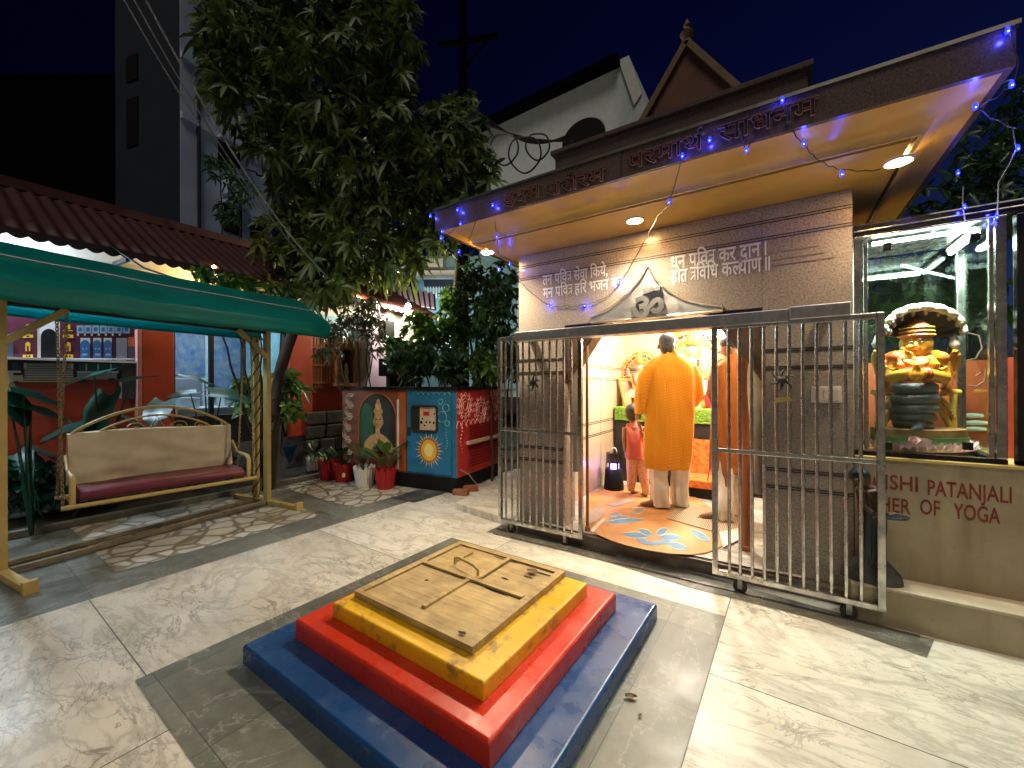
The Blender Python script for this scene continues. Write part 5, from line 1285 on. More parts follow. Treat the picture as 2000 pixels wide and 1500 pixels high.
# lean-to roof of lilac sheet beyond
P = [gd(762, 592, 8.8), gd(852, 604, 9.4), gd(850, 574, 10.4), gd(748, 551, 9.8)]
lt = thing('lean_to_roof', 'sloping roof of lilac strips beyond the big white bulb', 'roof', P[0])
for k in range(9):
    b = MB(); i0, i1 = k / 9, (k + .62) / 9
    b.prism([P[0].lerp(P[1], i0), P[0].lerp(P[1], i1), P[3].lerp(P[2], i1), P[3].lerp(P[2], i0)], (0, 0, .03)); b.build('roof_strip', M['lilac_wall'], lt)
b = MB(); b.prism([p + Vector((0, 0, -.03)) for p in P], (0, 0, .02)); b.build('under_sheet', M['iron'], lt)
# far building with lit veranda seen between tree and eave
fb_ = thing('far_building', 'pale building with flat eaves and railing glimpsed between tree and shrine eave', 'building', gd(850, 700, 13))
fr_ = (gd(900, 600, 13) - gd(700, 600, 13)).normalized(); away = Vector((fr_.y * -1, fr_.x, 0)).normalized()
if away.dot(CM @ Vector((0, 0, -1))) < 0: away = -away
def fbox(px0, py0, px1, py1, dep, th, mt, nm, par):
    A = gd(px0, py0, dep); B = gd(px1, py1, dep); b = MB(); q = [A, Vector((B.x, B.y, A.z)), B, Vector((A.x, A.y, B.z))]; b.prism(q, away * th); return b.build(nm, M[mt], par)
fbox(810, 500, 1010, 760, 13, 3, 'sky_wall', 'wall', fb_); fbox(760, 505, 865, 520, 12.4, 1, 'cream_wall', 'upper_eave', fb_); fbox(800, 528, 890, 537, 12.4, 1, 'cream_wall', 'lower_eave', fb_); fbox(828, 546, 1000, 560, 12.3, .1, 'blue_wall', 'railing', fb_)
M['lit_win'] = emit('lit_far_window', (.75, .85, .95), 1.6)
fbox(862, 640, 880, 690, 12.98, .01, 'lit_win', 'window', fb_); fbox(805, 640, 850, 668, 12.98, .01, 'lit_win', 'window', fb_)
b = MB()
for k in range(14): A = gd(830 + k * 5.5, 560, 12.3); B = gd(830 + k * 5.5, 582, 12.3); b.tube([A, B], .015, 5)
b.build('balusters', M['cream_wall'], fb_)
lamp('veranda_lamp', 'POINT', gd(850, 600, 11.9), 28, (.75, .9, 1.0), .1, fb_)

# ------------------------------------------------------------------ tower block and white house
TD = 15.0
tw = thing('tower_block', 'tall dark blue apartment block with one pale side behind the big tree', 'building', (gd(352, 740, TD).x, gd(352, 740, TD).y, 0))
C0 = gd(352, 500, TD); C1 = gd(226, 500, TD + 1.2); C2 = gd(530, 500, TD + 3.5)
def wallp(b, A, B, z0, z1, m=0): b.poly([(A.x, A.y, z0), (B.x, B.y, z0), (B.x, B.y, z1), (A.x, A.y, z1)], m)
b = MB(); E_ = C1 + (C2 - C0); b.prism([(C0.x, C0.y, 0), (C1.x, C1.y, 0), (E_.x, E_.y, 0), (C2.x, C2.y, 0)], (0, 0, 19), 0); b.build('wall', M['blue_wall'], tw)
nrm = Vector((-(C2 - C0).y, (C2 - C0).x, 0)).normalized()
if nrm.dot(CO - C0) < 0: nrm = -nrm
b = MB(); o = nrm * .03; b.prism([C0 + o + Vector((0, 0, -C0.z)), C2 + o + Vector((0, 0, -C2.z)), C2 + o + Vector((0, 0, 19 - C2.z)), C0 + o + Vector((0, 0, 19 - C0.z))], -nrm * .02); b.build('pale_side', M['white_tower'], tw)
def wq(a0, a1, z0, z1, A, B, out, mt, nm, th=.04, par=None):
    b = MB(); p0 = A.lerp(B, a0); p1 = A.lerp(B, a1); q = [(p0.x, p0.y, z0), (p1.x, p1.y, z0), (p1.x, p1.y, z1), (p0.x, p0.y, z1)]
    b.prism([Vector(k) + out * .031 for k in q], out * th); return b.build(nm, M[mt], par or tw)
zz = lambda py, d: 1.4 + (751 - py) / FPX * d
for (a0, a1, pa, pb) in ((.42, .62, 440, 385), (.72, .90, 442, 402), (.36, .60, 300, 262), (.40, .62, 180, 140)):
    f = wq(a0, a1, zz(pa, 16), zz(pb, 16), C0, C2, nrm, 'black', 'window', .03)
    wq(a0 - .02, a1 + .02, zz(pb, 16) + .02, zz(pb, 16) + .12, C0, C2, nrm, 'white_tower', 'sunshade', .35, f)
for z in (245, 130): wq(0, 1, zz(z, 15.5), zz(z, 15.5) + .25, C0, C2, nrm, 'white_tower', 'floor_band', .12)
nl = Vector((-(C1 - C0).y, (C1 - C0).x, 0)).normalized()
if nl.dot(CO - C0) < 0: nl = -nl
for (pa, pb) in ((275, 180), (145, 95)):
    b = MB(); p0 = C0.lerp(C1, .62); p1 = C0.lerp(C1, .80); zA, zB = zz(pa, 15.6), zz(pb, 15.6)
    b.prism([Vector((p0.x, p0.y, zA)) + nl * .01, Vector((p1.x, p1.y, zA)) + nl * .01, Vector((p1.x, p1.y, zB)) + nl * .01, Vector((p0.x, p0.y, zB)) + nl * .01], nl * .03); b.build('window', M['black'], tw)
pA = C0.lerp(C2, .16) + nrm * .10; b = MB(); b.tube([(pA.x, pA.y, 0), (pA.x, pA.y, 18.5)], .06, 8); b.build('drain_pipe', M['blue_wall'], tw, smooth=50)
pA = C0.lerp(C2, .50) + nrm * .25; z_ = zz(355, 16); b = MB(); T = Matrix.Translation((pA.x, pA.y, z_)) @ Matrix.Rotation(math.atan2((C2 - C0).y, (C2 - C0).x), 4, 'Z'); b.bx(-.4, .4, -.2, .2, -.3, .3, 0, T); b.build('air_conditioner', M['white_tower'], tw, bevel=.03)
# dark neighbouring mass on the far left
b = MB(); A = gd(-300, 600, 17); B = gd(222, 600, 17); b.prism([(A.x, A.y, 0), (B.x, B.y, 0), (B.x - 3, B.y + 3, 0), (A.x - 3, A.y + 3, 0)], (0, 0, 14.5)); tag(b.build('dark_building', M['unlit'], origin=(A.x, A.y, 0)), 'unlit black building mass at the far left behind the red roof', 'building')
# white house behind the shrine
HY = 11.0
wh = thing('white_house', 'white rendered house with a steep roof edge and arched window behind the shrine', 'house', (gy(1100, 300, HY).x, HY, 0))
pts = [(935, 252), (1206, 118), (1228, 108), (1252, 182), (1262, 210), (1262, 420), (935, 420)]
Q = [gy(x, y, HY) for x, y in pts]; Q[-1].z = Q[-2].z = 1.0
b = MB(); b.prism(Q, (0, 3, 0)); b.build('wall', M['white_wall'], wh)
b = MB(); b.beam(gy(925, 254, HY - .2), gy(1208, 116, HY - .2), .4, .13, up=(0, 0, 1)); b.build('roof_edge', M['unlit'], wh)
b = MB(); A = gy(1206, 118, HY - .1); b.prism([gy(1209, 120, HY - .06), gy(1228, 108, HY - .06), gy(1253, 182, HY - .06), gy(1238, 205, HY - .06)], (0, .05, 0)); b.build('verge', M['white'], wh)
b = MB(); wa = [gy(1098, 320, HY - .03), gy(1182, 320, HY - .03)]; zc_ = gy(1140, 270, HY - .03).z; cx = (wa[0].x + wa[1].x) / 2; rx = (wa[1].x - wa[0].x) / 2
b.prism([(wa[0].x, HY - .03, wa[0].z), (wa[1].x, HY - .03, wa[1].z)] + [(cx + rx * math.cos(t), HY - .03, zc_ + rx * .85 * math.sin(t)) for t in [math.pi * k / 14 for k in range(15)]], (0, .028, 0)); b.build('window', M['black'], wh)
# tangled cables against the house
random.seed(8)
b = MB(); c0 = gd(950, 245, 7.5); c1 = gd(1120, 275, 7.5)
for k in range(4): b.tube([c0.lerp(c1, t / 12) + Vector((0, 0, -.25 * math.sin(math.pi * t / 12) * (.4 + .3 * k) + .05 * k)) for t in range(13)], .018, 6)
for (px, py, r) in ((1025, 300, .30), (985, 290, .26), (1050, 285, .22)):
    c = gd(px, py, 7.4); b.tube([c + Vector((r * math.cos(a) * .85, r * math.cos(a) * .5, r * math.sin(a) * (1.1 + .1 * math.sin(3 * a)))) for a in [2 * math.pi * i / 26 for i in range(26)]], .016, 6, closed=True)
tag(b.build('cable_bundle', M['wire_bk'], smooth=60, origin=c0), 'looped bundle of black cables in front of the white house', 'cable')
# utility pole
p = gd(905, 300, 8.5); b = MB(); b.tube([(p.x, p.y, 0), (p.x, p.y, 11)], [.11, .08], 10)
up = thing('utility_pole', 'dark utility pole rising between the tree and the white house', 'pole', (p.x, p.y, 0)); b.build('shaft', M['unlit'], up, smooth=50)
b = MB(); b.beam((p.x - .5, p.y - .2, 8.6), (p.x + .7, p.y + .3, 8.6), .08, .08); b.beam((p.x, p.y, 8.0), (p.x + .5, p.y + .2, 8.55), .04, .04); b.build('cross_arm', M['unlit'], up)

# ------------------------------------------------------------------ overhead cables to the building
for k, (a, bq, c, r, lab) in enumerate((((285, 0), (560, 450), (720, 605), .008, 'pale overhead cable crossing the tree, uppermost of three'), ((243, 0), (430, 300), (592, 512), .006, 'pale overhead cable leftmost at the photo top, ending at the tree'), ((262, 0), (500, 385), (660, 580), .006, 'pale overhead cable between its two neighbours over the tree'))):
    A = gd(*a, 3.4); B = gd(*bq, 5.0); D = gd(*c, 6.6)
    pts = [A * (1 - t) ** 2 + (B * 2 - (A + D) * .5) * (2 * t * (1 - t)) + D * t * t for t in [i / 24 for i in range(25)]]
    pts = [pts[0] + (pts[0] - pts[1]).normalized() * 9.0] + pts
    b = MB(); b.tube(pts, r * 1.25, 6); tag(b.build('overhead_cable', M['wire_lt'], smooth=60, origin=A), lab, 'cable', 'overhead cables across the tree')
b = MB(); A = gx(215, 480, EX + .0); B = gx(345, 545, EX + .4); b.tube([A, A.lerp(B, .5) + Vector((0, 0, -.06)), B], .012, 6); tag(b.build('black_cable', M['wire_bk'], smooth=60, origin=A), 'black cable slanting from the red roof edge to behind the canopy', 'cable')

# ------------------------------------------------------------------ big tree
random.seed(42)
tree = thing('mango_tree', 'big leafy tree with whorled leaves leaning over the red roof', 'tree', gz(540, 905, 0))
tb = gz(540, 905, 0); tb = Vector((-6.35, 3.05, 0))
t1 = gd(548, 705, 5.75); t2 = gd(610, 565, 5.95); t3 = gd(640, 420, 6.2)
b = MB()
limb(b, [Vector((t1.x + .12, t1.y - .22, 0)), t1, t2, t3], .085, .06, 10, .05, 1)
ends = [(520, 250, 7.2), (760, 300, 6.6), (640, 130, 7.2), (880, 260, 7.0), (480, 330, 6.9), (700, 60, 6.8), (430, 120, 7.4), (860, 380, 6.8), (720, 460, 6.4)]
for i, e in enumerate(ends): limb(b, [t2.lerp(t3, random.uniform(.3, 1)), t3.lerp(gd(*e), .5) + Vector((0, 0, .1)), gd(*e)], .045, .010, 7, .10, i + 3)
b.build('trunk', M['bark'], tree, smooth=70)
lobes = [(590, 90, 95, 100), (700, 60, 110, 85), (455, 60, 70, 80), (500, 180, 85, 90), (620, 210, 120, 110), (740, 190, 80, 90), (560, 300, 80, 75), (690, 330, 130, 95), (820, 265, 110, 80), (900, 250, 60, 70), (800, 380, 110, 80), (690, 450, 110, 80), (600, 430, 70, 70), (760, 500, 90, 55), (650, 520, 70, 40), (880, 340, 75, 70), (930, 330, 45, 55), (520, 40, 60, 60), (640, -60, 160, 90), (780, 60, 45, 110), (850, 440, 70, 50), (640, 560, 45, 22), (900, 400, 45, 40), (430, 150, 40, 60), (420, 30, 45, 40), (585, 505, 55, 40), (545, 460, 45, 45), (620, 480, 60, 50), (560, 545, 50, 28), (610, 585, 40, 20), (670, 555, 50, 30)]
b = MB(); fc = MB()
tot = sum(l[2] * l[3] for l in lobes)
for (px, py, rx, ry) in lobes:
    n = int(2000 * rx * ry / tot) + 6; dep0 = 6.0 + .5 * random.random()
    for _ in range(n):
        v = rvec() * (random.random() ** .38); dp = dep0 + v.z * .85
        c = gd(px + v.x * rx, py + v.y * ry, dp)
        if c.z < 3.05 and c.x < EX + .1 and c.z < EZ + .95 * (EX - c.x) / 1.7 + .1: continue
        out = Vector((v.x * .3, 0, -v.y * .3 + .35)) + (CO - c).normalized() * random.uniform(0, .6) + rvec() * .45
        rosette(b, c, out, random.randint(5, 9), .25, .064, .85, .6)
b.build('crown', M['leaf_big'], tree, smooth=180, fix=False)
# small trees and shrubs behind the generator
def bush(name, label, cat, base, blobs, n, ln, wd, mat_, trunk=None, seed=0, group=None, spread=.9, nl=5):
    random.seed(seed); t = thing(name, label, cat, base, group)
    b = MB()
    for (c, r) in blobs:
        limb(b, [Vector(base), Vector(base).lerp(c, .55) + Vector((.05, 0, .1)), c], .022 if trunk is None else trunk, .006, 6, .06, seed)
    b.build('trunk' if trunk else 'stems', M['bark'], t, smooth=70)
    b = MB(); tv = sum(r[0] * r[1] * r[2] if isinstance(r, tuple) else r ** 3 for c, r in blobs)
    for (c, r) in blobs:
        rr_ = r if isinstance(r, tuple) else (r, r, r)
        for _ in range(int(n * rr_[0] * rr_[1] * rr_[2] / tv) + 3):
            v = rvec() * random.random() ** .4; p = Vector(c) + Vector((v.x * rr_[0], v.y * rr_[1], v.z * rr_[2]))
            rosette(b, p, rvec() + Vector((0, 0, .5)) + (CO - p).normalized() * .4, nl, ln, wd, spread, .5)
    b.build('crown' if trunk else 'foliage', mat_, t, smooth=180, fix=False)
    return t
def G(px, py, d): return gd(px, py, d)
bush('leafy_shrub', 'bright green shrub behind the generator, lit by the white bulb', 'shrub', (G(850, 752, 7).x, G(850, 752, 7).y, 0), [(G(865, 655, 7.0), (.40, .35, .42)), (G(820, 640, 6.9), (.30, .3, .3)), (G(905, 640, 7.2), (.35, .3, .45)), (G(880, 590, 7.3), (.25, .25, .3))], 330, .13, .062, M['leaf_lime'], None, 51)
bush('leafy_shrub', 'dark glossy shrub directly behind the generator top', 'shrub', (G(830, 800, 6.4).x, G(830, 800, 6.4).y, 0), [(G(810, 705, 6.4), (.42, .3, .34)), (G(880, 715, 6.4), (.42, .3, .28)), (G(770, 690, 6.5), (.2, .2, .3))], 380, .12, .045, M['leaf_dk'], None, 52)
bush('leafy_shrub', 'green shrub at the shrine corner, right behind the left gate', 'shrub', (G(965, 800, 6.2).x, G(965, 800, 6.2).y, 0), [(G(960, 640, 6.3), (.34, .3, .62)), (G(985, 560, 6.4), (.25, .25, .4)), (G(950, 715, 6.0), (.28, .25, .3)), (G(1000, 690, 6.2), (.22, .22, .5))], 420, .12, .05, M['leaf_dk'], None, 53)
bush('leafy_shrub', 'lime green ground shrub between the generator and the left gate', 'shrub', (G(960, 760, 5.9).x, G(960, 760, 5.9).y, 0), [(G(950, 715, 5.8), (.22, .2, .22))], 70, .15, .06, M['leaf_lime'], None, 54)
bush('slender_tree', 'slender dark stemmed tree with thin twigs between generator and shrine', 'tree', (G(938, 760, 6.9).x, G(938, 760, 6.9).y, 0), [(G(945, 560, 6.9), (.3, .3, .4)), (G(920, 520, 7.0), (.22, .22, .25)), (G(990, 600, 6.9), (.2, .2, .4)), (G(905, 575, 6.9), (.2, .2, .3))], 170, .11, .042, M['leaf_dk'], .05, 55)
bush('twiggy_shrub', 'olive leaved twiggy shrub in front of the brick niche', 'shrub', (G(700, 760, 6.6).x, G(700, 760, 6.6).y, 0), [(G(690, 630, 6.6), (.36, .3, .25)), (G(650, 650, 6.7), (.28, .25, .2)), (G(730, 650, 6.5), (.22, .2, .4)), (G(640, 690, 6.6), (.25, .2, .12)), (G(720, 600, 6.6), (.2, .2, .15))], 250, .12, .03, M['leaf_grey'], None, 56)
p = gd(893, 480, 7.8); b = MB(); P = limb(b, [(p.x, p.y, 0), gd(893, 600, 7.8), gd(897, 470, 7.8)], .10, .075, 9, .03, 9); tag(b.build('bare_trunk', M['bark'], smooth=60, origin=(p.x, p.y, 0)), 'dark bare trunk by the blue lights at the shrine eave corner', 'trunk')
bush('roadside_bush', 'sparse leaves lit under the red roof behind the canopy', 'shrub', (-6.05, 2.9, .05), [(gx(440, 548, -6.0), (.18, .35, .09)), (gx(500, 558, -5.95), (.18, .35, .09)), (gx(388, 535, -6.0), (.12, .15, .07)), (gx(555, 568, -5.9), (.2, .2, .09))], 75, .15, .05, M['leaf_lime'], None, 57, nl=4)
bush('small_dark_tree', 'small dark tree against the pale tower side', 'tree', (G(440, 600, 9.5).x, G(440, 600, 9.5).y, 0), [(G(430, 330, 9.5), (.45, .3, .25)), (G(470, 370, 9.5), (.5, .3, .35)), (G(450, 420, 9.4), (.4, .3, .3))], 90, .2, .05, M['leaf_dk'], .06, 58)
# dark trees to the right behind the glass case
for k, (blobs, lab) in enumerate((([(G(1850, 390, 6.2), (.9, .6, .5)), (G(1930, 330, 6.4), (.9, .6, .8)), (G(1990, 250, 6.8), (.8, .6, .9))], 'dark tree behind the glass case, under the eave end'), ([(G(1800, 560, 5.2), (.55, .4, .45)), (G(1740, 590, 5.4), (.5, .4, .45)), (G(1890, 600, 5.0), (.5, .4, .4))], 'green bush seen through the panes of the glass case'))):
    bush(('dark_tree', 'leafy_shrub')[k], lab, ('tree', 'shrub')[k], (blobs[0][0].x, blobs[0][0].y, 0), blobs, (260, 260)[k], .2, .06, M[('leaf_dk', 'leaf_lime')[k]], (.07, None)[k], 60 + k)

# ------------------------------------------------------------------ plants in the bed behind the swing
XEAR = (-6.15, -6.15, -5.6)
def ear_leaf(b, base, d, size, roll=0.0):
    d = Vector(d).normalized(); s = d.cross(Vector((0, 0, 1))).normalized(); u = s.cross(d)
    s = (s * math.cos(roll) + u * math.sin(roll)); u = s.cross(d)
    n = 14; vs = []; fs = []
    for i in range(n + 1):
        t = i / n; w = .5 * (math.sin(math.pi * min(1, (t * .85 + .15))) ** .75) if t < .999 else .0
        if t < .25: w = .36 + .55 * t
        y = (t - .22) * 1.25
        for q in (-1, -.5, 0, .5, 1):
            back_ = -.22 * abs(q) ** 1.5 if t < .2 else 0
            vs.append(Vector(base) + d * (size * (y + back_)) + s * (size * w * q) + u * (size * (.12 * abs(q) * (1 - t) + .02 * math.sin(t * 12 + q * 4) * abs(q) - .18 * t * t)))
    for i in range(n):
        for j in range(4): o = i * 5 + j; fs.append((o, o + 1, o + 6, o + 5))
    b.add(vs, fs)
for k, (lv, lab) in enumerate((
    ([(185, 735, .36, 5.75, (-.3, -.5, -.15)), (205, 790, .42, 5.7, (.2, -.3, -.6)), (258, 742, .30, 5.9, (.3, .5, .2)), (165, 830, .40, 5.6, (.3, -.8, -.2)), (230, 815, .38, 5.6, (.2, .6, -.3))], 'elephant ear plant with broad leaves before the shelf mural'),
    ([(400, 748, .34, 5.9, (.2, -.7, .35)), (432, 772, .40, 5.8, (.4, .8, -.1)), (372, 768, .26, 5.9, (.2, -1, -.1)), (315, 795, .3, 5.7, (.4, -.4, -.5))], 'elephant ear plant with dark leaves before the lit window'),
    ([(45, 770, .30, 5.2, (-.1, .6, -.2)), (60, 800, .32, 5.2, (.2, .7, -.25)), (15, 775, .34, 5.2, (.2, .2, -.4)), (70, 880, .26, 5.0, (.5, .5, -.3)), (35, 900, .30, 4.9, (.5, .2, -.4)), (75, 935, .28, 4.9, (.5, .6, -.2))], 'elephant ear plant at the left post of the swing'))):
    cb = gx(lv[0][0] + 20, lv[0][1], XEAR[k]); t = thing('elephant_ear_plant', lab, 'plant', (cb.x - .1, cb.y, .05), 'elephant ear plants in the bed')
    b = MB(); st = MB()
    for (px, py, s, dp, d) in lv:
        c = gx(px, py, XEAR[k] + dp - 5.7); ear_leaf(b, c, d, s, random.uniform(-.4, .4)); st.tube([(cb.x - .1, cb.y, .05), ((c.x + cb.x) / 2 - .1, (c.y + cb.y) / 2, c.z * .65), c], [.016, .012, .006], 6)
    b.build('leaves', M['leaf_teal'], t, smooth=180, fix=False); st.build('stems', M['leaf_teal'], t, smooth=60)
bush('undergrowth', 'low dark undergrowth behind the swing bench', 'undergrowth', (-6.3, .9, .05), [(Vector((-6.3, .3, .45)), (.3, .6, .3)), (Vector((-6.35, 1.2, .4)), (.3, .6, .3)), (Vector((-6.4, 2.2, .3)), (.3, .6, .25))], 200, .16, .06, M['leaf_teal'], None, 71)
bush('pothos_plant', 'bright lime pothos in a blue planter behind the swing post', 'plant', (G(545, 900, 5.9).x, G(545, 900, 5.9).y, .4), [(G(555, 800, 5.85), (.26, .22, .16)), (G(560, 750, 5.95), (.26, .22, .2)), (G(485, 760, 6.0), (.18, .2, .25)), (G(500, 800, 5.9), (.16, .18, .2))], 75, .19, .085, M['leaf_lime'], None, 72, nl=4)
p = gz(545, 925, 0); b = MB(); b.lathe([(.16, 0.0), (.19, .05), (.22, .36), (.235, .38), (.235, .42), (.20, .42), (.19, .36)], (p.x - .25, p.y + .2, 0), 26); tag(b.build('planter', M['blue_cloth'], smooth=40, origin=(p.x - .25, p.y + .2, 0)), 'blue plastic planter behind the right swing post', 'planter')
# ------------------------------------------------------------------ figures
def fuse(o, vox=.007, it=4):
    r = o.modifiers.new('fuse', 'REMESH'); r.mode = 'VOXEL'; r.voxel_size = vox; r.use_smooth_shade = True
    s = o.modifiers.new('relax', 'SMOOTH'); s.iterations = it; s.factor = .5
    return o
RV = (CM @ Vector((1, 0, 0))); FV = Vector((RV.y * -1, RV.x, 0)).normalized()          # right and away from the viewer
def finger_set(b, wrist, d, palm_n, side, s=1.0, curl=.5):
    """palm and five separate fingers; d = direction of the hand, palm_n = palm normal, side = towards the thumb"""
    d = Vector(d).normalized(); n = Vector(palm_n).normalized(); sd = Vector(side).normalized(); w = Vector(wrist)
    for k in range(4):
        q = w + d * .015 * s + sd * ((1.5 - k) * .014 * s); b.tube([q, q + d * .075 * s], [.014 * s, .012 * s], 8)
        base = w + d * .085 * s + sd * ((1.5 - k) * .019 * s); L = (.070, .080, .074, .058)[k] * s; P = [base]
        a = curl * .35
        for j, f in enumerate((.45, .32, .23)):
            dd = d * math.cos(a) + n * math.sin(a); P.append(P[-1] + dd * L * f); a += curl * .75
        b.tube(P, [.0095 * s, .009 * s, .008 * s, .006 * s], 8)
    q = w + d * .028 * s + sd * .026 * s; b.tube([q, q + (d * .7 + sd * .8) * .032 * s, q + (d * 1.0 + sd * .8 + n * .35) * .055 * s], [.012 * s, .010 * s, .007 * s], 8)
def foot(b, heel, d, s=1.0):
    d = Vector(d).normalized(); sd = d.cross(Vector((0, 0, 1))); h = Vector(heel)
    b.tube([h + Vector((0, 0, .045 * s)), h + d * .09 * s + Vector((0, 0, .045 * s)), h + d * .17 * s + Vector((0, 0, .024 * s)), h + d * .20 * s + Vector((0, 0, .018 * s))], [.036 * s, .036 * s, .030 * s, .018 * s], 10)
    for k in range(5): q = h + d * (.195 - .009 * k) * s + sd * ((k - 2) * .0155 * s) + Vector((0, 0, .012 * s)); b.tube([q, q + d * (.042 - .004 * k) * s], [.011 * s if k == 0 else .0085 * s, .008 * s], 7)
def garment(rings, name, mt, par, fold=.012, nf=9, seed=0, n=44, solid=True):
    """rings: (centre, half width vector, half depth vector)"""
    b = MB(); R_ = []
    m = len(rings); sub = 4
    for i in range((m - 1) * sub + 1):
        t = i / sub; k = min(int(t), m - 2); f = t - k; f = f * f * (3 - 2 * f) if False else f
        c = rings[k][0].lerp(rings[k + 1][0], f); w = rings[k][1].lerp(rings[k + 1][1], f); d = rings[k][2].lerp(rings[k + 1][2], f)
        ring = []
        for j in range(n):
            a = 2 * math.pi * j / n; g = t / (m - 1)
            e = 1 + (fold * g * math.sin(nf * a + seed + 1.2 * math.sin(g * 3 + seed)) + fold * 1.4 * noise.noise(Vector((math.cos(a) * 2, math.sin(a) * 2, g * 3 + seed)))) / max(.04, w.length)
            ca, sa = math.cos(a), math.sin(a)
            ring.append(c + w * (math.copysign(abs(ca) ** .85, ca) * e) + d * (math.copysign(abs(sa) ** .85, sa) * e))
        R_.append(ring)
    b.loft(R_, 0, True, solid); return b
def person(label, dep, J, s=1.0, hair='hair'):
    t = thing('person', label, 'person', (J['at'][0], J['at'][1], ZF)); return t

# --- man in orange kurta
D1 = 4.26; mk = D1 / FPX
def m1(px, py, off=0.0): return gd(px, py, D1 + off)
man = thing('person', 'man from behind in an orange kurta and cream trousers holding the child by the hand', 'person', (m1(1306, 990).x, m1(1306, 990).y, ZF))
b = MB()
b.ell(m1(1302.5, 672, .02), (.078, .098, .112), nu=18, nv=12)
b.ell(m1(1300, 682, .06), (.058, .06, .075), nu=12, nv=8)                                   # jaw, face side
b.tube([m1(1300, 680, .115), m1(1299.5, 685, .128), m1(1300, 690, .10)], [.012, .014, .01], 8)  # nose
for x in (1285.5, 1320): b.ell(m1(x, 677.5, .015), (.012, .020, .030), nu=8, nv=6)
b.tube([m1(1304, 680, .01), m1(1309, 702, .0)], [.055, .062], 12)
b.tube([m1(1309, 704), m1(1310, 740), m1(1309, 800), m1(1308, 830)], [.07, .10, .10, .11], 14)
b.tube([m1(1274, 720), m1(1346, 722)], .05, 10)
b.tube([m1(1266, 718), m1(1250, 768, .0), m1(1247, 806, .03), m1(1247, 818, .04)], [.055, .046, .036, .029], 10)
b.tube([m1(1353, 720), m1(1363, 768, .02), m1(1350, 790, .18), m1(1340, 787, .24)], [.055, .046, .036, .029], 10)
finger_set(b, m1(1247, 819, .04), (m1(1251, 845, .06) - m1(1247, 818, .04)), RV, FV, 1.0, .9)
finger_set(b, m1(1340, 787, .24), FV + Vector((0, 0, .5)), -RV, Vector((0, 0, 1)), 1.0, .7)
fl, fr = gz(1290, 993, ZF), gz(1330, 991, ZF)
for hip, kn, ft in ((m1(1292, 830), m1(1287, 912, .01), fl), (m1(1326, 830), m1(1328, 912, .01), fr)): b.tube([hip, kn, ft + Vector((0, 0, .09))], [.092, .062, .040], 10)
foot(b, fl + Vector((0, 0, 0)), -RV * 1.0 + FV * .35); foot(b, fr, FV + RV * .28)
fuse(b.build('body', M['skin'], man), .007, 3)
b = MB(); b.ell(m1(1303, 667, .005), (.087, .100, .098), nu=20, nv=12); b.ell(m1(1303, 676, -.030), (.076, .062, .085), nu=16, nv=10); fuse(b.build('hair', M['hair_grey'], man), .008, 2)
w = lambda px: RV * (px * mk); dv = lambda d: FV * d
rings = [(m1(1310, 684, .0), w(11.5), dv(.060)), (m1(1310, 693, .0), w(14), dv(.068)), (m1(1309, 700), w(31), dv(.085)), (m1(1309, 707), w(42), dv(.10)), (m1(1309, 716), w(47), dv(.115)), (m1(1310, 735), w(48), dv(.135)), (m1(1310, 770), w(46), dv(.14)), (m1(1309, 812), w(45.5), dv(.145)), (m1(1307, 850), w(47), dv(.155)), (m1(1304, 885), w(46.5), dv(.16)), (m1(1304, 914), w(42), dv(.155))]
b = garment(rings, 'k', None, None, .023, 6, 2)
def sleeve(b, pts, rs, seed):
    P = []; Rr = []
    for i in range(len(pts) - 1):
        for k in range(5): P.append(pts[i].lerp(pts[i + 1], k / 5)); Rr.append(rs[i] + (rs[i + 1] - rs[i]) * k / 5 + .006 * noise.noise(Vector((i * 3 + k, seed, 0))))
    P.append(pts[-1]); Rr.append(rs[-1]); b.tube(P, Rr, 14)
sleeve(b, [m1(1272, 717), m1(1258, 738), m1(1252, 768), m1(1250, 790, .02), m1(1249, 808, .03)], [.068, .070, .066, .056, .052], 1)
sleeve(b, [m1(1347, 718), m1(1358, 738), m1(1363, 768, .02), m1(1356, 786, .10), m1(1346, 790, .20)], [.068, .068, .062, .056, .05], 2)
k1 = fuse(b.build('kurta', M['kurta'], man), .009, 2)
b = MB()
for hip, kn, ft, sx in ((m1(1290, 880), m1(1286, 930, .0), fl, -1), (m1(1326, 880), m1(1328, 930, .0), fr, 1)):
    ft_ = ft + FV * .02
    rr2 = [(hip, w(19), dv(.11)), (kn, w(17), dv(.095)), (ft_ + Vector((0, 0, .22)), w(15.5), dv(.085)), (ft_ + Vector((0, 0, .07)), w(17 if sx < 0 else 15), dv(.10)), (ft_ + Vector((0, 0, .022)), w(18 if sx < 0 else 15.5), dv(.105))]
    g = garment(rr2, 'p', None, None, .014, 5, sx + 2); b.add(g.v, g.f)
fuse(b.build('trousers', M['pyjama'], man), .010, 2)

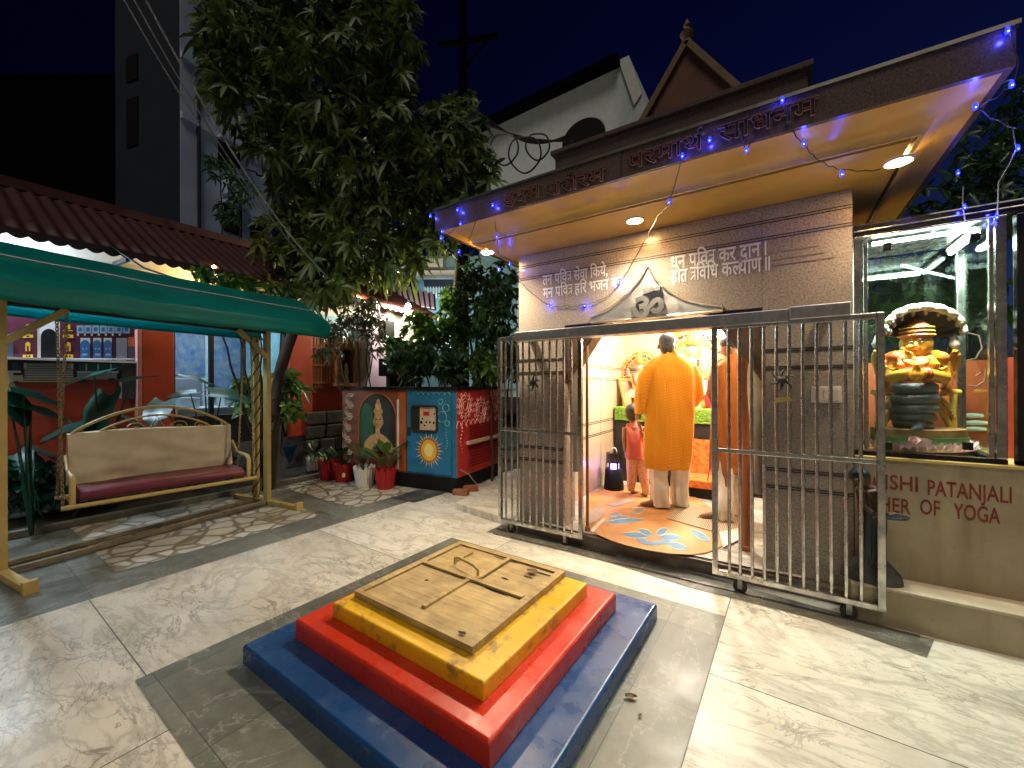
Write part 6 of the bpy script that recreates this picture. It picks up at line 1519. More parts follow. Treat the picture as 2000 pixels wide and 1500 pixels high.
# --- child
D2 = 4.64; ck = D2 / FPX
def c1(px, py, off=0.0): return gd(px, py, D2 + off)
child = thing('person', 'small child in a coral vest and dotted peach trousers beside the man', 'person', (c1(1243, 970).x, c1(1243, 970).y, ZF))
b = MB()
b.ell(c1(1235, 806, .01), (.073, .082, .090), nu=16, nv=10); b.ell(c1(1236, 813, .05), (.05, .05, .055)); b.tube([c1(1236, 810, .09), c1(1236, 813, .10)], .010, 8)
for x in (1221.5, 1248): b.ell(c1(x, 810, .01), (.009, .014, .02), nu=8, nv=6)
b.tube([c1(1236, 818), c1(1237, 829)], [.036, .042], 10)
b.tube([c1(1237, 832), c1(1238, 860), c1(1242, 886)], [.075, .085, .085], 12)
b.tube([c1(1224, 833), c1(1250, 833)], .04, 8)
b.tube([c1(1221, 835), c1(1219, 856), c1(1221, 876, .02), c1(1222, 882, .03)], [.034, .028, .023, .019], 9)
b.tube([c1(1253, 835), c1(1260, 850), c1(1254, 846, -.14), c1(1251, 843, -.21)], [.034, .028, .022, .018], 9)
finger_set(b, c1(1222, 882, .03), Vector((0, 0, -1)) + FV * .2, RV, FV, .62, .6)
finger_set(b, c1(1251, 843, -.21), Vector((0, 0, 1)) - FV * .3, -RV, FV, .62, .9)
a1, a2 = gz(1233, 966, ZF), gz(1262, 972, ZF)
for hip, ft in ((c1(1235, 890), a1), (c1(1252, 890), a2)): b.tube([hip, hip.lerp(ft, .5) + FV * .01, ft + Vector((0, 0, .05))], [.058, .042, .028], 9)
foot(b, a1, FV * .35 + RV * 1.0, .62); foot(b, a2, FV * 1.0 - RV * .1, .62)
fuse(b.build('body', M['skin'], child), .006, 3)
b = MB(); b.ell(c1(1235, 802, -.004), (.080, .084, .082), nu=18, nv=10); b.ell(c1(1234.5, 810, -.025), (.070, .058, .072), nu=14, nv=9); fuse(b.build('hair', M['hair'], child), .007, 2)
cw = lambda px: RV * (px * ck)
b = garment([(c1(1238, 826), cw(9), dv(.045)), (c1(1238, 831), cw(15), dv(.062)), (c1(1238, 842), cw(18.5), dv(.08)), (c1(1239, 862), cw(18.5), dv(.09)), (c1(1242, 884), cw(19), dv(.098)), (c1(1242, 896), cw(19.5), dv(.10))], 'v', None, None, .008, 6, 4)
fuse(b.build('vest', M['coral'], child), .008, 2)
b = MB()
for hip, ft, sd in ((c1(1236, 888), a1, 1), (c1(1252, 888), a2, 3)):
    md = hip.lerp(ft, .5); g = garment([(hip, cw(12), dv(.075)), (md, cw(9.5), dv(.058)), (ft + Vector((0, 0, .09)), cw(7), dv(.045)), (ft + Vector((0, 0, .04)), cw(6), dv(.04))], 'p', None, None, .008, 5, sd); b.add(g.v, g.f)
fuse(b.build('trousers', M['dots'], child), .008, 2)

# --- second man, mostly behind the gate post
D3 = 3.98; sk = D3 / FPX
def s1(px, py, off=0.0): return gd(px, py, D3 + off)
man2 = thing('person', 'second worshipper in a shade-darkened orange kurta half hidden behind the right sliding gate', 'person', (s1(1432, 1000).x, s1(1432, 1000).y, ZF))
b = MB()
b.ell(s1(1424, 676, .0), (.08, .10, .115), nu=16, nv=10); b.ell(s1(1418, 686, .04), (.055, .055, .07)); b.tube([s1(1411, 684, .06), s1(1408, 690, .07)], .011, 8)
b.tube([s1(1426, 690), s1(1430, 708)], [.055, .062], 10); b.tube([s1(1432, 712), s1(1433, 770), s1(1434, 830)], [.08, .10, .11], 12)
for x in (1438,): b.ell(s1(x, 681, 0), (.012, .018, .028), nu=8, nv=6)
b.tube([s1(1398, 722), s1(1394, 768, .0), s1(1402, 790, .14)], [.052, .044, .032], 9); b.tube([s1(1468, 722), s1(1476, 768), s1(1462, 790, .14)], [.052, .044, .032], 9)
finger_set(b, s1(1402, 790, .14), FV + Vector((0, 0, .7)), RV, Vector((0, 0, 1)), 1, .4); finger_set(b, s1(1462, 790, .14), FV - RV * .4 + Vector((0, 0, .7)), -RV, Vector((0, 0, 1)), 1, .4)
h1, h2 = gz(1412, 1018, ZF), gz(1446, 1008, ZF)
for hip, ft in ((s1(1418, 850), h1), (s1(1448, 850), h2)): b.tube([hip, hip.lerp(ft, .5), ft + Vector((0, 0, .08))], [.09, .06, .038], 9)
foot(b, h1, -RV + FV * .35); foot(b, h2, FV - RV * .4)
fuse(b.build('body', M['skin'], man2), .007, 3)
b = MB(); b.ell(s1(1425, 670, -.01), (.088, .10, .10), nu=16, nv=10); fuse(b.build('hair', M['hair'], man2), .008, 2)
w3 = lambda px: RV * (px * sk)
b = garment([(s1(1430, 690), w3(13), dv(.065)), (s1(1431, 702), w3(30), dv(.09)), (s1(1432, 714), w3(42), dv(.115)), (s1(1433, 740), w3(44), dv(.135)), (s1(1434, 800), w3(42), dv(.14)), (s1(1434, 870), w3(43), dv(.15)), (s1(1434, 922), w3(42), dv(.15))], 'k', None, None, .018, 8, 6)
sleeve(b, [s1(1402, 718), s1(1395, 745), s1(1393, 768), s1(1399, 786, .10)], [.066, .066, .06, .052], 3); sleeve(b, [s1(1464, 718), s1(1472, 745), s1(1476, 768), s1(1466, 786, .10)], [.066, .066, .06, .052], 4)
fuse(b.build('kurta', M['kurta_dk'], man2), .010, 3)
b = MB()
for hip, ft, sd in ((s1(1416, 890), h1, 1), (s1(1448, 890), h2, 3)):
    g = garment([(hip, w3(19), dv(.11)), (hip.lerp(ft, .45), w3(16), dv(.09)), (ft + Vector((0, 0, .12)), w3(15), dv(.085)), (ft + Vector((0, 0, .02)), w3(15), dv(.09))], 'p', None, None, .014, 5, sd); b.add(g.v, g.f)
fuse(b.build('trousers', M['pyjama'], man2), .010, 2)

# ------------------------------------------------------------------ inside the shrine
AY = 5.35; AZ = 1.085
M['black_cloth'] = pm('black_altar_cloth', (.015, .012, .012), .9, bmp=.3); M['turf_mat'] = pm('green_turf_mat', (.14, .30, .03), .9, var=.5, scale=45, bmp=.9, bscale=120)
alt = thing('altar', 'long altar against the back wall under black cloth with green turf edging', 'altar', (-.8, AY + .3, ZF))
b = MB(); b.bx(IX0 + .02, IX1 - .02, AY, YB - .04, ZF + .001, AZ - .02); b.build('cloth_skirt', M['black_cloth'], alt)
b = MB()
random.seed(9)
def turf(i, j):
    x = IX0 + .03 + (IX1 - IX0 - .06) * i
    if j < .5: return (x, AY + .42 - .43 * j * 2, AZ + .012 + .012 * noise.noise(Vector((x * 40, j * 30, 0))))
    return (x, AY - .015 - .012 * noise.noise(Vector((x * 40, j * 30, 4))), AZ - (j - .5) * 2 * (.17 + .02 * noise.noise(Vector((x * 6, 0, 0)))))
b.grid(turf, 150, 24); b.build('turf_mat', M['turf_mat'], alt, fix=False)
M['gold_leaf'] = pm('gilt_brass', (.70, .42, .10), .3, .8, var=.3, scale=20); M['marigold'] = pm('marigold_garland', (.80, .36, .02), .8, var=.4, scale=30, bmp=.8, bscale=60); M['rose_red'] = pm('red_flowers', (.50, .02, .03), .8, var=.5, scale=30, bmp=.8, bscale=60); M['silk_cream'] = pm('cream_silk', (.75, .62, .40), .5, var=.3, scale=14); M['pink_skin'] = pm('painted_idol_skin', (.62, .42, .28), .45, var=.1)
def idol(label, c, s, seed):
    random.seed(seed); t = thing('idol', label, 'idol', c, 'garlanded idols on the altar'); c = Vector(c)
    def P(x, y, z): return c + Vector((x * s, y * s, z * s))
    b = MB(); b.bx(c.x - .34 * s, c.x + .34 * s, c.y - .16 * s, c.y + .2 * s, c.z, c.z + .09 * s); b.bx(c.x - .29 * s, c.x + .29 * s, c.y - .13 * s, c.y + .18 * s, c.z + .091 * s, c.z + .16 * s); b.build('pedestal', M['gold_leaf'], t, bevel=.008)
    b = MB()
    b.ell(P(0, 0, .80), (.075 * s, .08 * s, .095 * s)); b.tube([P(0, 0, .72), P(0, 0, .66)], .035 * s, 8); b.tube([P(0, 0, .66), P(0, 0, .50), P(0, 0, .36)], [.10 * s, .12 * s, .13 * s], 12)
    b.tube([P(0, -.085, .80), P(0, -.095, .775)], .010 * s, 6)
    for q in (-1, 1):
        b.tube([P(q * .11, 0, .64), P(q * .19, -.02, .50), P(q * .13, -.14, .52)], [.045 * s, .038 * s, .03 * s], 8); b.tube([P(q * .10, 0, .64), P(q * .24, .02, .62), P(q * .25, -.02, .78)], [.04 * s, .034 * s, .026 * s], 8)
        b.tube([P(q * .08, 0, .32), P(q * .25, -.08, .26), P(q * .02, -.19, .22)], [.085 * s, .07 * s, .05 * s], 8)
    fuse(b.build('body', M['pink_skin'], t), .012 * s, 2)
    b = MB(); b.lathe([(.085 * s, c.z + .86 * s), (.10 * s, c.z + .89 * s), (.075 * s, c.z + .95 * s), (.085 * s, c.z + .98 * s), (.05 * s, c.z + 1.06 * s), (.055 * s, c.z + 1.08 * s), (.006, c.z + 1.17 * s)], (c.x, c.y, 0), 16); b.build('crown', M['gold_leaf'], t, smooth=50)
    b = MB()
    for q in (-1, 1):
        b.ell(P(q * .03, -.078, .815), (.014 * s, .006 * s, .006 * s), nu=8, nv=5); b.tube([P(q * .013, -.082, .838), P(q * .03, -.082, .845), P(q * .046, -.074, .838)], .004 * s, 4)
    b.tube([P(-.02, -.087, .755), P(0, -.09, .752), P(.02, -.087, .755)], .005 * s, 4); b.build('features', M['g_dark'], t)
    b = MB(); b.loft([[P(r * math.cos(a), .8 * r * math.sin(a) - .03, z) for a in [2 * math.pi * k / 24 for k in range(24)]] for z, r in ((.17, .31), (.26, .29), (.34, .17), (.44, .14), (.60, .135))], 0, True, True); b.build('silk_robe', M['silk_cream'], t, smooth=60)
    for mt, r0, n_, pt in (('marigold', .42, 34, .026), ('rose_red', .35, 28, .020), ('marigold', .29, 24, .018)):
        b = MB()
        for k in range(n_ + 1):
            a = math.pi * (1.12 - 1.24 * k / n_); b.ell(P(r0 * math.cos(a), .10, .62 + r0 * 1.2 * math.sin(a)) + rvec() * .01 * s, pt * s * random.uniform(.85, 1.2), nu=8, nv=6)
        b.build('halo_garland', M[mt], t, smooth=180)
    for mt, wd, dp in (('marigold', .13, .34), ('rose_red', .10, .22)):
        b = MB()
        for k in range(21): a = math.pi * k / 20; b.ell(P(wd * math.cos(a), -.15 - .02 * math.sin(a), .64 - dp * math.sin(a)), .019 * s, nu=8, nv=6)
        b.build('neck_garland', M[mt], t, smooth=180)
    b = MB(); 
    for k in range(17): a = math.pi * (1.1 - 1.2 * k / 16); b.tube([P(.26 * math.cos(a), .12, .62 + .3 * math.sin(a)), P(.48 * math.cos(a), .12, .62 + .56 * math.sin(a))], [.016 * s, .003 * s], 5)
    b.build('halo_rays', M['gold_leaf'], t)
idol('large gilt idol with marigold halo, right of the man in orange', (gy(1352, 800, 5.70).x, 5.70, AZ + .02), .92, 1)
idol('smaller gilt idol with garlands, left of the man in orange', (gy(1250, 800, 5.68).x, 5.68, AZ + .02), .66, 2)
# things on the altar
M['frame_gold'] = pm('gold_picture_frame', (.52, .26, .06), .4, var=.3, scale=20); M['picture'] = pm('old_picture_print', (.42, .24, .16), .4, var=.6, scale=9)
A = gy(1216, 800, AY + .1); pf_ = thing('picture_frame', 'tall gold edged picture leaning against the left wall on the turf mat', 'picture', A)
b = MB(); p0 = gy(1193, 800, AY + .28) ; T = Matrix.Translation((IX0 + .20, AY + .22, AZ + .01)) @ Matrix.Rotation(R(62), 4, 'Z') @ Matrix.Rotation(R(-17), 4, 'X')
for (x0, x1, z0, z1) in ((-.15, -.11, 0, .40), (.11, .15, 0, .40), (-.11, .11, 0, .04), (-.11, .11, .36, .40)): b.bx(x0, x1, -.014, .014, z0, z1, 0, T)
b.build('frame', M['frame_gold'], pf_, bevel=.003); b = MB(); b.bx(-.11, .11, -.004, .008, .04, .36, 0, T); b.build('print', M['picture'], pf_)
b = MB(); c = gy(1222, 800, AY + .12); b.bx(c.x - .06, c.x + .06, AY + .16, AY + .18, AZ + .012, AZ + .20); b.bx(c.x - .05, c.x + .05, AY + .156, AY + .159, AZ + .022, AZ + .19, 1); tag(b.build('small_picture', [M['g_pink'], M['g_cream']], origin=c), 'small pink framed picture on the turf mat beside the leaning one', 'picture')
for k, (px, r, h, mt, lab) in enumerate(((1362, .05, .14, 'silk_cream', 'cream offering box on the altar right of the man'), (1384, .045, .20, 'rose_red', 'red offering jar on the altar near the gate post'), (1374, .04, .09, 'gold_leaf', 'brass lamp bowl on the altar between box and jar'))):
    c = gy(px, 800, AY + .12); b = MB()
    if k == 0: b.bx(c.x - r, c.x + r, c.y - r, c.y + r, AZ + .012, AZ + .012 + h); b.bx(c.x - r - .004, c.x + r + .004, c.y - r - .004, c.y + r + .004, AZ + .012 + h, AZ + .03 + h)
    else: b.lathe([(r * .7, AZ + .012), (r, AZ + .03), (r, AZ + h * .8), (r * .7, AZ + h), (r * .8, AZ + h + .02), (.004, AZ + h + .03)], (c.x, c.y, 0), 16)
    tag(b.build(('offering_box', 'offering_jar', 'lamp_bowl')[k], M[mt], bevel=.004 if k == 0 else 0, smooth=None if k == 0 else 50, origin=(c.x, c.y, AZ)), lab, ('box', 'jar', 'lamp')[k])
# red brocade and low stool before the altar
M['brocade'] = pm('red_gold_brocade', (.50, .045, .015), .6, scale=26, c2=(.70, .34, .06), bmp=.4)
st_ = thing('low_stool', 'low dark stool under red and gold brocade before the altar', 'stool', (gz(1370, 965, ZF).x, 5.1, ZF))
sx0, sx1, sy0, sy1 = gy(1318, 900, 4.95).x, gy(1400, 900, 4.95).x + .25, 4.95, 5.31
b = MB(); b.bx(sx0 + .04, sx1, sy0 + .03, sy1, ZF + .002, ZF + .17); b.build('base', M['black_cloth'], st_)
b = MB()
def broc(i, j):
    x = sx0 + (sx1 - sx0) * i; n_ = noise.noise(Vector((x * 9, j * 5, 0)))
    if j < .35: return (x, sy0 - .005 + .012 * n_, ZF + .12 + .09 * j / .35)
    if j < .6: return (x, sy0 + .01 + (j - .35) / .25 * .30, ZF + .21 + .03 * n_)
    return (x, sy0 + .31 + .03 * (j - .6), ZF + .21 + (j - .6) / .4 * .42 + .02 * n_)
b.grid(broc, 50, 40); b.build('brocade_cloth', M['brocade'], st_, smooth=180, fix=False)
b = MB(); b.beam((gy(1382, 940, 4.93).x, 4.93, ZF + .22), (gy(1392, 860, 4.93).x + .02, 4.93, ZF + .72), .03, .012); tag(b.build('orange_banner', M['kurta_dk'], origin=(gy(1382, 940, 4.93).x, 4.93, ZF)), 'narrow orange cloth strip leaning by the red brocade', 'cloth')
# mosquito lamp
zc = gz(1199, 956, ZF); zs = zc; H_ = .50; mz = thing('mosquito_lamp', 'black bucket shaped mosquito lamp with glowing violet band on the shrine floor', 'lamp', zc)
kk = .112
b = MB(); b.lathe([(kk * 1.05, ZF + .001), (kk * 1.08, ZF + .02), (kk * .93, ZF + .255), (kk * .9, ZF + .26)], (zc.x, zc.y, 0), 28); b.build('base', M['black'], mz, smooth=40)
M['violet'] = emit('lit_violet_band', (.42, .22, 1.0), 5)
b = MB(); b.lathe([(kk * .55, ZF + .255), (kk * .55, ZF + .335)], (zc.x, zc.y, 0), 24, cap=False); b.build('light_band', M['violet'], mz, smooth=60)
b = MB()
for k in range(6): a = 2 * math.pi * k / 6 + .3; b.beam((zc.x + kk * .84 * math.cos(a), zc.y + kk * .84 * math.sin(a), ZF + .255), (zc.x + kk * .80 * math.cos(a), zc.y + kk * .80 * math.sin(a), ZF + .335), .02, .012)
b.build('struts', M['black'], mz)
b = MB(); b.lathe([(kk * .85, ZF + .333), (kk * .80, ZF + .44), (kk * .82, ZF + .445), (kk * .8, ZF + .455), (.005, ZF + .46)], (zc.x, zc.y, 0), 28); b.build('cap', M['black_gloss'], mz, smooth=40)
b = MB(); b.tube([Vector((zc.x, zc.y, ZF + .455)) + RV * (.036 * math.cos(a)) + Vector((0, 0, .055 * math.sin(a))) for a in [math.pi * k / 10 for k in range(11)]], .008, 8); b.build('handle', M['white'], mz, smooth=60)
lamp('violet_lamp', 'POINT', (zc.x, zc.y - kk * 1.0, ZF + .295), 1.0, (.5, .28, 1.0), .03, mz)
# socket on the left wall
p = gx(1176, 743, IX0 + .004); b = MB(); b.bx(IX0 + .001, IX0 + .02, p.y - .05, p.y + .05, p.z - .06, p.z + .06); b.bx(IX0 + .0201, IX0 + .026, p.y - .02, p.y + .02, p.z - .02, p.z + .03, 1); tag(b.build('wall_socket', [M['white'], M['mu_grey']], bevel=.002, origin=p), 'white socket on the left inner wall of the shrine', 'socket')
# printed floor mat and straw mat
M['mat_orange'] = pm('orange_printed_mat', (.62, .30, .10), .6, var=.18, scale=6, bmp=.1); M['mat_blue'] = pm('mat_blue_petal', (.13, .28, .46), .6, var=.25, scale=14); M['mat_line'] = pm('mat_cream_line', (.78, .68, .55), .6, var=.15); M['mat_grey'] = pm('mat_greyish_print', (.42, .32, .27), .6, var=.25)
def gp(px, py, z): return gz(px, py, z)
rug = thing('floor_mat', 'orange vinyl mat printed with blue flowers at the shrine doorway', 'mat', gp(1290, 1030, ZF))
out = [(1150, 966), (1146, 985), (1141, 1010), (1146, 1026), (1162, 1042), (1190, 1055), (1225, 1066), (1265, 1075), (1310, 1082), (1350, 1084), (1380, 1080), (1405, 1070), (1425, 1056), (1432, 1040), (1400, 1000), (1345, 962), (1290, 945), (1215, 948), (1185, 950)]
z = ZF + .005
b = MB(); q = [gp(x, y, z) for x, y in out]; b.prism(q, (0, 0, .004)); b.build('sheet', M['mat_orange'], rug)
b = MB(); lz = [z + .0045]
def pet(pts, m):
    lz[0] += .0002; b.poly([gp(x, y, lz[0]) for x, y in pts], m)
def petal(x0, y0, x1, y1, wd, m1_=1, m0=0):
    for k, mm in ((1.22, m0), (1.0, m1_)):
        n_ = 9; P = []; dx, dy = x1 - x0, y1 - y0; L_ = math.hypot(dx, dy); ux, uy = dx / L_, dy / L_
        for i in range(n_ + 1): t = i / n_; P.append((x0 + dx * t - uy * wd * k * math.sin(math.pi * t), y0 + dy * t + ux * wd * k * math.sin(math.pi * t)))
        for i in range(n_ - 1, 0, -1): t = i / n_; P.append((x0 + dx * t + uy * wd * k * math.sin(math.pi * t), y0 + dy * t - ux * wd * k * math.sin(math.pi * t)))
        pet(P, mm)
for (x0, y0, x1, y1, wd) in ((1272, 1047, 1212, 1043, 5.5), (1275, 1044, 1245, 1034, 5), (1280, 1044, 1306, 1032, 6), (1288, 1048, 1332, 1050, 6), (1300, 1060, 1345, 1072, 6)): petal(x0, y0, x1, y1, wd)
pet([(1245 + 5 * 0, 1052)] + [(1277 + 33 * math.cos(a), 1051 + 14 * math.sin(a)) for a in [math.pi * k / 14 for k in range(15)]] + [(1277 + 19 * math.cos(a), 1052 + 6 * math.sin(a)) for a in [math.pi * k / 14 for k in range(14, -1, -1)]], 1)
petal(1188, 1013, 1228, 1010, 5); petal(1178, 1021, 1262, 1014, 4.5); petal(1188, 1006, 1215, 1002, 4, 2); petal(1228, 1003, 1262, 992, 6, 2); petal(1348, 1034, 1388, 1058, 6); petal(1330, 1000, 1300, 990, 4, 2)
pet([(1143, 1008), (1160, 990), (1182, 992), (1180, 1006), (1162, 1020), (1148, 1026)], 2); pet([(1153, 1035), (1178, 1012), (1183, 1014), (1158, 1040)], 0); pet([(1185, 985), (1230, 972), (1245, 976), (1200, 990)], 2)
b.build('print', [M['mat_line'], M['mat_blue'], M['mat_grey']], rug, fix=False)
def straw():
    m, t, bs = _new('straw_mat'); co = coords(t, 'Object'); wv = nd(t, 'ShaderNodeTexWave', Scale=22.0, Distortion=.4); L(t, co, wv.inputs['Vector'])
    L(t, ramp(t, wv.outputs[1], [(.3, (.26, .17, .09)), (.6, (.62, .50, .34))]), bs.inputs['Base Color']); bs.inputs['Roughness'].default_value = .8; bump(t, bs, wv.outputs[1], .4, .004); return m
M['straw'] = straw()
b = MB(); b.prism([gp(x, y, z + .008) for x, y in ((1300, 1012), (1330, 985), (1440, 1000), (1470, 1035), (1420, 1046))], (0, 0, .004)); tag(b.build('straw_mat', M['straw']), 'striped straw mat overlapping the orange floor mat', 'mat')
b = MB(); b.prism([gp(x, y, z + .014) for x, y in ((1405, 1040), (1450, 1030), (1458, 1046), (1412, 1070))], (0, 0, .004)); tag(b.build('folded_cloth', M['pyjama']), 'pale folded cloth at the foot of the orange brown post', 'cloth')
# light in the sanctum
M['tube_warm'] = emit('lit_warm_tube', (1.0, .88, .62), 16)
p = gy(1392, 652, 5.88); tbl = thing('tube_light', 'lit warm tube light on the back wall of the shrine above the idols', 'tube light', p)
b = MB(); b.tube([(p.x - .25, 5.91, 2.06), (p.x + .30, 5.91, 2.06)], .018, 10); b.build('tube', M['tube_warm'], tbl, smooth=60); b = MB(); b.bx(p.x - .28, p.x + .33, 5.93, 5.96, 2.03, 2.09); b.build('batten', M['white'], tbl)
lamp('tube_lamp', 'AREA', (p.x, 5.84, 2.06), 120, (1.0, .94, .80), .06, tbl, shape='RECTANGLE', size_y=.55, dir=(0, -1, -.25)).rotation_euler.rotate_axis('Z', R(90))
cl = thing('ceiling_lamp', 'lit round lamp on the shrine ceiling over the worshippers', 'ceiling lamp', (-.8, 4.75, 2.45))
b = MB(); b.lathe([(.001, 2.40), (.10, 2.41), (.13, 2.45)], (-.8, 4.75, 0), 24); b.build('diffuser', M['lamp_warm'], cl, smooth=60)
lamp('ceiling_lamp_light', 'POINT', (-.8, 4.75, 2.34), 110, (1.0, .94, .82), .10, cl)

# ------------------------------------------------------------------ statue of the sage in the glass case
SD = 2.63; pxm = SD / FPX
def st(px, py, off=0.0): return gd(px, py, SD + off)
M['st_yel'] = pm('statue_yellow_skin', (.60, .27, .015), .5, var=.12, scale=12); M['st_or'] = pm('statue_orange', (.62, .16, .03), .4, var=.3, scale=18); M['st_dk'] = pm('statue_dark_hood', (.035, .026, .022), .35, var=.5, scale=20); M['st_rim'] = pm('statue_hood_rim', (.50, .46, .38), .45, var=.25, scale=20, bmp=.3); M['st_grey'] = pm('statue_grey_scales', (.15, .15, .155), .35, var=.4, scale=50, bmp=.6, bscale=140); M['st_gold'] = pm('statue_gold', (.62, .38, .06), .35, var=.35, scale=24, bmp=.4); M['st_wood'] = pm('statue_base_brown', (.30, .15, .05), .45, var=.4, scale=14, bmp=.3); M['st_green'] = pm('statue_leaf_green', (.06, .16, .04), .5, var=.4, scale=30); M['st_pink'] = pm('lotus_pink', (.62, .42, .42), .5, var=.25, scale=30); M['st_red'] = pm('statue_red', (.45, .04, .02), .4, var=.2)
sg = thing('sage_statue', 'painted statue of a praying sage under a cobra hood, coiled serpent below', 'statue', st(1788, 880))
bz = zc0 + .03
b = MB(); 
cc = st(1782, 800); R0_ = 36 * pxm
for k, (py, r) in enumerate(((757, 36), (778, 38), (798, 37), (815, 34), (828, 30))):
    c = st(1782, py); rr_ = (r - 10) * pxm; b.tube([Vector((c.x + rr_ * math.cos(a), c.y + rr_ * math.sin(a), c.z + .006 * math.sin(a + k))) for a in [2 * math.pi * i / 30 for i in range(30)]], 10.5 * pxm, 12, closed=True); b.tube([Vector((c.x, c.y, c.z - .02)), Vector((c.x, c.y, c.z + .02))], rr_, 16)
b.tube([st(1800, 826, -.06), st(1790, 838, -.12), st(1775, 846, -.10)], [.03, .024, .008], 10)
b.build('serpent_coils', M['st_grey'], sg, smooth=180)
b = MB()
b.tube([st(1786, 755), st(1787, 735), st(1788, 712), st(1788, 698)], [.085, .095, .115, .085], 14)
b.tube([st(1750, 700), st(1828, 700)], .055, 10); b.tube([st(1788, 698), st(1789, 688)], [.05, .045], 10)
b.ell(st(1789, 672), (.082, .080, .085), nu=18, nv=12); b.ell(st(1789, 682, -.02), (.055, .055, .05))
b.tube([st(1789, 668, -.078), st(1789, 676, -.094), st(1789, 679, -.080)], [.008, .013, .008], 8)
for q in (-1, 1):
    b.ell(st(1789 + q * 24, 674), (.013, .02, .034), nu=8, nv=6); b.ell(st(1789 + q * 12, 679, -.055), (.022, .02, .02))
    b.tube([st(1789 + q * 42, 702), st(1789 + q * 52, 738, -.02), st(1789 + q * 24, 731, -.14), st(1789 + q * 6, 728, -.19)], [.050, .042, .034, .026], 10)
    for k in range(5): b.tube([st(1790 + q * 5, 732 - k * .3, -.215 + k * .012), st(1790 + q * 4.2, 722, -.215 + k * .012), st(1790 + q * 1.8, 711 - (2 - abs(k - 2)) * 2.2, -.222 + k * .010)], [.014, .012, .006], 7)
    b.ell(st(1790 + q * 5.5, 733, -.205), (.020, .034, .034))
    b.ell(st(1789 + q * 18, 712, -.085), (.045, .03, .035))
    b.tube([st(1789 + q * 44, 704, .04), st(1789 + q * 66, 735, .05), st(1789 + q * 76, 702, .02), st(1789 + q * 77, 690, .0)], [.045, .040, .032, .026], 9)
    for k in range(4): b.tube([st(1789 + q * (74 + k * 2.2), 692, 0), st(1789 + q * (74 + k * 2.2), 684, -.015), st(1789 + q * (75 + k * 2), 687, -.035)], [.009, .008, .006], 7)
    b.tube([st(1789 + q * 73, 693, 0), st(1789 + q * 70, 688, -.02)], [.01, .006], 7)
fuse(b.build('body', M['st_yel'], sg), .0048, 2)
b = MB()
for q in (-1, 1):
    for dx in (14, 19): c_ = st(1790 + q * dx, 731, -.165 + (dx - 14) * .004); b.tube([c_ + FV * (.036 * math.cos(a)) + Vector((0, 0, .036 * math.sin(a))) for a in [2 * math.pi * i / 16 for i in range(16)]], .007, 6, closed=True)
b.build('bracelets', M['st_red'], sg, smooth=60)
b = MB()
for q in (-1, 1):
    b.ell(st(1789 + q * 10.5, 668.5, -.079), (.014, .005, .004), nu=10, nv=5); b.tube([st(1789 + q * 4, 663, -.082), st(1789 + q * 10, 661, -.082), st(1789 + q * 17, 664, -.072)], .0024, 5)
b.build('eyes', M['st_dk'], sg)
b = MB(); b.tube([st(1783, 684.5, -.078), st(1789, 685.5, -.084), st(1795, 684.5, -.078)], [.003, .006, .003], 6); b.ell(st(1789, 655, -.076), (.010, .005, .012)); b.build('lips', M['st_red'], sg)
b = MB(); c = st(1789, 656)
b.lathe([(.080, c.z - .012), (.088, c.z), (.082, c.z + .012), (.086, c.z + .024), (.078, c.z + .038), (.080, c.z + .048), (.05, c.z + .078), (.03, c.z + .10), (.004, c.z + .11)], (c.x, c.y, 0), 22); b.build('crown', M['st_or'], sg, smooth=40)
b = MB()
for dz in (.0, .024, .048): b.tube([Vector((c.x + (.0895 - dz * .12) * math.cos(a), c.y + (.0895 - dz * .12) * math.sin(a), c.z + dz)) for a in [2 * math.pi * i / 26 for i in range(26)]], .0045, 5, closed=True)
for k in range(9): a = -math.pi * k / 8; b.tube([st(1789 + 26 * math.cos(a), 700 - 13 * math.sin(a), -.10 - .02 * abs(math.sin(a))), st(1789 + 24 * math.cos(a), 700 - 12 * math.sin(a), -.11)], .007, 5)
b.tube([st(1789 + 27 * math.cos(a), 698 - 14 * math.sin(a), -.085 - .04 * abs(math.sin(a))) for a in [-math.pi * k / 12 for k in range(13)]], .010, 6)
for q in (-1, 1):
    b.tube([st(1789 + q * 46 + 13 * math.cos(a), 716 + 4 * math.sin(a), -.02 - .045 * math.cos(a * .5)) for a in [2 * math.pi * i / 14 for i in range(14)]], .007, 5, closed=True)
    b.ell(st(1789 + q * 26, 684, -.01), (.016, .016, .022))
b.build('jewellery', M['st_gold'], sg, smooth=70)
b = MB()
for q in (-1, 1):
    b.ell(st(1789 + q * 42, 699, -.01), (.058, .05, .045)); b.tube([st(1789 + q * 28, 696, -.06), st(1789 + q * 30, 715, -.10), st(1789 + q * 24, 728, -.10)], [.02, .022, .016], 8)
    b.tube([st(1789 + q * 62, 705, -.01), st(1789 + q * 66, 735, .0), st(1789 + q * 58, 760, .0), st(1789 + q * 70, 766, -.02)], [.012, .022, .030, .012], 8)
fuse(b.build('sash', M['st_or'], sg), .008, 1)
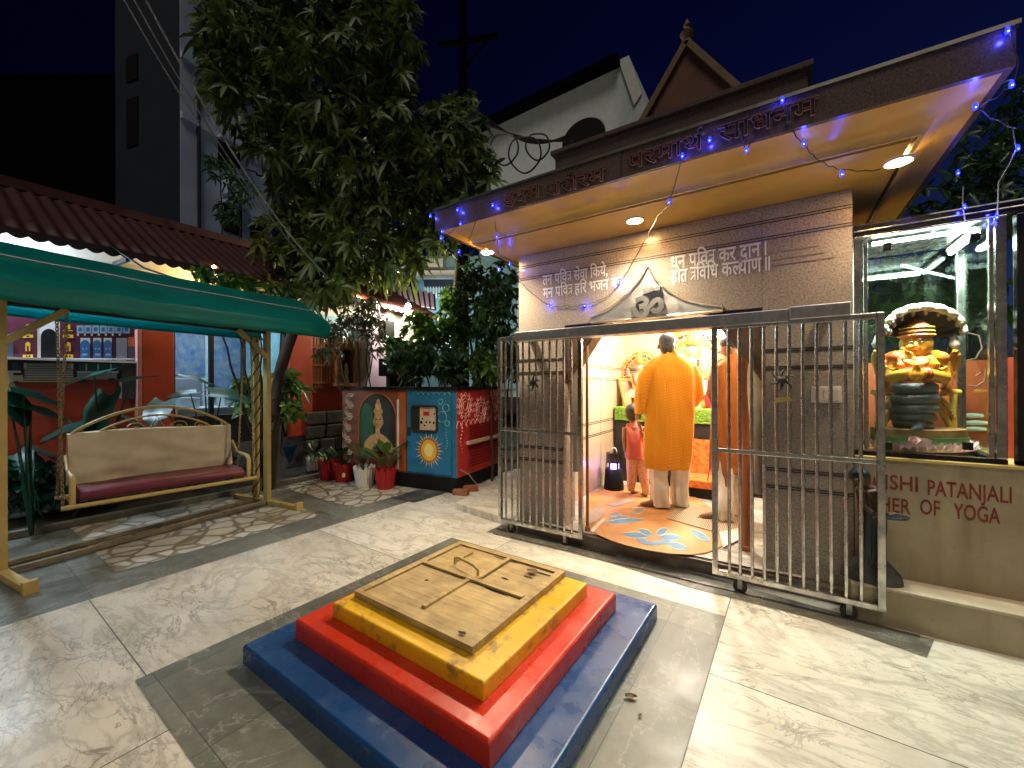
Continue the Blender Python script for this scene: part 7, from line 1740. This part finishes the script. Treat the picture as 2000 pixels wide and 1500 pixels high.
# hood: fan of serpent heads with pale scalloped rim
def hood(i, j):
    a = math.pi * (1.02 - 1.04 * i); rx = (14 + 62 * j); ry = (6 + 42 * j)
    sc = 1 + .035 * abs(math.sin(i * math.pi * 9)) * j
    return st(1806 + rx * math.cos(a) * sc - 14 * (1 - j), 652 - ry * math.sin(a) * sc + 10 * (1 - j) , .10 - .15 * j ** 2 - .02 * abs(math.sin(i * math.pi * 9)) * j)
b = MB(); b.grid(hood, 90, 12); hd = b.build('hood', M['st_dk'], sg, smooth=180, fix=False); hd.modifiers.new('thickness', 'SOLIDIFY').thickness = .012
b = MB(); b.tube([hood(i / 60, 1.0) + Vector((0, 0, .012)) for i in range(61)], [.008 + .018 * math.sin(math.pi * i / 60) ** .6 for i in range(61)], 10)
for k in range(9): i = (k + .5) / 9; p = hood(i, .97); b.ell(p - FV * .012, (.013, .015, .014)); b.ell(hood(i, .86) - FV * .012, (.010, .012, .022))
b.build('hood_rim', M['st_rim'], sg, smooth=180)
b = MB(); b.tube([st(1850, 712, .05), st(1856, 680, .06), st(1862, 650, .06), st(1866, 640, .04)], [.020, .016, .012, .010], 8)
for k in range(6): b.ell(st(1846 + k * 1.6, 718 - k * 4, -.015), .008, nu=8, nv=5)
b.build('sword', M['st_dk'], sg, smooth=60)
b = MB()
for q in (-1, 1):
    b.lathe([(.006, 0), (.022, .015), (.028, .035), (.018, .06), (.010, .085), (.002, .10)], st(1789 + q * 76, 682, -.01), 12)
b.build('conch', M['st_rim'], sg, smooth=60)
# carved throne back and base
b = MB()
for q in (-1, 1):
    for k in range(6): b.tube([st(1789 + q * (44 + k * 6), 772 + k * 9, .04), st(1789 + q * (60 + k * 3), 790 + k * 6, .02), st(1789 + q * (76 - k), 800 + k * 5, .03)], [.010, .014, .008], 7)
    b.tube([st(1789 + q * 74, 768, .03), st(1789 + q * 72, 800, .03), st(1789 + q * 72, 838, .03)], [.020, .016, .022], 8); b.tube([st(1789 + q * 52, 768, .03), st(1789 + q * 84, 766, .03)], [.018, .020], 8)
    b.tube([st(1789 + q * 38, 762, .05), st(1789 + q * 48, 800, .05), st(1789 + q * 68, 836, .03)], [.012, .018, .016], 8)
b.build('throne', M['st_gold'], sg, smooth=60)
cb = st(1792, 846); zt_ = cb.z
wv_ = lambda s, dpt: [cb + RV * (s * math.cos(a)) + FV * (dpt * math.sin(a)) for a in [2 * math.pi * i / 40 for i in range(40)]]
def slab(z0, z1, s, d, ripple=0):
    b = MB(); rings = []
    for z in (z0, (z0 + z1) / 2, z1): rings.append([Vector((cb.x, cb.y, z)) + RV * (s * (1 + ripple * math.sin(a * 9 + z * 60)) * math.cos(a)) + FV * (d * math.sin(a)) for a in [2 * math.pi * i / 60 for i in range(60)]])
    b.loft(rings); return b
slab(zt_ - .012, zt_ + .035, .265, .17, .03).build('carved_base', M['st_wood'], sg, smooth=40)
slab(zt_ - .055, zt_ - .0125, .27, .18, .02).build('leaf_band', M['st_green'], sg, smooth=40)
slab(bz + .0, zt_ - .0555, .285, .19, .0).build('plinth', M['st_pink'], sg, smooth=40)
b = MB()
for k in range(22):
    a = math.pi + math.pi * k / 21; p = Vector((cb.x, cb.y, bz + .02)) + RV * (.275 * math.cos(a)) + FV * (.185 * math.sin(a)); o_ = RV * math.cos(a) + FV * math.sin(a)
    for h_ in (0, 1): leaf_blade(b, p + Vector((0, 0, -.02 + .015 * h_)), o_ * (.9 - .5 * h_) + Vector((0, 0, .8)) + rvec() * .15, o_, .055 + .012 * random.random(), .038, .3, .1, 0, 4)
b.build('lotus_petals', M['st_pink'], sg, smooth=180)
b = MB(); c = st(1786, 862, -.22)
for k in range(9): a = k * 2.4; r = .010 + .0055 * k; leaf_blade(b, c + Vector((0, 0, -.02)), RV * math.cos(a) * r * 22 + Vector((0, 0, .6)) - FV * (.5 + .3 * math.sin(a)), -FV, .055 + .004 * k, .05, .4, .1, 0, 5)
b.ell(c, (.03, .03, .03)); tag(b.build('lotus_flower', M['st_pink'], smooth=180, fix=False, origin=c), 'pink lotus flower laid before the sage statue', 'flower')

# ------------------------------------------------------------------ boy figurine with tray on the ledge
bd = gy(1702, 1130, 3.205); BD = (bd - CO).dot(CM @ Vector((0, 0, -1)))
def bo(px, py, off=0.0): return gd(px, py, BD + off)
M['fig_navy'] = pm('figurine_navy_paint', (.012, .016, .03), .35, var=.5); M['fig_maroon'] = pm('figurine_maroon_paint', (.045, .012, .010), .4, var=.4); M['fig_skin'] = pm('figurine_brown_paint', (.10, .055, .03), .4, var=.3); M['fig_rock'] = pm('figurine_grey_rock', (.06, .065, .06), .5, var=.5, scale=20, bmp=.4); M['fig_yel'] = pm('figurine_yellow_paint', (.30, .24, .04), .45, var=.3)
bf = thing('boy_figurine', 'dark painted figurine of a boy holding a tray, half behind the right gate', 'figurine', (bd.x, bd.y, .22))
c = Vector((bd.x, 3.205, .221))
b = MB(); b.loft([[c + Vector((r * 1.9 * math.cos(a) * (1 + .06 * math.sin(3 * a)), r * .92 * math.sin(a), z)) for a in [2 * math.pi * k / 24 for k in range(24)]] for z, r in ((0, .076), (.05, .072), (.10, .052), (.13, .038))]); b.build('rock_base', M['fig_rock'], bf, smooth=60)
b = MB(); b.ell(bo(1680, 934), (.045, .045, .052), nu=14, nv=9); b.tube([bo(1684, 944), bo(1692, 952)], .026, 8); b.tube([bo(1694, 953), bo(1702, 980), bo(1704, 1005)], [.055, .06, .052], 10)
b.tube([bo(1679, 956), bo(1684, 985, -.02), bo(1705, 1003, -.06)], [.024, .02, .016], 8); b.tube([bo(1714, 956), bo(1722, 985, -.02), bo(1728, 1003, -.05)], [.024, .02, .016], 8)
b.tube([bo(1674, 936, -.03), bo(1672, 940, -.05)], .01, 6)
for x in (1694, 1714): b.tube([bo(x, 1005), bo(x, 1055), bo(x + 2, 1108)], [.036, .03, .024], 8)
for x in (1728, 1705): finger_set(b, bo(x, 1003, -.05), RV * .8, Vector((0, 0, 1)), -FV, .42, .3)
fuse(b.build('body', M['fig_skin'], bf), .006, 2)
b = MB(); b.ell(bo(1679, 926), (.050, .050, .036), nu=14, nv=8); b.build('hair', M['fig_navy'], bf, smooth=180)
b = garment([(bo(1694, 950), RV * .032, FV * .03), (bo(1698, 962), RV * .062, FV * .045), (bo(1702, 985), RV * .066, FV * .05), (bo(1704, 1004), RV * .062, FV * .048)], '', None, None, .004, 6, 1); b.build('shirt', M['fig_maroon'], bf, smooth=60)
b = MB()
for x in (1694, 1715): g = garment([(bo(x, 1000), RV * .036, FV * .042), (bo(x, 1050), RV * .033, FV * .036), (bo(x + 2, 1105), RV * .030, FV * .032)], '', None, None, .004, 5, x); b.add(g.v, g.f)
b.build('trousers', M['fig_navy'], bf, smooth=60)
b = MB(); q = bo(1726, 1008, -.02); b.lathe([(.02, -.006), (.105, -.004), (.115, .010), (.108, .012), (.02, .004)], q, 26, sy=.55); b.build('tray', M['fig_navy'], bf, smooth=50)
b = MB(); q = bo(1704, 1004); b.loft([[Vector((q.x, q.y, q.z + dz)) + RV * (.066 * math.cos(a)) + FV * (.052 * math.sin(a)) for a in [2 * math.pi * k / 20 for k in range(20)]] for dz in (-.012, .012)]); b.build('belt', M['fig_yel'], bf, smooth=40)
# ------------------------------------------------------------------ strings of blue fairy lights
M['led'] = emit('lit_blue_led', (.004, .008, 1.0), 7); M['led_core'] = emit('lit_white_led_core', (.25, .33, 1.0), 3)
def fairy(label, wire, bulbs, wm='wire', glow=.24):
    t = thing('fairy_lights', label, 'fairy lights', wire[0], 'strings of blue fairy lights')
    b = MB(); P = []
    for i in range(len(wire) - 1):
        A, B = Vector(wire[i]), Vector(wire[i + 1]); n = 5
        for k in range(n): q = A.lerp(B, k / n); q.z -= .012 * math.sin(math.pi * k / n) + .006 * math.sin(i * 7 + k * 3); P.append(q)
    P.append(Vector(wire[-1])); b.tube(P, .0028, 4); b.build('cord', M[wm], t)
    for p in bulbs:
        p = Vector(p); b = MB(); b.lathe([(.004, p.z + .02), (.007, p.z + .013), (.0095, p.z), (.008, p.z - .010), (.001, p.z - .014)], (p.x, p.y, 0), 8); o = b.build('led', M['led'], t, smooth=80)
        b = MB(); b.ell(p + Vector((0, -.006, -.004)), .0045, nu=6, nv=4); b.build('core', M['led_core'], o)
        lamp('led_lamp', 'POINT', p + (CO - p).normalized() * .02, glow, (.06, .07, 1.0), .008, t)
Fp = lambda x, y: gy(x, y, RY0 - .02)
Cp = lambda x, y: gy(x, y, 2.70)
Wp = lambda x, y: gy(x, y, WY - .012)
fairy('blue fairy lights clustered at the left end of the fascia', [Fp(845, 415), Fp(893, 400), Fp(895, 440), Fp(862, 465), Fp(885, 490), Fp(905, 500), Fp(940, 398), Fp(965, 385)], [Fp(841, 422), Fp(894, 410), Fp(900, 437), Fp(862, 465), Fp(897, 492), Fp(864, 452), Fp(963, 401)])
fairy('blue fairy lights drooping under the left verse lines', [Fp(963, 401), Cp(966, 430), Cp(971, 461), gy(975, 500, 3.0), Wp(1018, 552), Wp(1045, 577), Wp(1075, 596), Wp(1108, 597), Wp(1142, 594), Wp(1180, 582), Wp(1208, 556), Wp(1250, 485), gy(1285, 420, 2.95), Cp(1307, 396), Fp(1331, 310)], [Cp(971, 462), gy(975, 527, 3.2), gy(996, 516, 3.2), Wp(1072, 596), Wp(1143, 597), Wp(1209, 553), Cp(1307, 395), Fp(1333, 305)])
fairy('blue fairy lights along the middle of the carved fascia', [Fp(1333, 305), Fp(1360, 250), Fp(1386, 275), Fp(1440, 240), Fp(1458, 292), Fp(1500, 225), Fp(1528, 198)], [Fp(1386, 274), Fp(1458, 294), Fp(1528, 196)])
fairy('blue fairy lights swagged from the fascia to the right downlight', [Fp(1528, 198), Fp(1545, 250), Cp(1570, 280), Cp(1600, 312), gy(1645, 330, 2.85), gy(1720, 330, 2.95)], [Cp(1570, 281), gy(1644, 340, 2.9)])
fairy('blue fairy lights at the right tip of the eave', [Fp(1972, 62), Fp(1990, 120), Fp(1978, 165), gy(1905, 209, 2.8), Fp(1985, 250)], [Fp(1968, 61), Fp(1976, 166), gy(1905, 209, 2.75)])
fairy('blue fairy lights dropping from the dark trees onto the glass case', [gy(1978, 250, 3.2), gy(1985, 290, 3.2), gy(1950, 355, 3.2), gy(1948, 425, CY - .02), gy(1920, 445, CY - .02), gy(1890, 455, CY - .02), gy(1880, 400, CY), gy(1881, 365, 3.5)], [gy(1988, 290, 3.2), gy(1946, 424, CY - .03), gy(1884, 405, CY - .03), gy(1871, 338, 3.6)], 'wire_lt')
